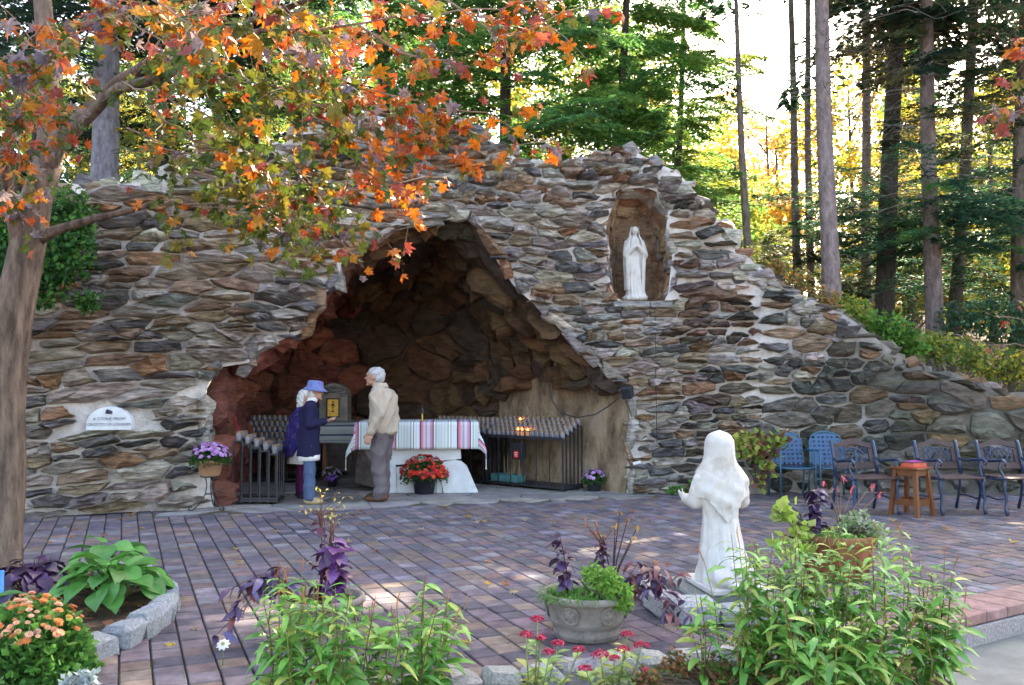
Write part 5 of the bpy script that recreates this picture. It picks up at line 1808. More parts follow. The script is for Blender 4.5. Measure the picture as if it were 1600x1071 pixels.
def bare_twigs(seed, name, label, base, tips, col, tipcol, lf=.05):
    r = random.Random(seed)
    base = Vector(base)
    t = thing(name, label, 'plant', base)
    mb = MB(); lb = MB()
    for (x, z, y0) in tips:
        e = Vector((x, y0, z))
        k = r.uniform(.35, .5)
        f = Vector((x * k * .6, y0 * .4, z * k))
        mb.tube([(0, 0, 0), f, e], [.007, .005, .002], 5, col)
        for _ in range(3):
            v, fa, c = blade(lf * r.uniform(.5, 1.2), .012, jit(tipcol, r, .4), .5, .2, 3)
            Rm = Matrix.Rotation(r.uniform(0, 6.28), 3, 'Z') @ Matrix.Rotation(r.uniform(-1.2, .5), 3, 'X')
            lb.add([e + Rm @ Vector(x_) for x_ in v], fa, c[0])
    mb.obj('stems', 'twig', t)
    lb.obj('dry_leaves', 'leaf_matte', t, kind='stuff')
    return t
bare_twigs(95, 'dried_stalk', 'dark branching dried stalk standing in the urn with medallions', UR + Vector((.16, .02, zt)), [(.02, .44, 0), (.10, .47, .02), (-.06, .36, 0), (.13, .36, -.03), (.05, .5, .03), (.16, .42, .02)], (0.06, 0.03, 0.035), (0.4, 0.22, 0.1))

def trailing(seed, name, label, base, ends, cols, n=10, leaf=.1, W=.034):
    """arching dark vine stems with pointed leaves"""
    r = random.Random(seed)
    base = Vector(base)
    t = thing(name, label, 'plant', base)
    ms = [mesh_of(blade(.2, W, jit(c, r, .25), r.uniform(.2, .7), .2, 4, False), 'leaf_dark') for c in cols for _ in range(2)]
    for e in ends:
        e = Vector(e)
        mid = e * .5 + Vector((0, 0, .12))
        P = resample([Vector(), e * .22 + Vector((0, 0, .1)), mid, e], 12)
        mb = MB(); mb.tube(P, [.004 - .0002 * i for i in range(12)], 4, (0.10, 0.025, 0.05), False)
        st = mb.wobj('stem', 'leaf_dark', t, True) if False else mb.obj('stem', 'leaf_dark', t, True)
        for k in range(n):
            p = P[min(11, 3 + int(k * 9 / n))] + Vector((r.gauss(0, .015), r.gauss(0, .015), r.gauss(0, .015)))
            a = r.uniform(0, 6.28)
            d = Vector((math.cos(a), math.sin(a), r.uniform(-1.0, .4)))
            place_leaf(r.choice(ms), 'leaf', st, Vector(), p, d, r.uniform(-.6, .6), leaf / .2 * r.uniform(.6, 1.3))
    return t
VP_ = [(0.10, 0.07, 0.14), (0.14, 0.10, 0.20), (0.07, 0.03, 0.08), (0.16, 0.05, 0.05)]
trailing(96, 'dark_vine', 'dark purple vine spilling from the urn towards the kneeling statue', UR + Vector((.22, -.02, zt)), [(.24, -.08, .06), (.36, .02, -.02), (.40, -.06, .12), (.30, -.12, -.10), (.20, .05, .16), (.42, .0, -.14), (.30, .05, .05)], VP_, 13, .10)
trailing(97, 'dark_vine', 'dark purple vine spilling left from the half hidden urn', UL + Vector((-.2, -.02, zt)), [(-.22, -.08, .05), (-.36, .0, -.06), (-.30, -.1, .10), (-.38, -.12, -.16), (-.15, .05, .12), (-.28, .05, .02)], VP_, 13, .11)
spire(98, 'purple_basil', 'big purple leaved plant in the half hidden urn at left', UL + Vector((.08, 0, zt)), .40, [(0.10, 0.03, 0.13), (0.075, 0.02, 0.09), (0.14, 0.06, 0.19)], 60, .095, .07, 2, top=(0.45, 0.38, 0.12))
spire(99, 'purple_basil', 'tall thin purple stem gone to yellow seed in the half hidden urn', UL + Vector((-.02, .02, zt)), .5, [(0.12, 0.03, 0.06), (0.09, 0.025, 0.06)], 18, .05, .04, 2, top=(0.5, 0.42, 0.12))

TP = Vector((2.56, 7.15, 0))
tp = thing('terracotta_planter', 'big rusty terracotta planter behind the right green stems', 'planter', TP)
b = MB(); b.lathe([(.20, 0), (.215, .01), (.27, .27), (.27, .28), (.30, .29), (.305, .345), (.29, .355), (.265, .35), (.26, .3)], 28); b.obj('bowl', 'terra', tp, True)
b = MB(); b.lathe([(.262, .31), (.001, .33)], 20); b.obj('potting_soil', 'soil', tp)
for k in range(10):
    b = MB(); w = k * .628
    b.tube([(.232 * math.cos(w), .232 * math.sin(w), .06), (.25 * math.cos(w + .12), .25 * math.sin(w + .12), .13), (.266 * math.cos(w), .266 * math.sin(w), .21)], [.012, .02, .008], 5)
    b.obj('moulded_leaf', 'terra', tp, True)
grass(101, 'grass_plant', 'green grassy plant in the terracotta planter', TP + Vector((.02, -.04, .31)), 330, .2, .24, GR + [(0.3, 0.4, 0.12)], W=.005)
spire(102, 'purple_basil', 'dark purple spire in the terracotta planter', TP + Vector((-.16, -.02, .3)), .46, [(0.035, 0.015, 0.05), (0.06, 0.025, 0.10)], 60, .07, .06)
leafy(103, 'chartreuse_vine', 'yellow green vine hanging on the left of the terracotta planter', 'plant', [(1232, 800, 7.05, 18), (1250, 830, 7.0, 18), (1225, 850, 6.95, 16), (1255, 860, 6.9, 18), (1215, 795, 7.1, 12)], [(0.42, 0.55, 0.10), (0.34, 0.48, 0.08), (0.5, 0.58, 0.18)], 130, .085, TP + Vector((-.2, -.1, .3)), 5, wd=.42)
leafy(104, 'variegated_plant', 'pale cream edged foliage on the right of the terracotta planter', 'plant', [(1340, 815, 7.1, 24), (1365, 830, 7.05, 20), (1320, 820, 7.1, 18), (1375, 850, 7.0, 14)], [(0.35, 0.45, 0.25), (0.25, 0.36, 0.16), (0.5, 0.55, 0.38)], 420, .05, TP + Vector((.15, -.05, .3)), 7)
bare_twigs(105, 'pink_stalk', 'sparse stalk with pinkish withered tips in the terracotta planter', TP + Vector((.04, .0, .3)), [(-.12, .46, 0), (.02, .5, .02), (.12, .42, .02), (.26, .44, 0), (.34, .36, .05), (-.04, .40, -.03)], (0.25, 0.15, 0.10), (0.55, 0.13, 0.17), .07)

# sedum and dried plants in the front bed
def sedum(seed, label, base, heads, group):
    r = random.Random(seed)
    base = Vector(base)
    t = thing('sedum', label, 'flowers', base, 0, group)
    ms = [mesh_of(blade(.2, .05, jit(c, r), .3, .2, 3), 'leaf_soft') for c in ((0.30, 0.42, 0.12), (0.40, 0.44, 0.12), (0.22, 0.36, 0.12))]
    for (x, y, z, s) in heads:
        e = Vector((x, y, z))
        mb = MB(); mb.tube([(x * .3, y * .3, 0), (x * .8, y * .8, z * .6), e], [.005, .004, .003], 5, (0.28, 0.34, 0.12)); st = mb.obj('stem', 'leaf_soft', t, True)
        fb = MB()
        for k in range(70):
            a, q = r.uniform(0, 6.28), math.sqrt(r.random()) * s
            p = e + Vector((q * math.cos(a), q * math.sin(a), .012 - .4 * q * q / s + r.uniform(-.004, .006)))
            v, f = hull_rock(r, p, (.012, .012, .012), None, 7)
            fb.add(v, f, jit(r.choice([(0.55, 0.05, 0.10), (0.45, 0.03, 0.07), (0.62, 0.10, 0.16)]), r, .2))
        fb.obj('flower_head', 'petal', t)
        for k in range(11):
            a = r.uniform(0, 6.28)
            place_leaf(r.choice(ms), 'leaf', t, Vector(), Vector((x * .3, y * .3, 0)).lerp(e, r.uniform(.15, .85)), (math.cos(a), math.sin(a), .5), 0, r.uniform(.25, .5))
    return t
def heads_at(base, lst):
    out = []
    for px, py, Y, s in lst:
        p = pix(px, py, Y) - Vector(base)
        out.append((p.x, p.y, p.z, s))
    return out
b1, b2 = (0.10, 4.50, -.06), (0.50, 4.60, -.06)
sedum(111, 'sedum with crimson flower heads left of the urn base', b1, heads_at(b1, [(840, 968, 4.5, .034), (822, 992, 4.45, .032), (845, 998, 4.5, .024), (872, 1006, 4.55, .034), (858, 1020, 4.4, .028), (905, 1016, 4.5, .032)]), 'sedums')
sedum(112, 'sedum with crimson flower heads right of the urn base', b2, heads_at(b2, [(938, 1022, 4.5, .045), (980, 992, 4.65, .032), (1003, 1008, 4.6, .04), (975, 1015, 4.55, .034), (1010, 1050, 4.5, .02), (915, 1045, 4.4, .034), (960, 1030, 4.5, .026)]), 'sedums')
bare_twigs(113, 'dried_plant', 'brown dried flower stalks beside the granite blocks in the front bed', (1.0, 4.75, -.06), [(-.06, .30, 0), (.0, .34, 0), (.05, .28, 0), (.12, .26, .02), (-.12, .2, 0), (.18, .2, 0)], (0.2, 0.11, 0.05), (0.3, 0.15, 0.06))
leafy(114, 'dried_plant', 'low russet dried ground plant at the bottom of the front bed', 'plant', [(1060, 1050, 4.6, 34), (1120, 1055, 4.6, 30), (1180, 1060, 4.6, 34), (1010, 1062, 4.5, 24)], [(0.28, 0.13, 0.05), (0.2, 0.1, 0.05), (0.12, 0.14, 0.04)], 900, .035, (1.05, 4.6, -.06), 8)
w = MB()
for k in range(9):
    a = k * .698
    v, f, c = blade(.04, .011, (0.75, 0.74, 0.76), .3, .1, 3)
    w.add([Matrix.Rotation(a, 3, 'Z') @ Vector(q) for q in v], f, c[0])
w.lathe([(0, .012), (.009, .009), (.01, 0)], 7, (0, 0, 0), (0.5, 0.4, 0.1))
wf = thing('white_flower', 'single white daisy like flower beside the left green stems', 'flower', tuple(gp(348, 1040)))
st = MB(); st.tube([(0, 0, 0), (.0, 0, .05), (0, 0, .11)], .003, 5, (.12, .25, .05)); st.obj('stem', 'leaf_soft', wf)
w.obj('petals', 'petal', wf, loc=(0, 0, .115), rot=(.7, 0, 0))

# ------------------------------------------------------------------ potted mums by the cave
def pot_part(r0, r1, h, m, rim=.012):
    def f(t):
        b = MB()
        b.lathe([(r0, 0), (r0 + .004, .004), (r1, h * .84), (r1 + rim, h * .85), (r1 + rim, h), (r1 - .004, h), (r1 - .01, h * .8)], 22)
        b.obj('pot', m, t, True)
        s = MB(); s.lathe([(r1 - .008, h * .9), (.001, h * .92)], 14); s.obj('potting_soil', 'soil', t)
        return h * .9
    return f
p = gp(661, 774)
mum(121, 'red_mum', 'red flowering mum in a black pot before the altar', (p.x, p.y + .17, 0), .33, .30, [(0.04, 0.11, 0.03), (0.06, 0.15, 0.03)], [(0.62, 0.03, 0.025), (0.52, 0.02, 0.03), (0.70, 0.07, 0.03)], 170, .035, 1500, .3, pot_part(.13, .165, .25, 'plastic_pot'), (.1, 1.0))
PK = [(0.55, 0.30, 0.62), (0.62, 0.38, 0.66), (0.48, 0.22, 0.55)]
p = gp(929, 769)
mum(122, 'pink_mum', 'small lilac mum in a black pot beside the right candle rack', (p.x, p.y + .1, 0), .165, .17, [(0.04, 0.12, 0.03), (0.06, 0.16, 0.03)], PK, 60, .028, 700, .3, pot_part(.085, .11, .15, 'plastic_pot'), (.25, 1.0))
# wrought iron stand and the pot on it
SP = gp(322, 800) + Vector((0, .12, 0))
stand = thing('plant_stand', 'wrought iron plant stand with scrolled feet at the left of the cave', 'plant stand', SP)
for a in (-2.6, -.5, 1.6):
    mb = MB()
    c, s = math.cos(a), math.sin(a)
    prof = [(.05, .40), (.035, .30), (.05, .2), (.12, .08), (.2, .015), (.235, .02), (.24, .05), (.215, .06), (.205, .04)]
    mb.tube([(c * q, s * q, z) for q, z in prof], .007, 6)
    mb.obj('leg', 'iron', stand, True)
mb = MB(); mb.tube([(.11 * math.cos(k * .3927), .11 * math.sin(k * .3927), .41) for k in range(17)], .007, 6); mb.obj('ring', 'iron', stand, True)
mb = MB(); mb.tube([(.05 * math.cos(k * .3927), .05 * math.sin(k * .3927), .2) for k in range(17)], .005, 6); mb.obj('brace_ring', 'iron', stand, True)
mb = MB(); mb.box((0, 0, .415), (.2, .02, .006)); mb.box((0, 0, .409), (.02, .2, .006)); mb.obj('cross_bar', 'iron', stand)
pm2 = mum(123, 'pink_mum', 'lilac mum in a tan pot on the iron plant stand', (SP.x, SP.y, .42), .235, .22, [(0.035, 0.11, 0.03), (0.06, 0.16, 0.03)], PK, 110, .033, 1100, .35, pot_part(.115, .15, .19, 'tan_pot', .016), (.3, 1.0))

# planter box with vine against the wall, right of the kneeling statue
VB = gp(1178, 770)
vb = thing('planter_tub', 'weathered grey tub against the wall behind the kneeling statue', 'planter', (VB.x, VB.y - .05, 0))
b = MB(); b.lathe([(.19, 0), (.2, .01), (.23, .33), (.245, .34), (.245, .37), (.22, .37), (.21, .3)], 20); b.obj('bowl', 'urn', vb, True)
b = MB(); b.lathe([(.212, .33), (.001, .34)], 14); b.obj('potting_soil', 'soil', vb)
leafy(131, 'potted_vine', 'yellow green and burgundy vine growing in the grey tub', 'plant', [(1190, 700, 12.1, 30), (1165, 690, 12.2, 22), (1215, 690, 12.1, 20), (1195, 735, 12.0, 16), (1187, 755, 11.95, 10)], [(0.30, 0.40, 0.07), (0.22, 0.32, 0.06), (0.25, 0.10, 0.07), (0.4, 0.38, 0.08), (0.16, 0.07, 0.09)], 330, .11, (VB.x, VB.y - .05, .34), 8, wd=.4)
# weeds along the foot of the wall
leafy(132, 'weeds', 'green weeds sprouting at the wall foot left of the kneeling statue', 'weeds', [(1085, 760, 12.4, 12), (1065, 765, 12.4, 8), (1050, 766, 12.4, 8)], [(0.10, 0.26, 0.05), (0.15, 0.32, 0.06)], 160, .06, tuple(gp(1080, 772)), 5)

# ------------------------------------------------------------------ fallen leaves, one by one
FALL = [(0.50, 0.33, 0.10), (0.42, 0.24, 0.10), (0.55, 0.42, 0.08), (0.38, 0.17, 0.08), (0.46, 0.36, 0.24)]
FM = []
for c in FALL:
    for q in ((.5, -.1), (-.3, .3)):
        v, f, cc = maple_leaf(c, *q)
        me = new_mesh('fallen_leaf', v, f, cc); me.materials.append(M['leaf_matte']); FM.append(me)
rl = random.Random(17)
FPX_L = [(55, 820), (100, 826), (122, 828), (190, 812), (205, 806), (75, 850), (112, 838), (224, 826), (160, 836), (203, 856), (312, 882), (372, 882), (410, 808), (430, 830), (368, 858), (590, 864), (785, 915),
         (745, 820), (758, 818), (820, 816), (866, 818), (735, 810), (655, 830), (766, 878), (765, 916), (728, 1012), (714, 1040), (806, 926), (1020, 882), (1000, 850), (1050, 792), (990, 802), (1045, 886), (1010, 812),
         (1480, 830), (1535, 872), (1420, 838), (1580, 850), (1450, 822), (1185, 810), (1160, 790), (1395, 815), (345, 800), (300, 798), (480, 880), (540, 850), (640, 800), (690, 795), (880, 790), (560, 800), (300, 985), (345, 1015), (262, 1010), (430, 985), (650, 1000)]
for px_, py_ in FPX_L:
    p = gp(px_, py_)
    if (p.x - BED_C[0]) ** 2 + (p.y - BED_C[1]) ** 2 < (BED_R + .1) ** 2 or p.y > base_y(p.x) - .1 or not pt_in_poly(p.x, p.y, PLAZA): continue
    o = add('fallen_leaf', rl.choice(FM), None, None, (p.x, p.y, .014), (rl.uniform(-.25, .25), rl.uniform(-.25, .25), rl.uniform(0, 6.28)), rl.uniform(.05, .085))
    lm = min((('the maple bed', -2.3, 6.4), ('the cave mouth', -1.2, 11.2), ('the stone urn', .45, 5.5), ('the kneeling statue', 1.5, 6.3), ('the armchairs', 5, 10.4), ('the left wall', -4.6, 10.3), ('the half hidden urn', -1.1, 5.4), ('the middle of the plaza', 0, 8.2)), key=lambda q: (q[1] - p.x) ** 2 + (q[2] - p.y) ** 2)[0]
    ci = FM.index(o.data) // 2
    tag(o, ('ochre', 'brown', 'yellow', 'russet', 'pale tan')[ci] + ' fallen leaf on the paving near ' + lm, 'leaf', 'fallen leaves near ' + lm)
lt = MB()
rs = NR_(6)
n = 700
a = rs.rand(n) * 6.28; q = np.sqrt(rs.rand(n)) * (BED_R - .12)
pts = np.stack([BED_C[0] + q * np.cos(a), BED_C[1] + q * np.sin(a), .035 + rs.rand(n) * .025], 1)
d = norm(np.stack([rs.normal(0, 1, n), rs.normal(0, 1, n), rs.normal(0, .25, n)], 1)); sd = norm(np.cross(d, np.array([0, 0, 1.0]) + rs.normal(0, .3, (n, 3))))
V = leaf_quads(rs, pts, d, sd, rs.uniform(.04, .1, n), rs.uniform(.015, .03, n))
C = np.array([(0.3, 0.13, 0.06), (0.2, 0.09, 0.05), (0.38, 0.2, 0.1), (0.35, 0.1, 0.07)])[rs.randint(4, size=n)]
tag(add('leaf_litter', np_mesh('leaf_litter', V, np.arange(len(V)).reshape(-1, 4), C), 'leaf_matte'), 'brown leaf litter covering the bed under the maple', 'leaves', kind='stuff')
# ================================================================== ALTAR, RACKS, FURNITURE
def mplain(name, col, **kw):
    M[name] = mat(name, col, **kw)
    return name
mplain('dark_slab', (0.16, 0.15, 0.145), rough=.6, var=.3)
M['white_slab'] = mat('white_marble_slab', (0.62, 0.62, 0.63), 0.55, 0.15, 4, bump=.4, bscale=18, second=(0.4, 0.4, 0.43), second_scale=2.5)
M['dark_rock'] = mat('dark_rock', (0.13, 0.10, 0.09), 0.85, 0.5, 5, bump=.8, bscale=14, bdist=.04)
M['wood'] = mat('oak_wood', (0.17, 0.055, 0.016), 0.5, 0.3, 9, (1, 1, .2), .2, 30, .004, spec=.4)
M['chair_wood'] = mat('chair_wood', (0.065, 0.036, 0.032), 0.55, 0.35, 12, (.3, 1, 1), .3, 30, .004, spec=.4)
M['blue_iron'] = mat('blue_black_iron', (0.018, 0.035, 0.085), 0.35, 0.3, 20, bump=.2, bscale=60, spec=.6)
M['teal_metal'] = mat('teal_painted_metal', (0.025, 0.10, 0.15), 0.4, 0.15, 10, bump=0, spec=.5)
M['strap'] = mat('blue_vinyl_strap', (0.025, 0.085, 0.19), 0.45, 0.15, 10, bump=0, spec=.5)
M['gold'] = mat('brass', (0.75, 0.45, 0.10), 0.35, 0.25, 20, bump=.2, bscale=60, metal=.7)
M['col'] = mat('painted', None, 0.6, 0.1, 10, bump=0)
M['glass'] = mat('votive_glass', None, 0.3, 0.15, 20, bump=0, spec=.6)
M['flame'] = mat('flame', (1.0, 0.25, 0.03), 0.5, 0, bump=0, emit=5)
M['red_card'] = mat('red_card', (0.75, 0.03, 0.025), 0.6, 0.1, bump=0)
M['white_card'] = mat('white_card', (0.75, 0.75, 0.77), 0.7, 0.05, bump=0)
M['letter'] = mat('dark_lettering', (0.09, 0.09, 0.13), 0.7, 0, bump=0)

def stripe_mat(name, axis, period, stops, var=.08):
    m = bpy.data.materials.new(name); m.use_nodes = True
    nt = m.node_tree; L = nt.links.new
    p = nt.nodes['Principled BSDF']; p.inputs['Roughness'].default_value = .9
    tc = _n(nt, 'ShaderNodeUVMap')
    sx = _n(nt, 'ShaderNodeSeparateXYZ'); L(tc.outputs[0], sx.inputs[0])
    dv = _n(nt, 'ShaderNodeMath', operation='DIVIDE'); dv.inputs[1].default_value = period
    L(sx.outputs[axis], dv.inputs[0])
    fr = _n(nt, 'ShaderNodeMath', operation='FRACT'); L(dv.outputs[0], fr.inputs[0])
    cr = _n(nt, 'ShaderNodeValToRGB'); cr.color_ramp.interpolation = 'CONSTANT'
    e = cr.color_ramp.elements
    e[0].position, e[0].color = stops[0][0], (*stops[0][1], 1)
    e[1].position, e[1].color = stops[1][0], (*stops[1][1], 1)
    for q, c in stops[2:]:
        k = e.new(q); k.color = (*c, 1)
    L(fr.outputs[0], cr.inputs[0])
    nz = _n(nt, 'ShaderNodeTexNoise', Scale=140.0, Detail=2.0)
    bp = _n(nt, 'ShaderNodeBump', Strength=.3, Distance=.004); L(nz.outputs[0], bp.inputs['Height']); L(bp.outputs[0], p.inputs['Normal'])
    L(cr.outputs[0], p.inputs['Base Color'])
    return m
W1, BLU, GRN, PNK, PRP, WHT = (0.62, 0.62, 0.62), (0.05, 0.06, 0.22), (0.22, 0.40, 0.30), (0.70, 0.20, 0.20), (0.42, 0.32, 0.50), (0.75, 0.74, 0.72)
M['serape'] = stripe_mat('striped_serape', 0, 0.52, [(0, WHT), (.03, W1), (.05, WHT), (.07, BLU), (.11, PNK), (.17, (0.62, 0.50, 0.52)), (.22, PRP), (.27, (0.62, 0.58, 0.62)), (.34, PRP), (.38, PNK), (.42, BLU), (.45, WHT), (.49, GRN), (.52, W1), (.56, (0.5, 0.58, 0.55)), (.60, W1), (.64, (0.48, 0.5, 0.58)), (.67, W1), (.72, (0.45, 0.55, 0.5)), (.75, W1), (.82, GRN), (.85, WHT), (.90, BLU), (.92, WHT), (.96, (0.6, 0.6, 0.64))])
M['serape2'] = stripe_mat('dim_striped_blanket', 1, 0.36, [(0, (0.34, 0.33, 0.29)), (.12, (0.05, 0.05, 0.09)), (.2, (0.32, 0.33, 0.28)), (.3, (0.16, 0.2, 0.17)), (.36, (0.34, 0.33, 0.3)), (.5, (0.22, 0.23, 0.24)), (.56, (0.36, 0.34, 0.3)), (.72, (0.05, 0.05, 0.10)), (.80, (0.3, 0.3, 0.26))])

def set_uv(me, uv):
    l = me.uv_layers.new(name='UVMap')
    for lp in me.loops:
        l.data[lp.index].uv = uv[lp.vertex_index]

def cloth_on_box(name, label, loc, rz, W, D, H, hang, side, m, seed, tassel=True):
    """cloth over a table top: hangs in front and behind, corner points drop at the ends"""
    r = random.Random(seed)
    t = thing(name, label, 'cloth', loc, rz)
    NXc, NYc = 72, 40
    tw, td = W + 2 * side, D + 2 * hang
    vs, fs, uv = [], [], []
    for i in range(NXc + 1):
        for j in range(NYc + 1):
            a, b = -tw / 2 + tw * i / NXc, -td / 2 + td * j / NYc
            ox, oy = max(0, abs(a) - W / 2), max(0, abs(b) - D / 2)
            x = max(-W / 2, min(W / 2, a)); y = max(-D / 2, min(D / 2, b))
            z = H
            o = ox + oy
            wob = .012 * math.sin(a * 17 + seed) * min(1, oy * 6) + .012 * math.sin(b * 15) * min(1, ox * 6)
            if ox > 0 and oy > 0:      # corner: folds together into a hanging point
                q = max(ox, oy)
                z = H - (ox ** 2 + oy ** 2) ** .5 * 1.0
                k = min(ox, oy) * .55
                x += math.copysign(.012 + k * .55 + wob, a); y += math.copysign(.012 + k * .25, b)
            elif ox > 0:
                z = H - ox; x += math.copysign(.014 + wob, a)
            elif oy > 0:
                z = H - oy; y += math.copysign(.014 + wob, b)
            vs.append((x, y, z + .008 + r.uniform(-.0008, .0008)))
            uv.append((a, b))
    for i in range(NXc):
        for j in range(NYc):
            q = i * (NYc + 1) + j
            fs.append((q, q + NYc + 1, q + NYc + 2, q + 1))
    me = new_mesh('fabric', vs, fs, None, True)
    set_uv(me, uv)
    o = add('fabric', me, m, t)
    sm = o.modifiers.new('thick', 'SOLIDIFY'); sm.thickness = .006
    if tassel:
        for sx in (-1, 1):
            c = Vector(vs[(NXc if sx > 0 else 0) * (NYc + 1)])
            b = MB(); b.tube([c, c - Vector((0, 0, .05)), c - Vector((0, 0, .12)), c - Vector((0, 0, .15))], [.006, .008, .006, .014], 6, (0.6, 0.55, 0.48)); b.obj('tassel', 'col', t)
    return t

# --- altar: white slabs and dark rock carrying a table top
AL = Vector((-1.36, 13.02, 0)); ARZ = .07
alt = thing('stone_altar', 'stone altar of pale slabs and dark rock at the cave mouth', 'altar', AL, ARZ)
MB().box((0, 0, .945), (1.66, .84, .09), 0, bev=.012).obj('table_top', 'dark_slab', alt)
def slab(poly, y, d, m, nm='slab'):
    mb = MB(); mb.prism(poly, (0, y, 0), (1, 0, 0), (0, 0, 1), (0, 1, 0), d, (.6, .6, .6)); mb.obj(nm, m, alt)
slab([(-.50, 0), (-.28, 0), (-.30, .42), (-.42, .5)], -.36, .1, 'white_slab')
slab([(-.27, 0), (-.03, 0), (-.03, .3), (-.05, .36), (-.29, .36)], -.37, .12, 'white_slab')
slab([(-.02, 0), (.26, 0), (.27, .33), (.0, .34)], -.355, .1, 'white_slab')
slab([(.27, 0), (.36, 0), (.33, .2), (.28, .34)], -.365, .1, 'white_slab')
slab([(.375, 0), (.86, 0), (.70, .37), (.62, .44), (.52, .46), (.36, .43), (.31, .3)], -.39, .14, 'white_slab')
slab([(-.35, .385), (.62, .47), (.60, .9), (-.40, .9)], -.33, .1, 'white_slab', 'upper_slab')
v, f = hull_rock(random.Random(3), (-.62, -.05, .42), (.75, .75, .95), Matrix.Rotation(.2, 3, 'Z') @ Matrix.Rotation(-.28, 3, 'Y'), 22)
MB().add(v, f).obj('rock_support', 'dark_rock', alt)
v, f = hull_rock(random.Random(4), (.05, .05, .45), (1.0, .55, .95), Matrix.Rotation(0, 3, 'Z'), 22)
MB().add(v, f).obj('rock_core', 'dark_rock', alt)
cloth_on_box('altar_cloth', 'bright striped woven cloth with tassels draped over the stone altar', AL + Vector((0, 0, 0)), ARZ, 1.70, .88, .99, .38, .34, 'serape', 2)
c = Vector(AL) + Vector((.08, -.2, 1.0))
cd = thing('altar_candle', 'short candle in a brass holder with a dark top on the altar cloth', 'candle', c)
MB().lathe([(.035, 0), (.035, .008), (.012, .015), (.012, .11), (.014, .115), (.0, .115)], 12).obj('holder', 'gold', cd, True)
MB().lathe([(.02, .11), (.024, .13), (.02, .17), (.006, .19), (.004, .23), (0, .235)], 10).obj('snuffer_top', 'iron', cd, True)

# --- side table with a dim blanket
ST = Vector((-2.66, 14.1, 0))
st = thing('side_table', 'small wooden table left of the altar under a dim striped blanket', 'table', ST, .15)
MB().box((0, 0, .89), (.62, .5, .04), 0, bev=.006).obj('table_top', 'wood', st)
for sx in (-1, 1):
    for sy in (-1, 1):
        MB().box((sx * .26, sy * .2, .435), (.055, .055, .87), 0, bev=.005).obj('leg', 'wood', st)
cloth_on_box('blanket', 'dim striped blanket on the small table left of the altar', ST, .15, .66, .54, .912, .30, .10, 'serape2', 5, False)
def vase(label, loc, cols, n=26, seed=1, R0=.13):
    return mum(seed, 'vase_flowers', label, loc, R0, R0 * .9, [(0.05, 0.12, 0.03)], cols, n, .03, 120, .3, pot_part(.05, .07, .16, 'plastic_pot', .004), (.1, 1))
vase('pale lilac flowers in a dark vase under the small table', (ST.x - .08, ST.y - .42, 0), [(0.45, 0.36, 0.5), (0.6, 0.5, 0.62)], 34, 141, .14)
vase('low violet flowers on the floor before the small table', (ST.x - .02, ST.y - .66, -.06), [(0.32, 0.12, 0.62), (0.4, 0.2, 0.7)], 22, 142, .1)

# --- tabernacle
TBN = Vector((-2.98, 15.1, 0))
tb = thing('tabernacle', 'arched stone tabernacle with a gold door at the back of the cave', 'tabernacle', TBN, 0)
v, f = hull_rock(random.Random(8), (0, .1, .42), (.75, .6, .9), Matrix.Rotation(0, 3, 'Z'), 22)
MB().add(v, f).obj('pedestal', 'dark_rock', tb)
MB().box((.02, 0, .89), (.62, .5, .06), 0, bev=.01).obj('shelf', 'dark_slab', tb)
arch = [(-.235, 0), (.235, 0), (.235, .42)] + [(.235 * math.cos(a), .42 + .20 * math.sin(a)) for a in np.linspace(.1, math.pi - .1, 13)] + [(-.235, .42)]
mb = MB(); mb.prism(arch, (0, -.12, .92), (1, 0, 0), (0, 0, 1), (0, 1, 0), .35); mb.obj('body', 'urn', tb)
for k in range(9):
    a0, a1 = math.pi * k / 9 + .03, math.pi * (k + 1) / 9 - .03
    P = [(.232 * math.cos(a0), .40 + .19 * math.sin(a0)), (.232 * math.cos(a1), .40 + .19 * math.sin(a1)), (.12 * math.cos(a1), .38 + .08 * math.sin(a1)), (.12 * math.cos(a0), .38 + .08 * math.sin(a0))]
    mb = MB(); mb.prism(P, (0, -.135, .92), (1, 0, 0), (0, 0, 1), (0, 1, 0), .02, (.3, .28, .26)); mb.obj('arch_stone', 'stone', tb)
door = MB().box((0, -.135, 1.13), (.20, .03, .30), 0, bev=.004).obj('door', 'gold', tb)
mb = MB()
for a, b in (((-.1, 0, 0), (.02, .02, .32)), ((.1, 0, 0), (.02, .02, .32)), ((0, 0, .15), (.22, .02, .02)), ((0, 0, -.15), (.22, .02, .02))):
    mb.box(Vector((0, -.15, 1.13)) + Vector(a), b)
mb.obj('door_frame', 'iron', tb)
mb = MB()
for z, w in ((1.07, .05), (1.10, .016), (1.13, .02), (1.165, .06), (1.19, .045)):
    mb.box((0, -.153, z), (w, .008, .022))
mb.box((0, -.153, 1.225), (.012, .008, .05)); mb.box((0, -.153, 1.228), (.04, .008, .012))
mb.obj('chalice_emblem', 'iron', tb)

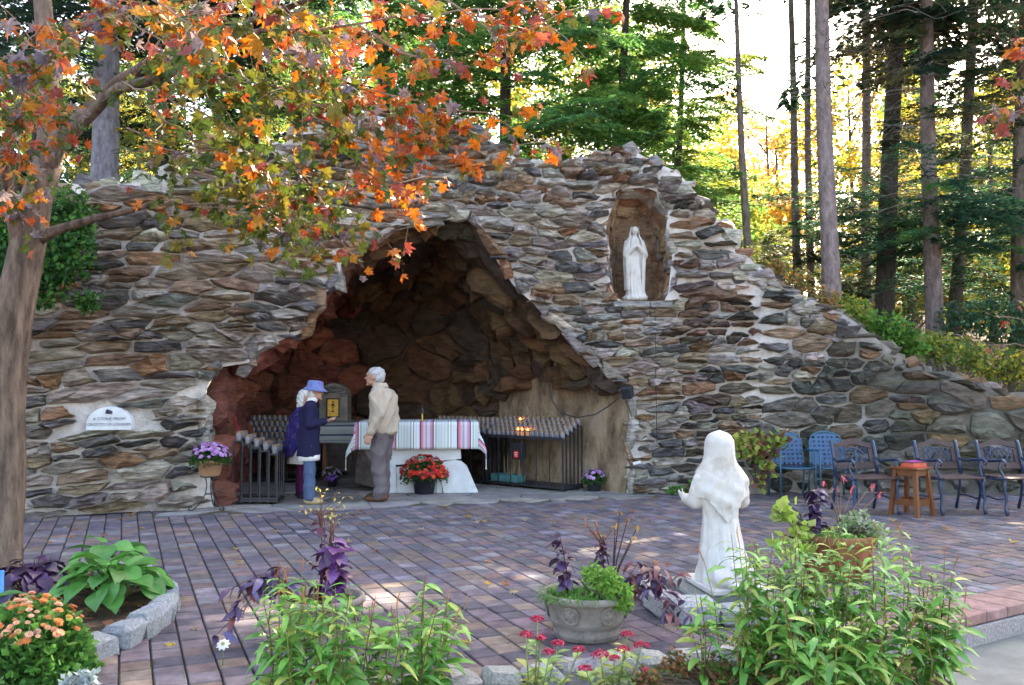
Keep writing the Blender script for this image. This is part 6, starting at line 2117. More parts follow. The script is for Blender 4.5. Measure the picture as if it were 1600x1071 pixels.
# --- candle racks and their glasses
def cup_mesh(lit):
    mb = MB()
    body = (0.23, 0.21, 0.225) if not lit else (0.75, 0.30, 0.12)
    rim = (0.20, 0.12, 0.07)
    n = 12
    prof = [(.030, 0), (.036, .006), (.040, .05), (.041, .085), (.040, .10), (.036, .112), (.031, .112), (.030, .075)]
    mb.lathe(prof, n, (0, 0, 0), body)
    for i in range(len(mb.f)):
        zc = sum(mb.v[k][2] for k in mb.f[i]) / len(mb.f[i])
        if zc > .088: mb.c[i] = rim
    # dark robed figure printed on the front
    for a0, zs in ((-1.57 - .32, (.012, .045)), (-1.57 + .0, (.012, .075)), (-1.57 + .3, (.012, .04))):
        w = .15
        vs = []
        for a in (a0 - w, a0 + w):
            for z in zs: vs.append((.0418 * math.cos(a), .0418 * math.sin(a), z))
        mb.add(vs, [(0, 2, 3, 1)], (0.05, 0.06, 0.12))
    me = new_mesh('votive_candle', mb.v, mb.f, mb.c)
    me.materials.append(M['glass'])
    return me
CUP = cup_mesh(False); CUPL = cup_mesh(True)
FL = new_mesh('flame', *(lambda b: (b.v, b.f, None))(MB().lathe([(.001, .07), (.018, .085), (.02, .10), (.008, .125), (.001, .14)], 8)))
FL.materials.append(M['flame'])

ORD = ['first', 'second', 'third', 'fourth', 'fifth', 'sixth', 'seventh', 'eighth', 'ninth', 'tenth', 'eleventh', 'twelfth', 'thirteenth', 'fourteenth', 'fifteenth', 'sixteenth']
ROW = ['lowest', 'second', 'third', 'fourth', 'fifth', 'sixth']
def rack(label, loc, rz, L, D, H0, rise, tiers, ncup, nbars, cup_label, cup_group, lit=(), r=random.Random(2), per_skip=0.0, back_panel=False):
    t = thing('candle_rack', label, 'candle rack', loc, rz)
    Rm = Matrix.Rotation(rz, 3, 'Z')
    loc = Vector(loc)
    td = D / tiers
    for sx in (-1, 1):
        for k in range(tiers + 1):
            y = -D / 2 + k * td
            h = H0 + rise * min(k, tiers - 1)
            mb = MB(); mb.box((sx * (L / 2 - .01), y + (.008 if k == 0 else 0), h / 2 + .02), (.018, .018, h), 0); mb.obj('post', 'iron', t)
        for zz in (.06,):
            mb = MB(); mb.box((sx * (L / 2 - .01), 0, zz + .02), (.014, D - .03, .02)); mb.obj('side_rail', 'iron', t)
    for k in range(1, nbars):
        x = -L / 2 + L * k / nbars
        mb = MB(); mb.box((x, -D / 2 + .006, H0 / 2 + .02), (.011, .011, H0 - .04)); mb.obj('bar', 'iron', t)
    mb = MB(); mb.box((0, 0, .05), (L, D, .03), 0, bev=.004); mb.obj('tray', 'iron', t)
    for sx in (-1, 1):
        for sy in (-1, 1):
            mb = MB(); mb.lathe([(.02, 0), (.022, .035)], 8, (sx * (L / 2 - .05), sy * (D / 2 - .05), 0)); mb.obj('foot', 'iron', t)
    for k in range(tiers):
        y = -D / 2 + (k + .5) * td
        z = H0 + rise * k
        mb = MB(); mb.box((0, y, z + .013), (L, td - .006, .016)); mb.obj('tier', 'iron', t)
        mb = MB(); mb.box((0, y - td / 2 + .006, z + .034), (L, .008, .028)); mb.obj('lip', 'iron', t)
        for i in range(ncup):
            if r.random() < per_skip: continue
            x = -L / 2 + L * (i + .5) / ncup
            is_lit = (k, i) in lit
            p = loc + Rm @ Vector((x + r.uniform(-.006, .006), y + r.uniform(-.004, .004), 0)) + Vector((0, 0, z + .0215))
            o = add('votive_candle', CUPL if is_lit else CUP, None, None, p, (0, 0, rz + r.uniform(-.35, .35)))
            if is_lit:
                tag(o, 'lit votive candle glowing orange, %s from left, %s row of the rack at right' % (ORD[i], ROW[k]), 'candle', 'lit votive candles')
                add('flame', FL, None, o)
            else:
                tag(o, cup_label % (ORD[i], ROW[k]), 'candle', cup_group)
    return t
def rack_between(a, b, D):
    """rack whose front edge runs from a (left) to b (right)"""
    a, b = Vector(a), Vector(b)
    d = b - a
    rz = math.atan2(d.y, d.x)
    n = Vector((-d.y, d.x, 0)).normalized()
    return (a + b) / 2 + n * D / 2, rz, d.length
c, rz, L = rack_between((-.40, 13.66, 0), (.72, 12.72, 0), .47)
RR_C, RR_Z = c, rz
rack('long black iron candle rack against the stained wall at right', c, rz, L, .47, .72, .045, 5, 16, 6, 'votive glass, %s from left, %s row of the rack at right', 'votive glasses on the right rack', {(0, 7), (0, 8), (0, 6), (3, 4)})
c2, rz2, L2 = rack_between((-1.45, 14.55, 0), (-.43, 13.70, 0), .42)
rack('black iron candle rack behind the altar, partly hidden by the cloth', c2, rz2, L2, .42, .74, .045, 4, 14, 5, 'votive glass, %s from left, %s row of the rack behind the altar', 'votive glasses on the back rack', r=random.Random(4))
c3 = Vector((-3.72, 14.3, 0))
rack('steep black candle rack at the back left of the cave behind the women', c3, -.12, 1.15, .72, .46, .085, 6, 13, 4, 'votive glass, %s from left, %s row of the steep back left rack', 'votive glasses on the back left rack', r=random.Random(5))
# small rack at the left of the mouth, its tiers step down towards the middle
c4 = Vector((-3.26, 11.62, 0))
rack('narrow black iron candle rack at the left edge of the cave mouth', c4, math.pi / 2 + .05, .42, .56, .62, .042, 5, 3, 3, 'votive glass, %s from front, %s row of the narrow left rack', 'votive glasses on the left rack', r=random.Random(6))

def in_rack(x, y, z=0):
    return RR_C + Matrix.Rotation(RR_Z, 3, 'Z') @ Vector((x, y, z))
bx = thing('offering_box', 'black metal offering box with a red sign under the right rack', 'box', in_rack(-.13, -.17, .42), RR_Z)
MB().box((0, 0, .12), (.20, .12, .24), 0, bev=.006).obj('body', 'iron', bx)
MB().box((0, -.064, .07), (.085, .004, .10)).obj('red_sign', 'red_card', bx)
for k in range(3): MB().box((0.0, -.0675, .095 - k * .024), (.055 - .008 * (k == 2), .002, .009)).obj('sign_line', 'white_card', bx)
tr_ = thing('taper_tray', 'teal tray on the bottom shelf of the right rack', 'tray', in_rack(-.42, -.08, .066), RR_Z)
MB().box((0, 0, .055), (.5, .22, .11), 0, bev=.006).obj('body', mplain('teal_box', (0.06, 0.17, 0.17)), tr_)
for k in range(7):
    o = MB().tube([(0, 0, .0), (.01 * (k % 3 - 1), 0, .28)], .003, 5, (0.5, 0.36, 0.22)).obj('taper_stick', 'col', None, loc=in_rack(-.45 + .04 * k + (0.05 if k > 4 else 0), -.1, .17), rot=(.05 * (k % 2), .06 * (k % 3 - 1), 0))
    tag(o, 'thin wooden lighting stick standing in the teal tray', 'stick', 'lighting sticks in the tray')
o = MB().box((0, 0, .03), (.09, .006, .055)).obj('paper_card', 'white_card', None, loc=(-3.22, 13.72, .80), rot=(-.3, 0, .1)); tag(o, 'small white card lying on the steep rack at back left', 'card')
o = MB().tube([(0, 0, 0), (.1, .1, .9), (-.03, .12, 1.25)], [.014, .014, .012], 7, (0.30, 0.02, 0.03)).obj('broom_handle', 'col', None, loc=tuple(gp(352, 786) + Vector((.0, .1, 0)))); tag(o, 'dark red pole leaning on the left side of the cave mouth', 'pole')

# --- plaque with its stone and lettering
PL = hit(184, 668)
pq = thing('plaque', 'small white half round marble plaque set in the left wall', 'plaque', (PL.x, PL.y - .22, PL.z), .28)
pl = [(-.245, -.02), (.245, -.02), (.245, .06)] + [(.245 * math.cos(a) * 1.0, .05 + .205 * math.sin(a)) for a in np.linspace(.12, math.pi - .12, 17)] + [(-.245, .06)]
mb = MB(); mb.prism(pl, (0, -.03, 0), (1, 0, 0), (0, 0, 1), (0, 1, 0), .28); mb.obj('slab', 'white_slab', pq)
v, f = hull_rock(random.Random(12), (0, -.035, .195), (.085, .05, .06), Matrix.Rotation(.1, 3, 'Y'), 16)
MB().add(v, f).obj('dark_stone', mplain('dark_blue_stone', (0.03, 0.03, 0.05), rough=.5), pq)
def lettering(text, size, loc, parent, m, rot=(math.pi / 2, 0, 0)):
    cu = bpy.data.curves.new('lettering', 'FONT')
    cu.body = text; cu.size = size; cu.align_x = 'CENTER'; cu.extrude = .001
    tmp = bpy.data.objects.new('tmp', cu)
    me = eval_mesh(tmp)
    return add('lettering', me, m, parent, loc, rot)
SC2 = bpy.data.scenes.new('workbench')
def eval_mesh(tmp):
    SC2.collection.objects.link(tmp)
    SC2.view_layers[0].update()
    dg = SC2.view_layers[0].depsgraph
    me = bpy.data.meshes.new_from_object(tmp.evaluated_get(dg))
    bpy.data.objects.remove(tmp)
    return me
lettering('A STONE FROM', .05, (0, -.0325, .095), pq, 'letter')
lettering('GROTTO OF LOURDES', .046, (0, -.0325, .03), pq, 'letter')

# --- loudspeaker, cables, small tag on the wall
sp = hit(978, 613)
ls = thing('loudspeaker', 'small black loudspeaker fixed at the right end of the cave mouth', 'loudspeaker', (sp.x, sp.y - .17, sp.z), -.5)
MB().box((0, 0, 0), (.15, .13, .17), 0, bev=.012, rot=Matrix.Rotation(.35, 3, 'X')).obj('cabinet', 'iron', ls)
MB().tube([(0, 0, .02), (0, .12, .04), (.05, .3, .03)], .012, 6).obj('bracket', 'iron', ls)
cab = []
for a, b, yy in ((858, 600, 13.2), (862, 625, 13.15), (875, 645, 13.1), (900, 653, 12.95), (930, 648, 12.8), (955, 632, 12.6), (972, 618, 12.45)):
    cab.append(pix(a, b, yy - .15))
o = thing('speaker_cable', 'black cable looping down the stained wall to the loudspeaker', 'cable', tuple(cab[-1]))
MB().tube([p - cab[-1] for p in resample(cab, 18)], .009, 5).obj('cable', 'iron', o, True)
for k, (x_, y0, y1, lab) in enumerate(((1021, 482, 690, 'thin dark cable hanging down the wall below the niche'),)):
    a, b = hit(x_, y0), hit(x_ + 3, y1)
    P = [hit(x_ + 3 * t, y0 + (y1 - y0) * t) + Vector((0, -.13, 0)) for t in np.linspace(0, 1, 9)]
    o = MB().tube([p - P[-1] for p in P], .006, 5).obj('hanging_cable', 'iron', None, loc=P[-1]); tag(o, lab, 'cable')
p = hit(993, 722)
o = MB().box((0, 0, 0), (.11, .006, .035)).obj('wall_tag', 'white_card', None, loc=(p.x, p.y - .13, p.z), rot=(0, -.25, 0)); tag(o, 'tiny white tag on the dark stones right of the cave', 'tag')

# --- chairs
def iron_chair(name, label, loc, rz):
    t = thing(name, label, 'chair', loc, rz, 'iron and wood armchairs')
    w = .275
    for sx in (-1, 1):
        x = sx * w
        mb = MB(); mb.tube([(x, -.22, .41), (x, -.20, .33), (x, -.235, .18), (x, -.215, .07), (x, -.25, .012)], [.022, .02, .017, .016, .022], 8); mb.obj('front_leg', 'blue_iron', t, True)
        mb = MB(); mb.tube([(x, .20, .43), (x, .21, .30), (x, .245, .15), (x, .29, .012)], [.02, .018, .016, .02], 8); mb.obj('back_leg', 'blue_iron', t, True)
        mb = MB(); mb.tube([(x, .19, .42), (x, .215, .58), (x, .25, .72), (x, .285, .81), (x, .30, .83)], [.022, .02, .02, .02, .024], 8); mb.obj('back_post', 'blue_iron', t, True)
        mb = MB(); mb.tube([(x, .235, .63), (x * 1.03, .12, .60), (x * 1.05, -.05, .625), (x * 1.06, -.2, .64), (x * 1.06, -.26, .615), (x * 1.05, -.245, .58), (x * 1.05, -.21, .595)], [.015, .016, .018, .018, .016, .012, .008], 8); mb.obj('arm_rest', 'blue_iron', t, True)
        mb = MB(); mb.tube([(x * 1.04, -.17, .63), (x * 1.05, -.13, .55), (x, -.18, .47), (x, -.2, .41)], .012, 7); mb.obj('arm_support', 'blue_iron', t, True)
        mb = MB(); mb.tube([(x, -.225, .2), (x, -.08, .17), (x, .08, .19), (x, .235, .18)], .010, 6); mb.obj('side_stretcher', 'blue_iron', t, True)
        mb = MB(); mb.tube([(x, -.24, .43), (x, .0, .405), (x, .2, .42)], .014, 6); mb.obj('side_rail', 'blue_iron', t, True)
    for k in range(6):
        mb = MB(); mb.box((0, -.235 + k * .082, .428), (2 * w - .02, .07, .022), 0, bev=.006); mb.obj('seat_slat', 'chair_wood', t)
    B = lambda a, b: Vector((a, .225 + (b - .5) * .26 + .0, b))
    ax, az = Vector((1, 0, 0)), Vector((0, .26, 1)).normalized()
    o0 = Vector((0, .218, .5)); dp = Vector((0, -1, .26)).normalized()
    def plank(poly, nm, dd=.024):
        m_ = MB(); m_.prism(poly, o0 + dp * -.012, ax, az, dp, dd); m_.obj(nm, 'chair_wood', t)
    top = [(-.255, .24)] + [(-.255 + .51 * i / 14, .31 + .065 * math.exp(-((i - 7) / 3.6) ** 2)) for i in range(15)] + [(.255, .24)]
    inner = [(.255 - .51 * i / 10, .25 + .05 * math.exp(-((i - 5) / 3.) ** 2)) for i in range(1, 10)]
    plank(top + inner, 'top_rail')
    plank([(-.255, .0), (.255, .0), (.255, .075), (-.255, .075)], 'bottom_rail')
    plank([(-.255, .077), (-.2, .077), (-.2, .238), (-.255, .238)], 'side_stile')
    plank([(.255, .077), (.2, .077), (.2, .238), (.255, .238)], 'side_stile')
    lat = MB()
    def L_(a, b, n=6, bow=0.0):
        pts = []
        for i in range(n + 1):
            u = i / n
            x, z = a[0] + (b[0] - a[0]) * u, a[1] + (b[1] - a[1]) * u + bow * math.sin(math.pi * u)
            pts.append(o0 + ax * x + az * z + dp * .004)
        lat.tube(pts, .0065, 5)
    for k in range(-2, 4):
        L_((-.2 + (k + 2) * .066, .075), (-.2 + (k + 2) * .066 + .13, .27), bow=.012)
        L_((.2 - (k + 2) * .066, .075), (.2 - (k + 2) * .066 - .13, .27), bow=.012)
    lat.tube([o0 + ax * (.115 * math.cos(q)) + az * (.17 + .085 * math.sin(q)) + dp * .006 for q in np.linspace(0, 6.283, 25)], .008, 5)
    for sx in (-1, 1):
        for zc in (.11, .17, .23):
            lat.tube([o0 + ax * (sx * .165 + .022 * math.cos(q)) + az * (zc + .022 * math.sin(q)) + dp * .006 for q in np.linspace(0, 5.2, 12)], .005, 4)
    lat.obj('lattice', 'blue_iron', t, True)
    return t
for px_, yy, lab, rz in ((1362, 10.72, 'iron and wood armchair left of the small table', .16), (1497, 10.75, 'iron and wood armchair just right of the small table', .16), (1598, 10.72, 'iron and wood armchair cut by the right edge', .14)):
    X = (px_ - 800) / FPX * (yy - .25)
    iron_chair('garden_chair', lab, (X, yy, 0), rz)

def strap_chair(label, loc, rz):
    t = thing('strap_chair', label, 'chair', loc, rz, 'blue strap chairs')
    for sx in (-1, 1):
        x = sx * .24
        mb = MB(); mb.tube([(x, -.22, 0), (x, -.225, .40), (x, -.215, .60), (x, -.17, .635), (x, .05, .63), (x, .17, .62)], .014, 8); mb.obj('front_leg_and_arm', 'teal_metal', t, True)
        mb = MB(); mb.tube([(x, .25, 0), (x, .20, .40)], .014, 8); mb.obj('back_leg', 'teal_metal', t, True)
    mb = MB()
    P = [(-.235, .19, .40), (-.23, .235, .60), (-.225, .265, .74), (-.18, .285, .82), (-.09, .292, .855), (0, .294, .865), (.09, .292, .855), (.18, .285, .82), (.225, .265, .74), (.23, .235, .60), (.235, .19, .40)]
    mb.tube(resample(P, 24), .013, 8); mb.obj('back_frame', 'teal_metal', t, True)
    mb = MB(); mb.tube([(-.235, .19, .40), (-.235, -.2, .415), (-.12, -.235, .40), (.12, -.235, .40), (.235, -.2, .415), (.235, .19, .40)], .013, 8); mb.obj('seat_frame', 'teal_metal', t, True)
    yb = lambda z: .19 + (z - .40) * .225
    for k in range(7):
        x = -.186 + .062 * k
        zt_ = .86 - 2.2 * x * x
        mb = MB(); mb.prism([(-.021, 0), (.021, 0), (.021, zt_ - .42), (-.021, zt_ - .42)], (x, yb(.42) - .004 * (k % 2), .42), (1, 0, 0), Vector((0, .225, 1)).normalized(), (0, -1, .2), .003); mb.obj('back_strap', 'strap', t)
    for k in range(7):
        z = .47 + .058 * k
        h = .225 if z < .74 else .225 - (z - .74) * .8
        mb = MB(); mb.prism([(-h, -.018), (h, -.018), (h, .018), (-h, .018)], (0, yb(z) - .006, z), (1, 0, 0), Vector((0, .225, 1)).normalized(), (0, -1, .2), .003); mb.obj('cross_strap', 'strap', t)
    for k in range(8):
        mb = MB(); mb.box((0, -.205 + k * .055, .405 - .02 * math.sin(math.pi * k / 7)), (.46, .042, .004)); mb.obj('seat_strap', 'strap', t)
    return t
strap_chair('blue strap chair beside the potted vine', (3.80, 12.22, 0), .05)
strap_chair('blue strap chair right of its twin, against the wall', (4.34, 12.2, 0), .0)

# small mission style table and the red book
TT = Vector(((1420 - 800) / FPX * 10.55, 10.55, 0))
tt = thing('small_table', 'small oak table with splayed legs between the iron armchairs', 'table', TT, .62)
MB().box((0, 0, .548), (.35, .35, .024), 0, bev=.005).obj('table_top', 'wood', tt)
for sx in (-1, 1):
    for sy in (-1, 1):
        a, b = Vector((sx * .12, sy * .12, .536)), Vector((sx * .165, sy * .165, 0))
        mb = MB()
        vs = [b + Vector((i * .022, j * .022, 0)) for i, j in ((-1, -1), (1, -1), (1, 1), (-1, 1))] + [a + Vector((i * .022, j * .022, 0)) for i, j in ((-1, -1), (1, -1), (1, 1), (-1, 1))]
        mb.add(vs, [(3, 2, 1, 0), (4, 5, 6, 7)] + [(i, (i + 1) % 4, (i + 1) % 4 + 4, i + 4) for i in range(4)]); mb.obj('leg', 'wood', tt)
for k in range(4):
    q = Matrix.Rotation(k * math.pi / 2, 3, 'Z')
    ap = [(-.1, 0), (-.07, -.03), (-.02, -.02), (0, -.026), (.02, -.02), (.07, -.03), (.1, 0), (.1, .05), (-.1, .05)]
    mb = MB(); mb.prism(ap, q @ Vector((0, -.135, .485)), q @ Vector((1, 0, 0)), (0, 0, 1), q @ Vector((0, 1, 0)), .018); mb.obj('apron', 'wood', tt)
    mb = MB(); mb.prism([(-.125, 0), (.125, 0), (.12, .075), (-.12, .075)], q @ Vector((0, -.155, .12)), q @ Vector((1, 0, 0)), (0, 0, 1), q @ Vector((0, 1, 0)), .016); mb.obj('stretcher', 'wood', tt)
bk = thing('red_book', 'thick red covered book lying on the small oak table', 'book', TT + Vector((.02, -.02, .561)), .5)
MB().box((0, 0, .004), (.26, .19, .006)).obj('back_cover', 'red_card', bk); MB().box((-.004, 0, .03), (.24, .176, .046)).obj('pages', mplain('page_edge', (0.62, 0.14, 0.08)), bk); MB().box((0, 0, .056), (.262, .192, .006)).obj('front_cover', mplain('dark_cover', (0.08, 0.03, 0.06)), bk)
o = MB().box((0, 0, .004), (.14, .1, .008)).obj('leaflet', mplain('magenta_paper', (0.55, 0.08, 0.35)), None, loc=TT + Vector((.03, -.01, .621)), rot=(0, 0, .3)); tag(o, 'magenta leaflet lying on the red book', 'leaflet')

# blue garden marker by the maple
bm_ = thing('garden_marker', 'small blue marker sign at the left edge beside the maple trunk', 'sign', ((2 - 800) / FPX * 6.1, 6.1, .03))
MB().box((0, 0, .17), (.11, .008, .15)).obj('panel', mplain('blue_panel', (0.10, 0.32, 0.75)), bm_); MB().box((0, .007, .09), (.014, .006, .24)).obj('stake', 'iron', bm_)
# ================================================================== STATUES AND PEOPLE
def cap_geo(mb, p0, r0, p1, r1, n=14):
    p0, p1 = Vector(p0), Vector(p1)
    d = p1 - p0
    L = d.length
    t = d.normalized() if L > 1e-6 else Vector((0, 0, 1))
    pts, rad = [], []
    for a in (-1.45, -1.0, -.5): pts.append(p0 + t * r0 * math.sin(a)); rad.append(r0 * math.cos(a))
    pts += [p0, p1]; rad += [r0, r1]
    for a in (.5, 1.0, 1.45): pts.append(p1 + t * r1 * math.sin(a)); rad.append(r1 * math.cos(a))
    mb.tube(pts, rad, n)
def ell_geo(mb, c, r, rot=None, nu=18, nv=10):
    Rm = rot if rot is not None else Matrix.Identity(3)
    vs = [Vector((0, 0, -1))]
    for j in range(1, nv):
        a = -math.pi / 2 + math.pi * j / nv
        for i in range(nu):
            w = 2 * math.pi * i / nu
            vs.append(Vector((math.cos(a) * math.cos(w), math.cos(a) * math.sin(w), math.sin(a))))
    vs.append(Vector((0, 0, 1)))
    fs = [(0, 1 + (i + 1) % nu, 1 + i) for i in range(nu)]
    for j in range(nv - 2):
        for i in range(nu):
            a, b = 1 + j * nu + i, 1 + j * nu + (i + 1) % nu
            fs.append((a, b, b + nu, a + nu))
    k = len(vs) - 1
    fs += [(k, k - nu + i, k - nu + (i + 1) % nu) for i in range(nu)]
    mb.add([Vector(c) + Rm @ Vector((v.x * r[0], v.y * r[1], v.z * r[2])) for v in vs], fs)
def loft_geo(mb, rings):
    n = len(rings[0])
    vs = [p for rg_ in rings for p in rg_]
    fs = []
    for i in range(len(rings) - 1):
        for k in range(n):
            k2 = (k + 1) % n
            fs.append((i * n + k, i * n + k2, (i + 1) * n + k2, (i + 1) * n + k))
    fs.append(tuple(range(n - 1, -1, -1)))
    fs.append(tuple(range((len(rings) - 1) * n, len(rings) * n)))
    mb.add(vs, fs)
def ring(z, rx, ry, cx=0, cy=0, n=48, fold=0, k=9, ph=0, fn=None):
    out = []
    for i in range(n):
        a = 2 * math.pi * i / n
        f = 1 + fold * (math.sin(k * a + ph) * .6 + .4 * math.sin(k * 1.7 * a + 2.1 * ph + 1))
        if fn: f *= fn(a)
        out.append(Vector((cx + rx * f * math.cos(a), cy + ry * f * math.sin(a), z)))
    return out
def sculpt(mb, voxel, iters=2, disp=None, scale=1.0):
    """closed shapes -> one continuous skin"""
    me = new_mesh('tmp', mb.v, mb.f)
    o = bpy.data.objects.new('tmp', me)
    md = o.modifiers.new('r', 'REMESH'); md.mode = 'VOXEL'; md.voxel_size = voxel; md.adaptivity = 0
    if iters:
        sm = o.modifiers.new('s', 'SMOOTH'); sm.factor = .5; sm.iterations = iters
    out = eval_mesh(o)
    n = len(out.vertices)
    co = np.zeros(n * 3, np.float32); out.vertices.foreach_get('co', co); co = co.reshape(-1, 3)
    if disp is not None:
        nr = np.zeros(n * 3, np.float32); out.vertices.foreach_get('normal', nr); nr = nr.reshape(-1, 3)
        co = co + nr * disp(co)[:, None]
    out.vertices.foreach_set('co', (co * scale).astype(np.float32).ravel())
    out.polygons.foreach_set('use_smooth', np.ones(len(out.polygons), bool))
    out.update()
    return out
def paint(me, fn):
    at = me.color_attributes.new('Col', 'FLOAT_COLOR', 'POINT')
    n = len(me.vertices)
    co = np.zeros(n * 3, np.float32); me.vertices.foreach_get('co', co); co = co.reshape(-1, 3)
    c = np.ones((n, 4), np.float32); c[:, :3] = fn(co)
    at.data.foreach_set('color', c.ravel())

def hand(mb, wrist, dirv, palm_n, side, s=1.0, curl=.5):
    """palm, four unequal curled fingers and a thumb leaving the side of the palm"""
    w, d, pn = Vector(wrist), Vector(dirv).normalized(), Vector(palm_n).normalized()
    lat = d.cross(pn).normalized() * side
    c = w + d * .045 * s
    X = Matrix((lat, pn, d)).transposed()
    ell_geo(mb, c, (.040 * s, .017 * s, .052 * s), X, 12, 8)
    for k, (o, l) in enumerate(((-.027, .062), (-.009, .072), (.010, .068), (.027, .054))):
        a = w + d * .085 * s + lat * o * s
        b = a + d * l * .5 * s + pn * .008 * curl * s
        e = b + (d * (1 - curl) + pn * curl).normalized() * l * .5 * s
        cap_geo(mb, a, .0088 * s, b, .0082 * s, 8); cap_geo(mb, b, .0082 * s, e, .0068 * s, 8)
    a = w + d * .03 * s - lat * .034 * s
    b = a + (d * .7 - lat * .55 + pn * .35).normalized() * .036 * s
    e = b + (d * .9 + pn * .35).normalized() * .028 * s
    cap_geo(mb, a, .0115 * s, b, .0100 * s, 8); cap_geo(mb, b, .0100 * s, e, .0080 * s, 8)

# ------------------------------------------------------------------ kneeling statue, seen from behind
KS = pix(1128, 914, 6.28); KS.z = .135
plinth = thing('statue_plinth', 'low plinth slab with rough granite blocks under the kneeling statue', 'plinth', (KS.x, KS.y, 0), .12)
MB().box((.02, .02, .066), (.66, .66, .132), 0, bev=.012).obj('slab', 'conc', plinth)
rg2 = random.Random(77)
for x, y, sx, sy, h in ((-.33, -.43, .26, .2, .17), (-.07, -.47, .24, .18, .13), (.19, -.46, .27, .18, .14), (.42, -.40, .22, .2, .13), (-.47, -.16, .17, .34, .16), (-.46, .18, .17, .3, .14)):
    mb = MB(); mb.box((0, 0, 0), (sx, sy, h), 0, jit((0.42, 0.42, 0.40), rg2, .12), bev=.03)
    vs = [Vector((x, y, h / 2 - .01)) + Vector(p) + noise.noise_vector(Vector(p) * 8 + Vector((x * 9, y, 0))) * .02 for p in mb.v]
    m2 = MB(); m2.v = [tuple(v) for v in vs]; m2.f, m2.c = mb.f, mb.c
    m2.obj('granite_block', 'granite', plinth)
ks = thing('kneeling_statue', 'white stone statue of a kneeling veiled woman seen from behind', 'statue', KS, .16)
ks.scale = (.93, 1, 1)
SK = .905
mb = MB()
loft_geo(mb, [ring(.045, .24, .30, .01, -.06), ring(.10, .225, .275, .01, -.05, fold=.05, k=8), ring(.17, .20, .23, 0, -.03, fold=.07, k=9, ph=.4), ring(.30, .172, .172, 0, 0, fold=.085, k=10, ph=.7), ring(.42, .155, .145, 0, .01, fold=.07, k=10, ph=.9), ring(.52, .145, .128, 0, .02, fold=.045, k=10, ph=1.0),
              ring(.60, .155, .125, 0, .02), ring(.72, .185, .13, 0, .02), ring(.82, .18, .12, 0, .02), ring(.90, .10, .09, 0, .02), ring(.95, .06, .06, 0, .02)])
ell_geo(mb, (.06, -.22, .11), (.15, .17, .10)); ell_geo(mb, (-.08, -.2, .10), (.12, .16, .085))
cap_geo(mb, (-.05, -.30, .075), .05, (-.06, -.38, .06), .04); cap_geo(mb, (.10, -.30, .075), .05, (.115, -.385, .055), .04)
for sx in (-1, 1):
    cap_geo(mb, (sx * .165, .01, .80), .07, (sx * .205, .05, .64), .066)
cap_geo(mb, (-.205, .05, .64), .066, (-.235, .17, .645), .042); cap_geo(mb, (.205, .05, .64), .066, (.10, .2, .72), .045)
hand(mb, (-.235, .17, .645), (-.1, 1, .15), (.7, 0, .3), 1, 1.0, .3); hand(mb, (.10, .2, .72), (-.3, 1, .3), (-1, 0, 0), -1, 1.0, .3)
ell_geo(mb, (0, .05, 1.03), (.082, .10, .115)); cap_geo(mb, (0, .03, .9), .05, (0, .035, .98), .05)
ell_geo(mb, (0, .145, 1.025), (.012, .02, .022))
def kdisp(co):
    a = np.arctan2(co[:, 1], co[:, 0])
    lo = np.clip((.5 - co[:, 2]) / .35, 0, 1)
    return  .017 * (.5 - np.abs(np.sin(a * 6.5 + 1.5 * np.sin(co[:, 2] * 9))) ** .7) * lo + .003 * np.sin(co[:, 2] * 55 + a * 4) * np.clip(1 - abs(co[:, 2] - .7) / .2, 0, 1)
add('figure', sculpt(mb, .008, 2, kdisp, SK), 'marble', ks)
# veil over the head and shawl falling to a point at the back
mb = MB()
prof = lambda z: (float(np.interp(z, [.46, .55, .66, .74, .80, .87, .92, .97, 1.03, 1.10, 1.145, 1.17, 1.182], [.185, .205, .228, .24, .236, .20, .152, .128, .122, .118, .094, .058, .012])),
                  float(np.interp(z, [.46, .55, .66, .74, .80, .87, .92, .97, 1.03, 1.10, 1.145, 1.17, 1.182], [.15, .16, .165, .16, .15, .135, .13, .132, .136, .130, .102, .062, .014])))
def zlow(a):
    b = math.cos(a + math.pi / 2)            # 1 at the back
    return .70 - .19 * max(0, b) ** 3 + .02 * math.sin(5 * a)
rings = []
NV = 26
for layer in range(2):
    rr = []
    for q in range(NV):
        t = q / (NV - 1)
        rg_ = []
        for i in range(64):
            a = 2 * math.pi * i / 64
            zl = zlow(a)
            z = 1.182 + (zl - 1.182) * t
            rx, ry = prof(z)
            f = 1 + .028 * math.sin(7 * a + 2 * t + 1) * t + .02 * math.sin(13 * a + 5 * t) * t
            if layer == 1: f -= .10 / (1 + 6 * max(0, 1 - t) * 0)
            # open at the face
            rg_.append(Vector((rx * f * math.cos(a), .02 + ry * f * math.sin(a), z)))
        rr.append(rg_)
    rings.append(rr)
rr = rings[0]
vs = [p for q in rr for p in q] + [Vector((0, .02, .74)), Vector((0, .02, 1.186))]
fs = []
for q in range(NV - 1):
    for i in range(64):
        j = (i + 1) % 64
        fs.append((q * 64 + i, (q + 1) * 64 + i, (q + 1) * 64 + j, q * 64 + j))
for i in range(64):
    j = (i + 1) % 64
    fs.append(((NV - 1) * 64 + j, (NV - 1) * 64 + i, NV * 64)); fs.append((i, j, NV * 64 + 1))
mb.add(vs, fs)
def vdisp(co):
    a = np.arctan2(co[:, 1], co[:, 0])
    lo = np.clip((.90 - co[:, 2]) / .14, 0, 1)
    dg_ = np.sin((co[:, 2] + .55 * co[:, 0]) * 42) * .0035 + np.sin((co[:, 2] - .8 * co[:, 0]) * 30 + 1) * .0035
    return (.014 * (.5 - np.abs(np.sin(a * 5.5 + 1.2 * np.sin(co[:, 2] * 12))) ** .7) + dg_ * 1.6) * lo
add('shawl', sculpt(mb, .0075, 3, vdisp, SK), 'marble', ks)
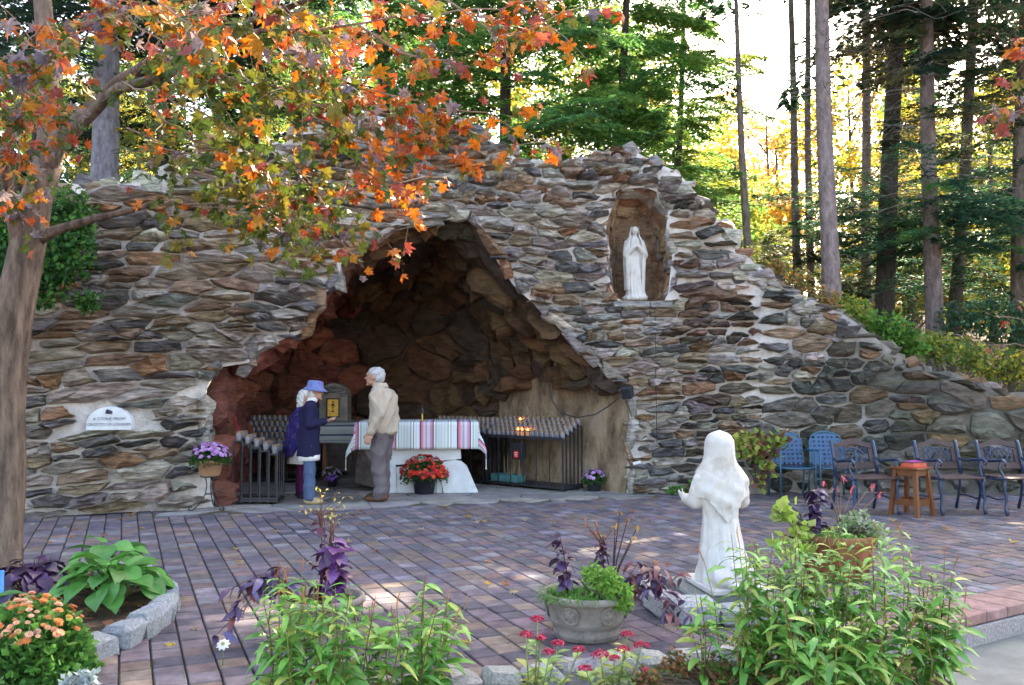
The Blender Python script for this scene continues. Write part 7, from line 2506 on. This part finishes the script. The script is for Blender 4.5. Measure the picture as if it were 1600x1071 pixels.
mb = MB(); mb.box((.01, -.05, .025), (.50, .60, .05), 0, bev=.012); m_ = mb.obj('base', 'marble', ks); m_.scale = (SK,) * 3

# ------------------------------------------------------------------ standing statue in the niche
NS = (NICHE3[0] + NICHE3[-1]) / 2
NS = Vector((pix(993, 468, NS.y + .12).x, NS.y + .20, NICHE3[0].z + .004))
ns = thing('niche_statue', 'white statue of a standing veiled woman praying in the niche', 'statue', NS, .1)
mb = MB()
loft_geo(mb, [ring(.07, .155, .13, .02, 0, fold=.03), ring(.12, .145, .12, .015, 0, fold=.09, k=11), ring(.3, .13, .105, 0, 0, fold=.10, k=11, ph=.3), ring(.5, .12, .095, -.01, 0, fold=.09, k=11, ph=.5), ring(.66, .115, .09, -.01, 0, fold=.05, k=11, ph=.6), ring(.8, .12, .085, 0, 0), ring(.9, .10, .07, 0, 0), ring(.96, .045, .045, 0, 0)])
for sx in (-1, 1):
    cap_geo(mb, (sx * .105, 0, .87), .05, (sx * .14, -.05, .68), .052); cap_geo(mb, (sx * .14, -.05, .68), .052, (sx * .03, -.14, .80), .03)
    cap_geo(mb, (sx * .016, -.15, .80), .016, (sx * .008, -.165, .90), .010)
    cap_geo(mb, (sx * .12, -.06, .66), .04, (sx * .125, -.04, .50), .022)
ell_geo(mb, (0, -.035, 1.045), (.048, .058, .066)); cap_geo(mb, (0, -.01, .94), .034, (0, -.02, 1.0), .034); ell_geo(mb, (0, -.095, 1.04), (.009, .012, .014))
ell_geo(mb, (0, 0, .045), (.19, .16, .06)); ell_geo(mb, (.05, -.05, .06), (.13, .1, .06))
add('figure', sculpt(mb, .0095, 2, lambda co: .004 * np.sin(np.arctan2(co[:, 1], co[:, 0]) * 15 + 4 * np.sin(co[:, 2] * 6)) * np.clip((.66 - co[:, 2]) / .2, 0, 1)), 'marble', ns)
mb = MB()
mp_ = lambda z: float(np.interp(z, [.16, .4, .6, .75, .86, .93, .98, 1.05, 1.10, 1.125, 1.135], [.150, .158, .168, .17, .15, .105, .078, .072, .058, .03, .008]))
rr0, rr1 = [], []
for q in range(30):
    z = 1.135 - (1.135 - .16) * q / 29
    for rr, k in ((rr0, 1.0), (rr1, .86)):
        pts = []
        for i in range(48):
            u = i / 47
            a = math.pi / 2 + (u - .5) * 2 * (2.45 if z < .97 else 2.2)      # open at the front
            rx = mp_(z) * k * (1 + .04 * math.sin(9 * a) * min(1, (1.1 - z) * 3))
            pts.append(Vector((rx * math.cos(a), rx * .82 * math.sin(a) - .005, z)))
        rr.append(pts)
vs, fs = [], []
for rr in (rr0, rr1):
    for p in rr: vs += p
n1 = 30 * 48
for q in range(29):
    for i in range(47):
        a = q * 48 + i
        fs.append((a, a + 48, a + 49, a + 1)); fs.append((n1 + a, n1 + a + 1, n1 + a + 49, n1 + a + 48))
    for i in (0, 47):
        a = q * 48 + i
        fs.append((a, a + 48, n1 + a + 48, n1 + a) if i else (a + 48, a, n1 + a, n1 + a + 48))
for q in (0, 29):
    for i in range(47):
        a = q * 48 + i
        fs.append((a, a + 1, n1 + a + 1, n1 + a) if q == 0 else (a + 1, a, n1 + a, n1 + a + 1))
mb.add(vs, fs)
add('mantle', sculpt(mb, .009, 2), 'marble', ns)
# thin pipe lamp beside it
pl_ = NS + Vector((-.30, -.02, 0))
o = thing('niche_spotlight', 'thin dark pole with a small lamp head left of the niche statue', 'lamp', pl_)
MB().tube([(0, 0, -.02), (0, 0, .8)], .007, 6).obj('pole', 'iron', o); MB().box((0, -.01, .78), (.03, .05, .04), bev=.006).obj('lamp_head', 'iron', o); MB().box((0, 0, .6), (.02, .02, .12), bev=.003).obj('clamp', 'iron', o)

# ------------------------------------------------------------------ people
M['skin'] = mat('skin', None, .55, .12, 30, bump=.1, bscale=80, bdist=.002, sss=.08)
def cloth_mat(name, col, rough=.9, var=.15, second=None, fold=14.0):
    M[name] = mat(name, col, rough, var, 10, (1, 1, .4), .7, fold, .03, second=second, second_scale=22, second_at=.54, second_amt=.8, coords='object', spec=.15, grain=0)
    return name
cloth_mat('beige_jacket', (0.46, 0.37, 0.29)); cloth_mat('grey_trousers', (0.135, 0.11, 0.115)); cloth_mat('navy_jacket', (0.018, 0.016, 0.05)); cloth_mat('jeans', (0.075, 0.11, 0.19))
cloth_mat('print_shawl', (0.03, 0.02, 0.11), second=(0.18, 0.14, 0.28)); cloth_mat('cream_tunic', (0.52, 0.46, 0.42)); cloth_mat('plum_trousers', (0.075, 0.012, 0.05)); cloth_mat('blue_hat', (0.15, 0.18, 0.38), second=(0.05, 0.045, 0.18))
cloth_mat('white_collar', (0.7, 0.68, 0.66)); mplain('brown_shoe', (0.11, 0.045, 0.02), rough=.5, second=(0.02, 0.02, 0.025), second_scale=18, second_at=.5); mplain('tan_shoe', (0.42, 0.30, 0.16)); mplain('dark_shoe', (0.03, 0.02, 0.03))
M['hair_grey'] = mat('grey_hair', (0.42, 0.40, 0.40), .6, .35, 60, (1, 1, .4), .6, 90, .004); M['hair_white'] = mat('white_hair', (0.62, 0.60, 0.58), .6, .3, 60, bump=.5, bscale=90, bdist=.004)
SKIN = np.array((0.50, 0.27, 0.19))

def person(label, loc, rz, J, H=1.75, clothes=None, hair='hair_grey', hat=False, collar=None, shoes='brown_shoe', group='people at the altar', hair_long=False):
    """J: joints (x forward, y left, z up) at 1.75 m; the body is one skin, clothes and hair are its children"""
    k = H / 1.75
    t = thing('person', label, 'person', loc, rz)
    hx_, hz = J['head']
    B = MB()
    ell_geo(B, (hx_, 0, hz + .015), (.094, .074, .108)); ell_geo(B, (hx_ + .028, 0, hz - .055), (.066, .058, .062))
    cap_geo(B, (hx_ + .088, 0, hz + .012), .008, (hx_ + .108, 0, hz - .022), .014, 8)          # nose
    ell_geo(B, (hx_ + .078, 0, hz + .038), (.02, .05, .012)); ell_geo(B, (hx_ + .086, 0, hz - .062), (.012, .024, .008)); ell_geo(B, (hx_ + .078, 0, hz - .10), (.02, .024, .018))
    for s in (-1, 1): ell_geo(B, (hx_ - .008, s * .076, hz), (.022, .010, .034))
    cap_geo(B, (J['neck'][0], 0, J['neck'][1]), .058, (hx_ - .01, 0, hz - .05), .055)
    tx = J['neck'][0]
    ell_geo(B, (tx * .6, 0, 1.22), (.10, .16, .26)); ell_geo(B, (0, 0, .98), (.11, .15, .14))
    for s in ('L', 'R'):
        sh, el, wr, hd, pn = J['arm' + s]
        cap_geo(B, sh, .052, el, .042); cap_geo(B, el, .042, wr, .028); hand(B, wr, hd, pn, 1 if s == 'L' else -1, 1.05, J.get('curl', .5))
        hp, kn, an = J['leg' + s]
        cap_geo(B, hp, .082, kn, .055); cap_geo(B, kn, .055, an, .04); cap_geo(B, an, .04, (an[0] + .12, an[1], .04), .035)
    body = sculpt(B, .0065, 1, None, k)
    def bc(co):
        c = np.tile(SKIN, (len(co), 1))
        q = co / k
        lip = (abs(q[:, 0] - hx_ - .09) < .02) & (abs(q[:, 2] - hz + .062) < .007) & (abs(q[:, 1]) < .024)
        c[lip] = (0.38, 0.12, 0.11)
        for s in (-1, 1):
            eye = ((q[:, 1] - s * .033) ** 2 / .017 ** 2 + (q[:, 2] - hz - .015) ** 2 / .009 ** 2 < 1) & (q[:, 0] > hx_ + .05)
            c[eye] = (0.10, 0.07, 0.06)
            br = ((q[:, 1] - s * .035) ** 2 / .026 ** 2 + (q[:, 2] - hz - .04) ** 2 / .006 ** 2 < 1) & (q[:, 0] > hx_ + .05)
            c[br] = (0.34, 0.28, 0.25)
        return c
    paint(body, bc)
    add('body', body, 'skin', t)
    clothes(t, k)
    Hm = MB()
    if hat:
        # bucket hat
        Hm.lathe([(.165, -.035), (.170, -.030), (.128, .012), (.112, .02), (.104, .095), (.085, .112), (.0, .118)], 28)
        rgs = Hm.v
        Hm.v = [tuple((Matrix.Rotation(.10, 3, 'Y') @ Vector((x * 1.06, y * .92, z)) + Vector((hx_, 0, hz + .045))) * k) for x, y, z in rgs]
        o = Hm.obj('hat', 'blue_hat', t, True)
        sm = o.modifiers.new('thick', 'SOLIDIFY'); sm.thickness = .006
        Hr = MB(); ell_geo(Hr, (hx_ - .035, 0, hz - .02), (.075, .078, .075)); 
        add('hair', sculpt(Hr, .008, 1, None, k), hair, t)
    else:
        ell_geo(Hm, (hx_ - .016, 0, hz + .042), (.098, .083, .094)); ell_geo(Hm, (hx_ - .045, 0, hz - .005), (.066, .08, .085))
        if hair_long: cap_geo(Hm, (hx_ - .05, 0, hz), .085, (hx_ - .06, 0, hz - .13), .075)
        hm = sculpt(Hm, .008, 1, lambda co: .004 * np.sin(co[:, 0] * 90 + co[:, 2] * 70), k)
        # hairline: bring the front of the cap back behind the forehead
        n = len(hm.vertices); co = np.zeros(n * 3, np.float32); hm.vertices.foreach_get('co', co); co = co.reshape(-1, 3)
        lim_ = (hx_ + .052 + np.clip((co[:, 2] / k - hz - .07) * .6, -.09, .06)) * k
        co[:, 0] = np.minimum(co[:, 0], lim_)
        hm.vertices.foreach_set('co', co.ravel()); hm.update()
        add('hair', hm, hair, t)
    for s in ('L', 'R'):
        an = J['leg' + s][2]
        S = MB()
        ell_geo(S, (an[0] + .055, an[1], .045), (.135, .05, .045)); ell_geo(S, (an[0] + .13, an[1], .04), (.07, .052, .038)); cap_geo(S, (an[0] - .01, an[1], .05), .048, (an[0] - .005, an[1], .10), .045)
        sh = sculpt(S, .008, 1, None, k)
        n = len(sh.vertices); co = np.zeros(n * 3, np.float32); sh.vertices.foreach_get('co', co); co = co.reshape(-1, 3); co[:, 2] = np.maximum(co[:, 2], .004); sh.vertices.foreach_set('co', co.ravel()); sh.update()
        add('shoe', sh, shoes, t)
    return t

def fold_disp(amp, fz=26, k=5):
    rdg = lambda x: 1 - 2 * np.abs(np.sin(x)) ** .7          # sharp creases, soft hollows
    return lambda co: amp * 1.6 * rdg(co[:, 2] * fz * .5 + 1.6 * np.sin(co[:, 0] * 14 + co[:, 1] * 11)) + amp * rdg(co[:, 0] * 16 + co[:, 2] * 9 + co[:, 1] * 12)

def torso_rings(zs, lean, n=40):
    return [ring(z, rx, ry, cx + lean * max(0, z - .9), 0, n) for z, rx, ry, cx in zs]

# --- man in the beige jacket
JM = dict(head=(.095, 1.625), neck=(.045, 1.47), curl=.45,
          armL=((.01, .195, 1.40), (-.05, .25, 1.13), (.05, .255, .90), (.28, .05, -1), (0, -1, 0)),
          armR=((.01, -.195, 1.40), (-.02, -.25, 1.13), (.10, -.22, .91), (.3, .1, -1), (0, 1, 0)),
          legL=((0, .09, .93), (.02, .10, .50), (-.02, .10, .085)), legR=((0, -.09, .93), (.035, -.10, .50), (.03, -.10, .085)))
def man_clothes(t, k):
    T = MB()
    ell_geo(T, (0, 0, .93), (.135, .172, .13))
    for s in ('L', 'R'):
        hp, kn, an = JM['leg' + s]
        cap_geo(T, hp, .108, kn, .082); cap_geo(T, kn, .082, (an[0] + .0, an[1], .12), .078); cap_geo(T, (an[0], an[1], .12), .078, (an[0] + .02, an[1], .085), .08)
    def td(co):
        lo = np.clip((.55 - co[:, 2]) / .4, 0, 1)
        return fold_disp(.004)(co) + .006 * np.sin(co[:, 2] * 48 + co[:, 1] * 9) * lo
    add('trousers', sculpt(T, .011, 2, td, k), 'grey_trousers', t)
    Jk = MB()
    loft_geo(Jk, torso_rings([(.865, .128, .168, -.005), (.90, .150, .192, -.01), (1.0, .158, .20, -.015), (1.12, .158, .20, -.02), (1.25, .152, .205, -.03), (1.36, .138, .212, -.035), (1.43, .112, .185, -.03), (1.485, .078, .11, -.01), (1.53, .064, .068, .01)], .07))
    for s in ('L', 'R'):
        sh, el, wr, _, _ = JM['arm' + s]
        cap_geo(Jk, sh, .082, el, .070); cap_geo(Jk, el, .070, Vector(el).lerp(Vector(wr), .9), .055)
    add('jacket', sculpt(Jk, .010, 2, fold_disp(.005, 24), k), 'beige_jacket', t)
    for s in ('L', 'R'):
        _, el, wr, _, _ = JM['arm' + s]
        C = MB(); cap_geo(C, Vector(el).lerp(Vector(wr), .86), .052, Vector(el).lerp(Vector(wr), .97), .046); C.v = [tuple(Vector(v) * k) for v in C.v]
        C.obj('cuff', 'beige_jacket', t, True)
    C = MB(); loft_geo(C, [ring(1.485, .082, .09, .03), ring(1.50, .086, .09, .035), ring(1.545, .075, .076, .042), ring(1.55, .066, .067, .043)]); C.v = [tuple(Vector(v) * k) for v in C.v]
    C.obj('collar', 'beige_jacket', t, True)
PM = gp(598, 783)
person('grey haired man in a beige jacket and grey trousers facing left', (PM.x, PM.y, .004), RAD(168), JM, 1.74, man_clothes, 'hair_grey').scale = (1.24, 1.18, 1.0)

# --- woman in navy with the blue hat
JW = dict(head=(.075, 1.60), neck=(.035, 1.45), curl=.7,
          armL=((.01, .165, 1.38), (.02, .215, 1.13), (.22, .06, 1.17), (1, -.5, .15), (0, -.3, 1)),
          armR=((.01, -.165, 1.38), (.02, -.215, 1.13), (.24, -.06, 1.18), (1, .5, .15), (0, .3, 1)),
          legL=((0, .085, .93), (.01, .09, .50), (-.01, .09, .085)), legR=((0, -.085, .93), (.015, -.09, .50), (.02, -.09, .085)))
def woman_clothes(t, k):
    T = MB()
    ell_geo(T, (0, 0, .93), (.13, .165, .13))
    for s in ('L', 'R'):
        hp, kn, an = JW['leg' + s]
        cap_geo(T, hp, .105, kn, .085); cap_geo(T, kn, .085, (an[0], an[1], .11), .082)
    add('jeans', sculpt(T, .011, 2, fold_disp(.004, 34), k), 'jeans', t)
    Jk = MB()
    loft_geo(Jk, torso_rings([(.68, .165, .20, -.01), (.80, .168, .20, -.01), (.95, .16, .195, -.01), (1.10, .152, .185, -.012), (1.25, .145, .185, -.02), (1.36, .125, .185, -.025), (1.43, .095, .145, -.015), (1.475, .07, .085, .0)], .06))
    for s in ('L', 'R'):
        sh, el, wr, _, _ = JW['arm' + s]
        cap_geo(Jk, sh, .076, el, .068); cap_geo(Jk, el, .068, Vector(el).lerp(Vector(wr), .92), .052)
    add('jacket', sculpt(Jk, .010, 2, fold_disp(.004, 22), k), 'navy_jacket', t)
    C = MB(); loft_geo(C, [ring(1.445, .074, .08, .03), ring(1.47, .078, .082, .035), ring(1.515, .068, .068, .045), ring(1.52, .06, .06, .046)]); C.v = [tuple(Vector(v) * k) for v in C.v]
    C.obj('blouse_collar', 'white_collar', t, True)
    C = MB(); loft_geo(C, [ring(.62, .15, .185, .0, fold=.03, k=9), ring(.70, .155, .19, 0)]); C.v = [tuple(Vector(v) * k) for v in C.v]
    C.obj('blouse_hem', 'white_collar', t, True)
PW = gp(482, 788)
person('woman in a blue bucket hat, navy jacket and jeans facing right', (PW.x, PW.y, .004), RAD(8), JW, 1.56, woman_clothes, 'hair_white', True, shoes='tan_shoe')

# --- woman behind her in a printed shawl
JB = dict(head=(.06, 1.60), neck=(.03, 1.45), curl=.6,
          armL=((.01, .165, 1.38), (.0, .22, 1.12), (.18, .12, 1.05), (1, -.3, 0), (0, -1, 0)), armR=((.01, -.165, 1.38), (.0, -.22, 1.12), (.18, -.12, 1.05), (1, .3, 0), (0, 1, 0)),
          legL=((0, .085, .93), (.01, .09, .50), (-.01, .09, .085)), legR=((0, -.085, .93), (.015, -.09, .50), (.02, -.09, .085)))
def shawl_clothes(t, k):
    T = MB()
    ell_geo(T, (0, 0, .9), (.13, .165, .13))
    for s in ('L', 'R'):
        hp, kn, an = JB['leg' + s]
        cap_geo(T, hp, .10, kn, .078); cap_geo(T, kn, .078, (an[0], an[1], .11), .072)
    add('trousers', sculpt(T, .012, 2, fold_disp(.003, 30), k), 'plum_trousers', t)
    C = MB(); loft_geo(C, [ring(.55, .21, .25, 0, fold=.05, k=9), ring(.7, .185, .225, 0, fold=.04, k=9), ring(.95, .15, .185, 0), ring(1.2, .135, .17, 0), ring(1.36, .12, .165, 0), ring(1.45, .07, .08, .01)])
    add('tunic', sculpt(C, .012, 2, fold_disp(.003), k), 'cream_tunic', t)
    S = MB()
    loft_geo(S, [ring(.66, .12, .20, -.16, 0, fold=.06, k=8), ring(.85, .17, .235, -.10, 0, fold=.05, k=8), ring(1.05, .19, .25, -.04, 0, fold=.04, k=8), ring(1.25, .165, .24, -.02), ring(1.38, .125, .20, -.01), ring(1.46, .08, .10, .01)])
    for s in ('L', 'R'):
        sh, el, wr, _, _ = JB['arm' + s]
        cap_geo(S, sh, .07, el, .066); cap_geo(S, el, .066, Vector(el).lerp(Vector(wr), .85), .05)
    add('shawl', sculpt(S, .012, 2, fold_disp(.006, 22), k), 'print_shawl', t)
PB_ = gp(469, 779)
person('white haired woman in a violet printed shawl behind the navy jacket', (PB_.x, PB_.y, .004), RAD(15), JB, 1.47, shawl_clothes, 'hair_white', False, shoes='dark_shoe', hair_long=True)
bpy.data.scenes.remove(SC2)
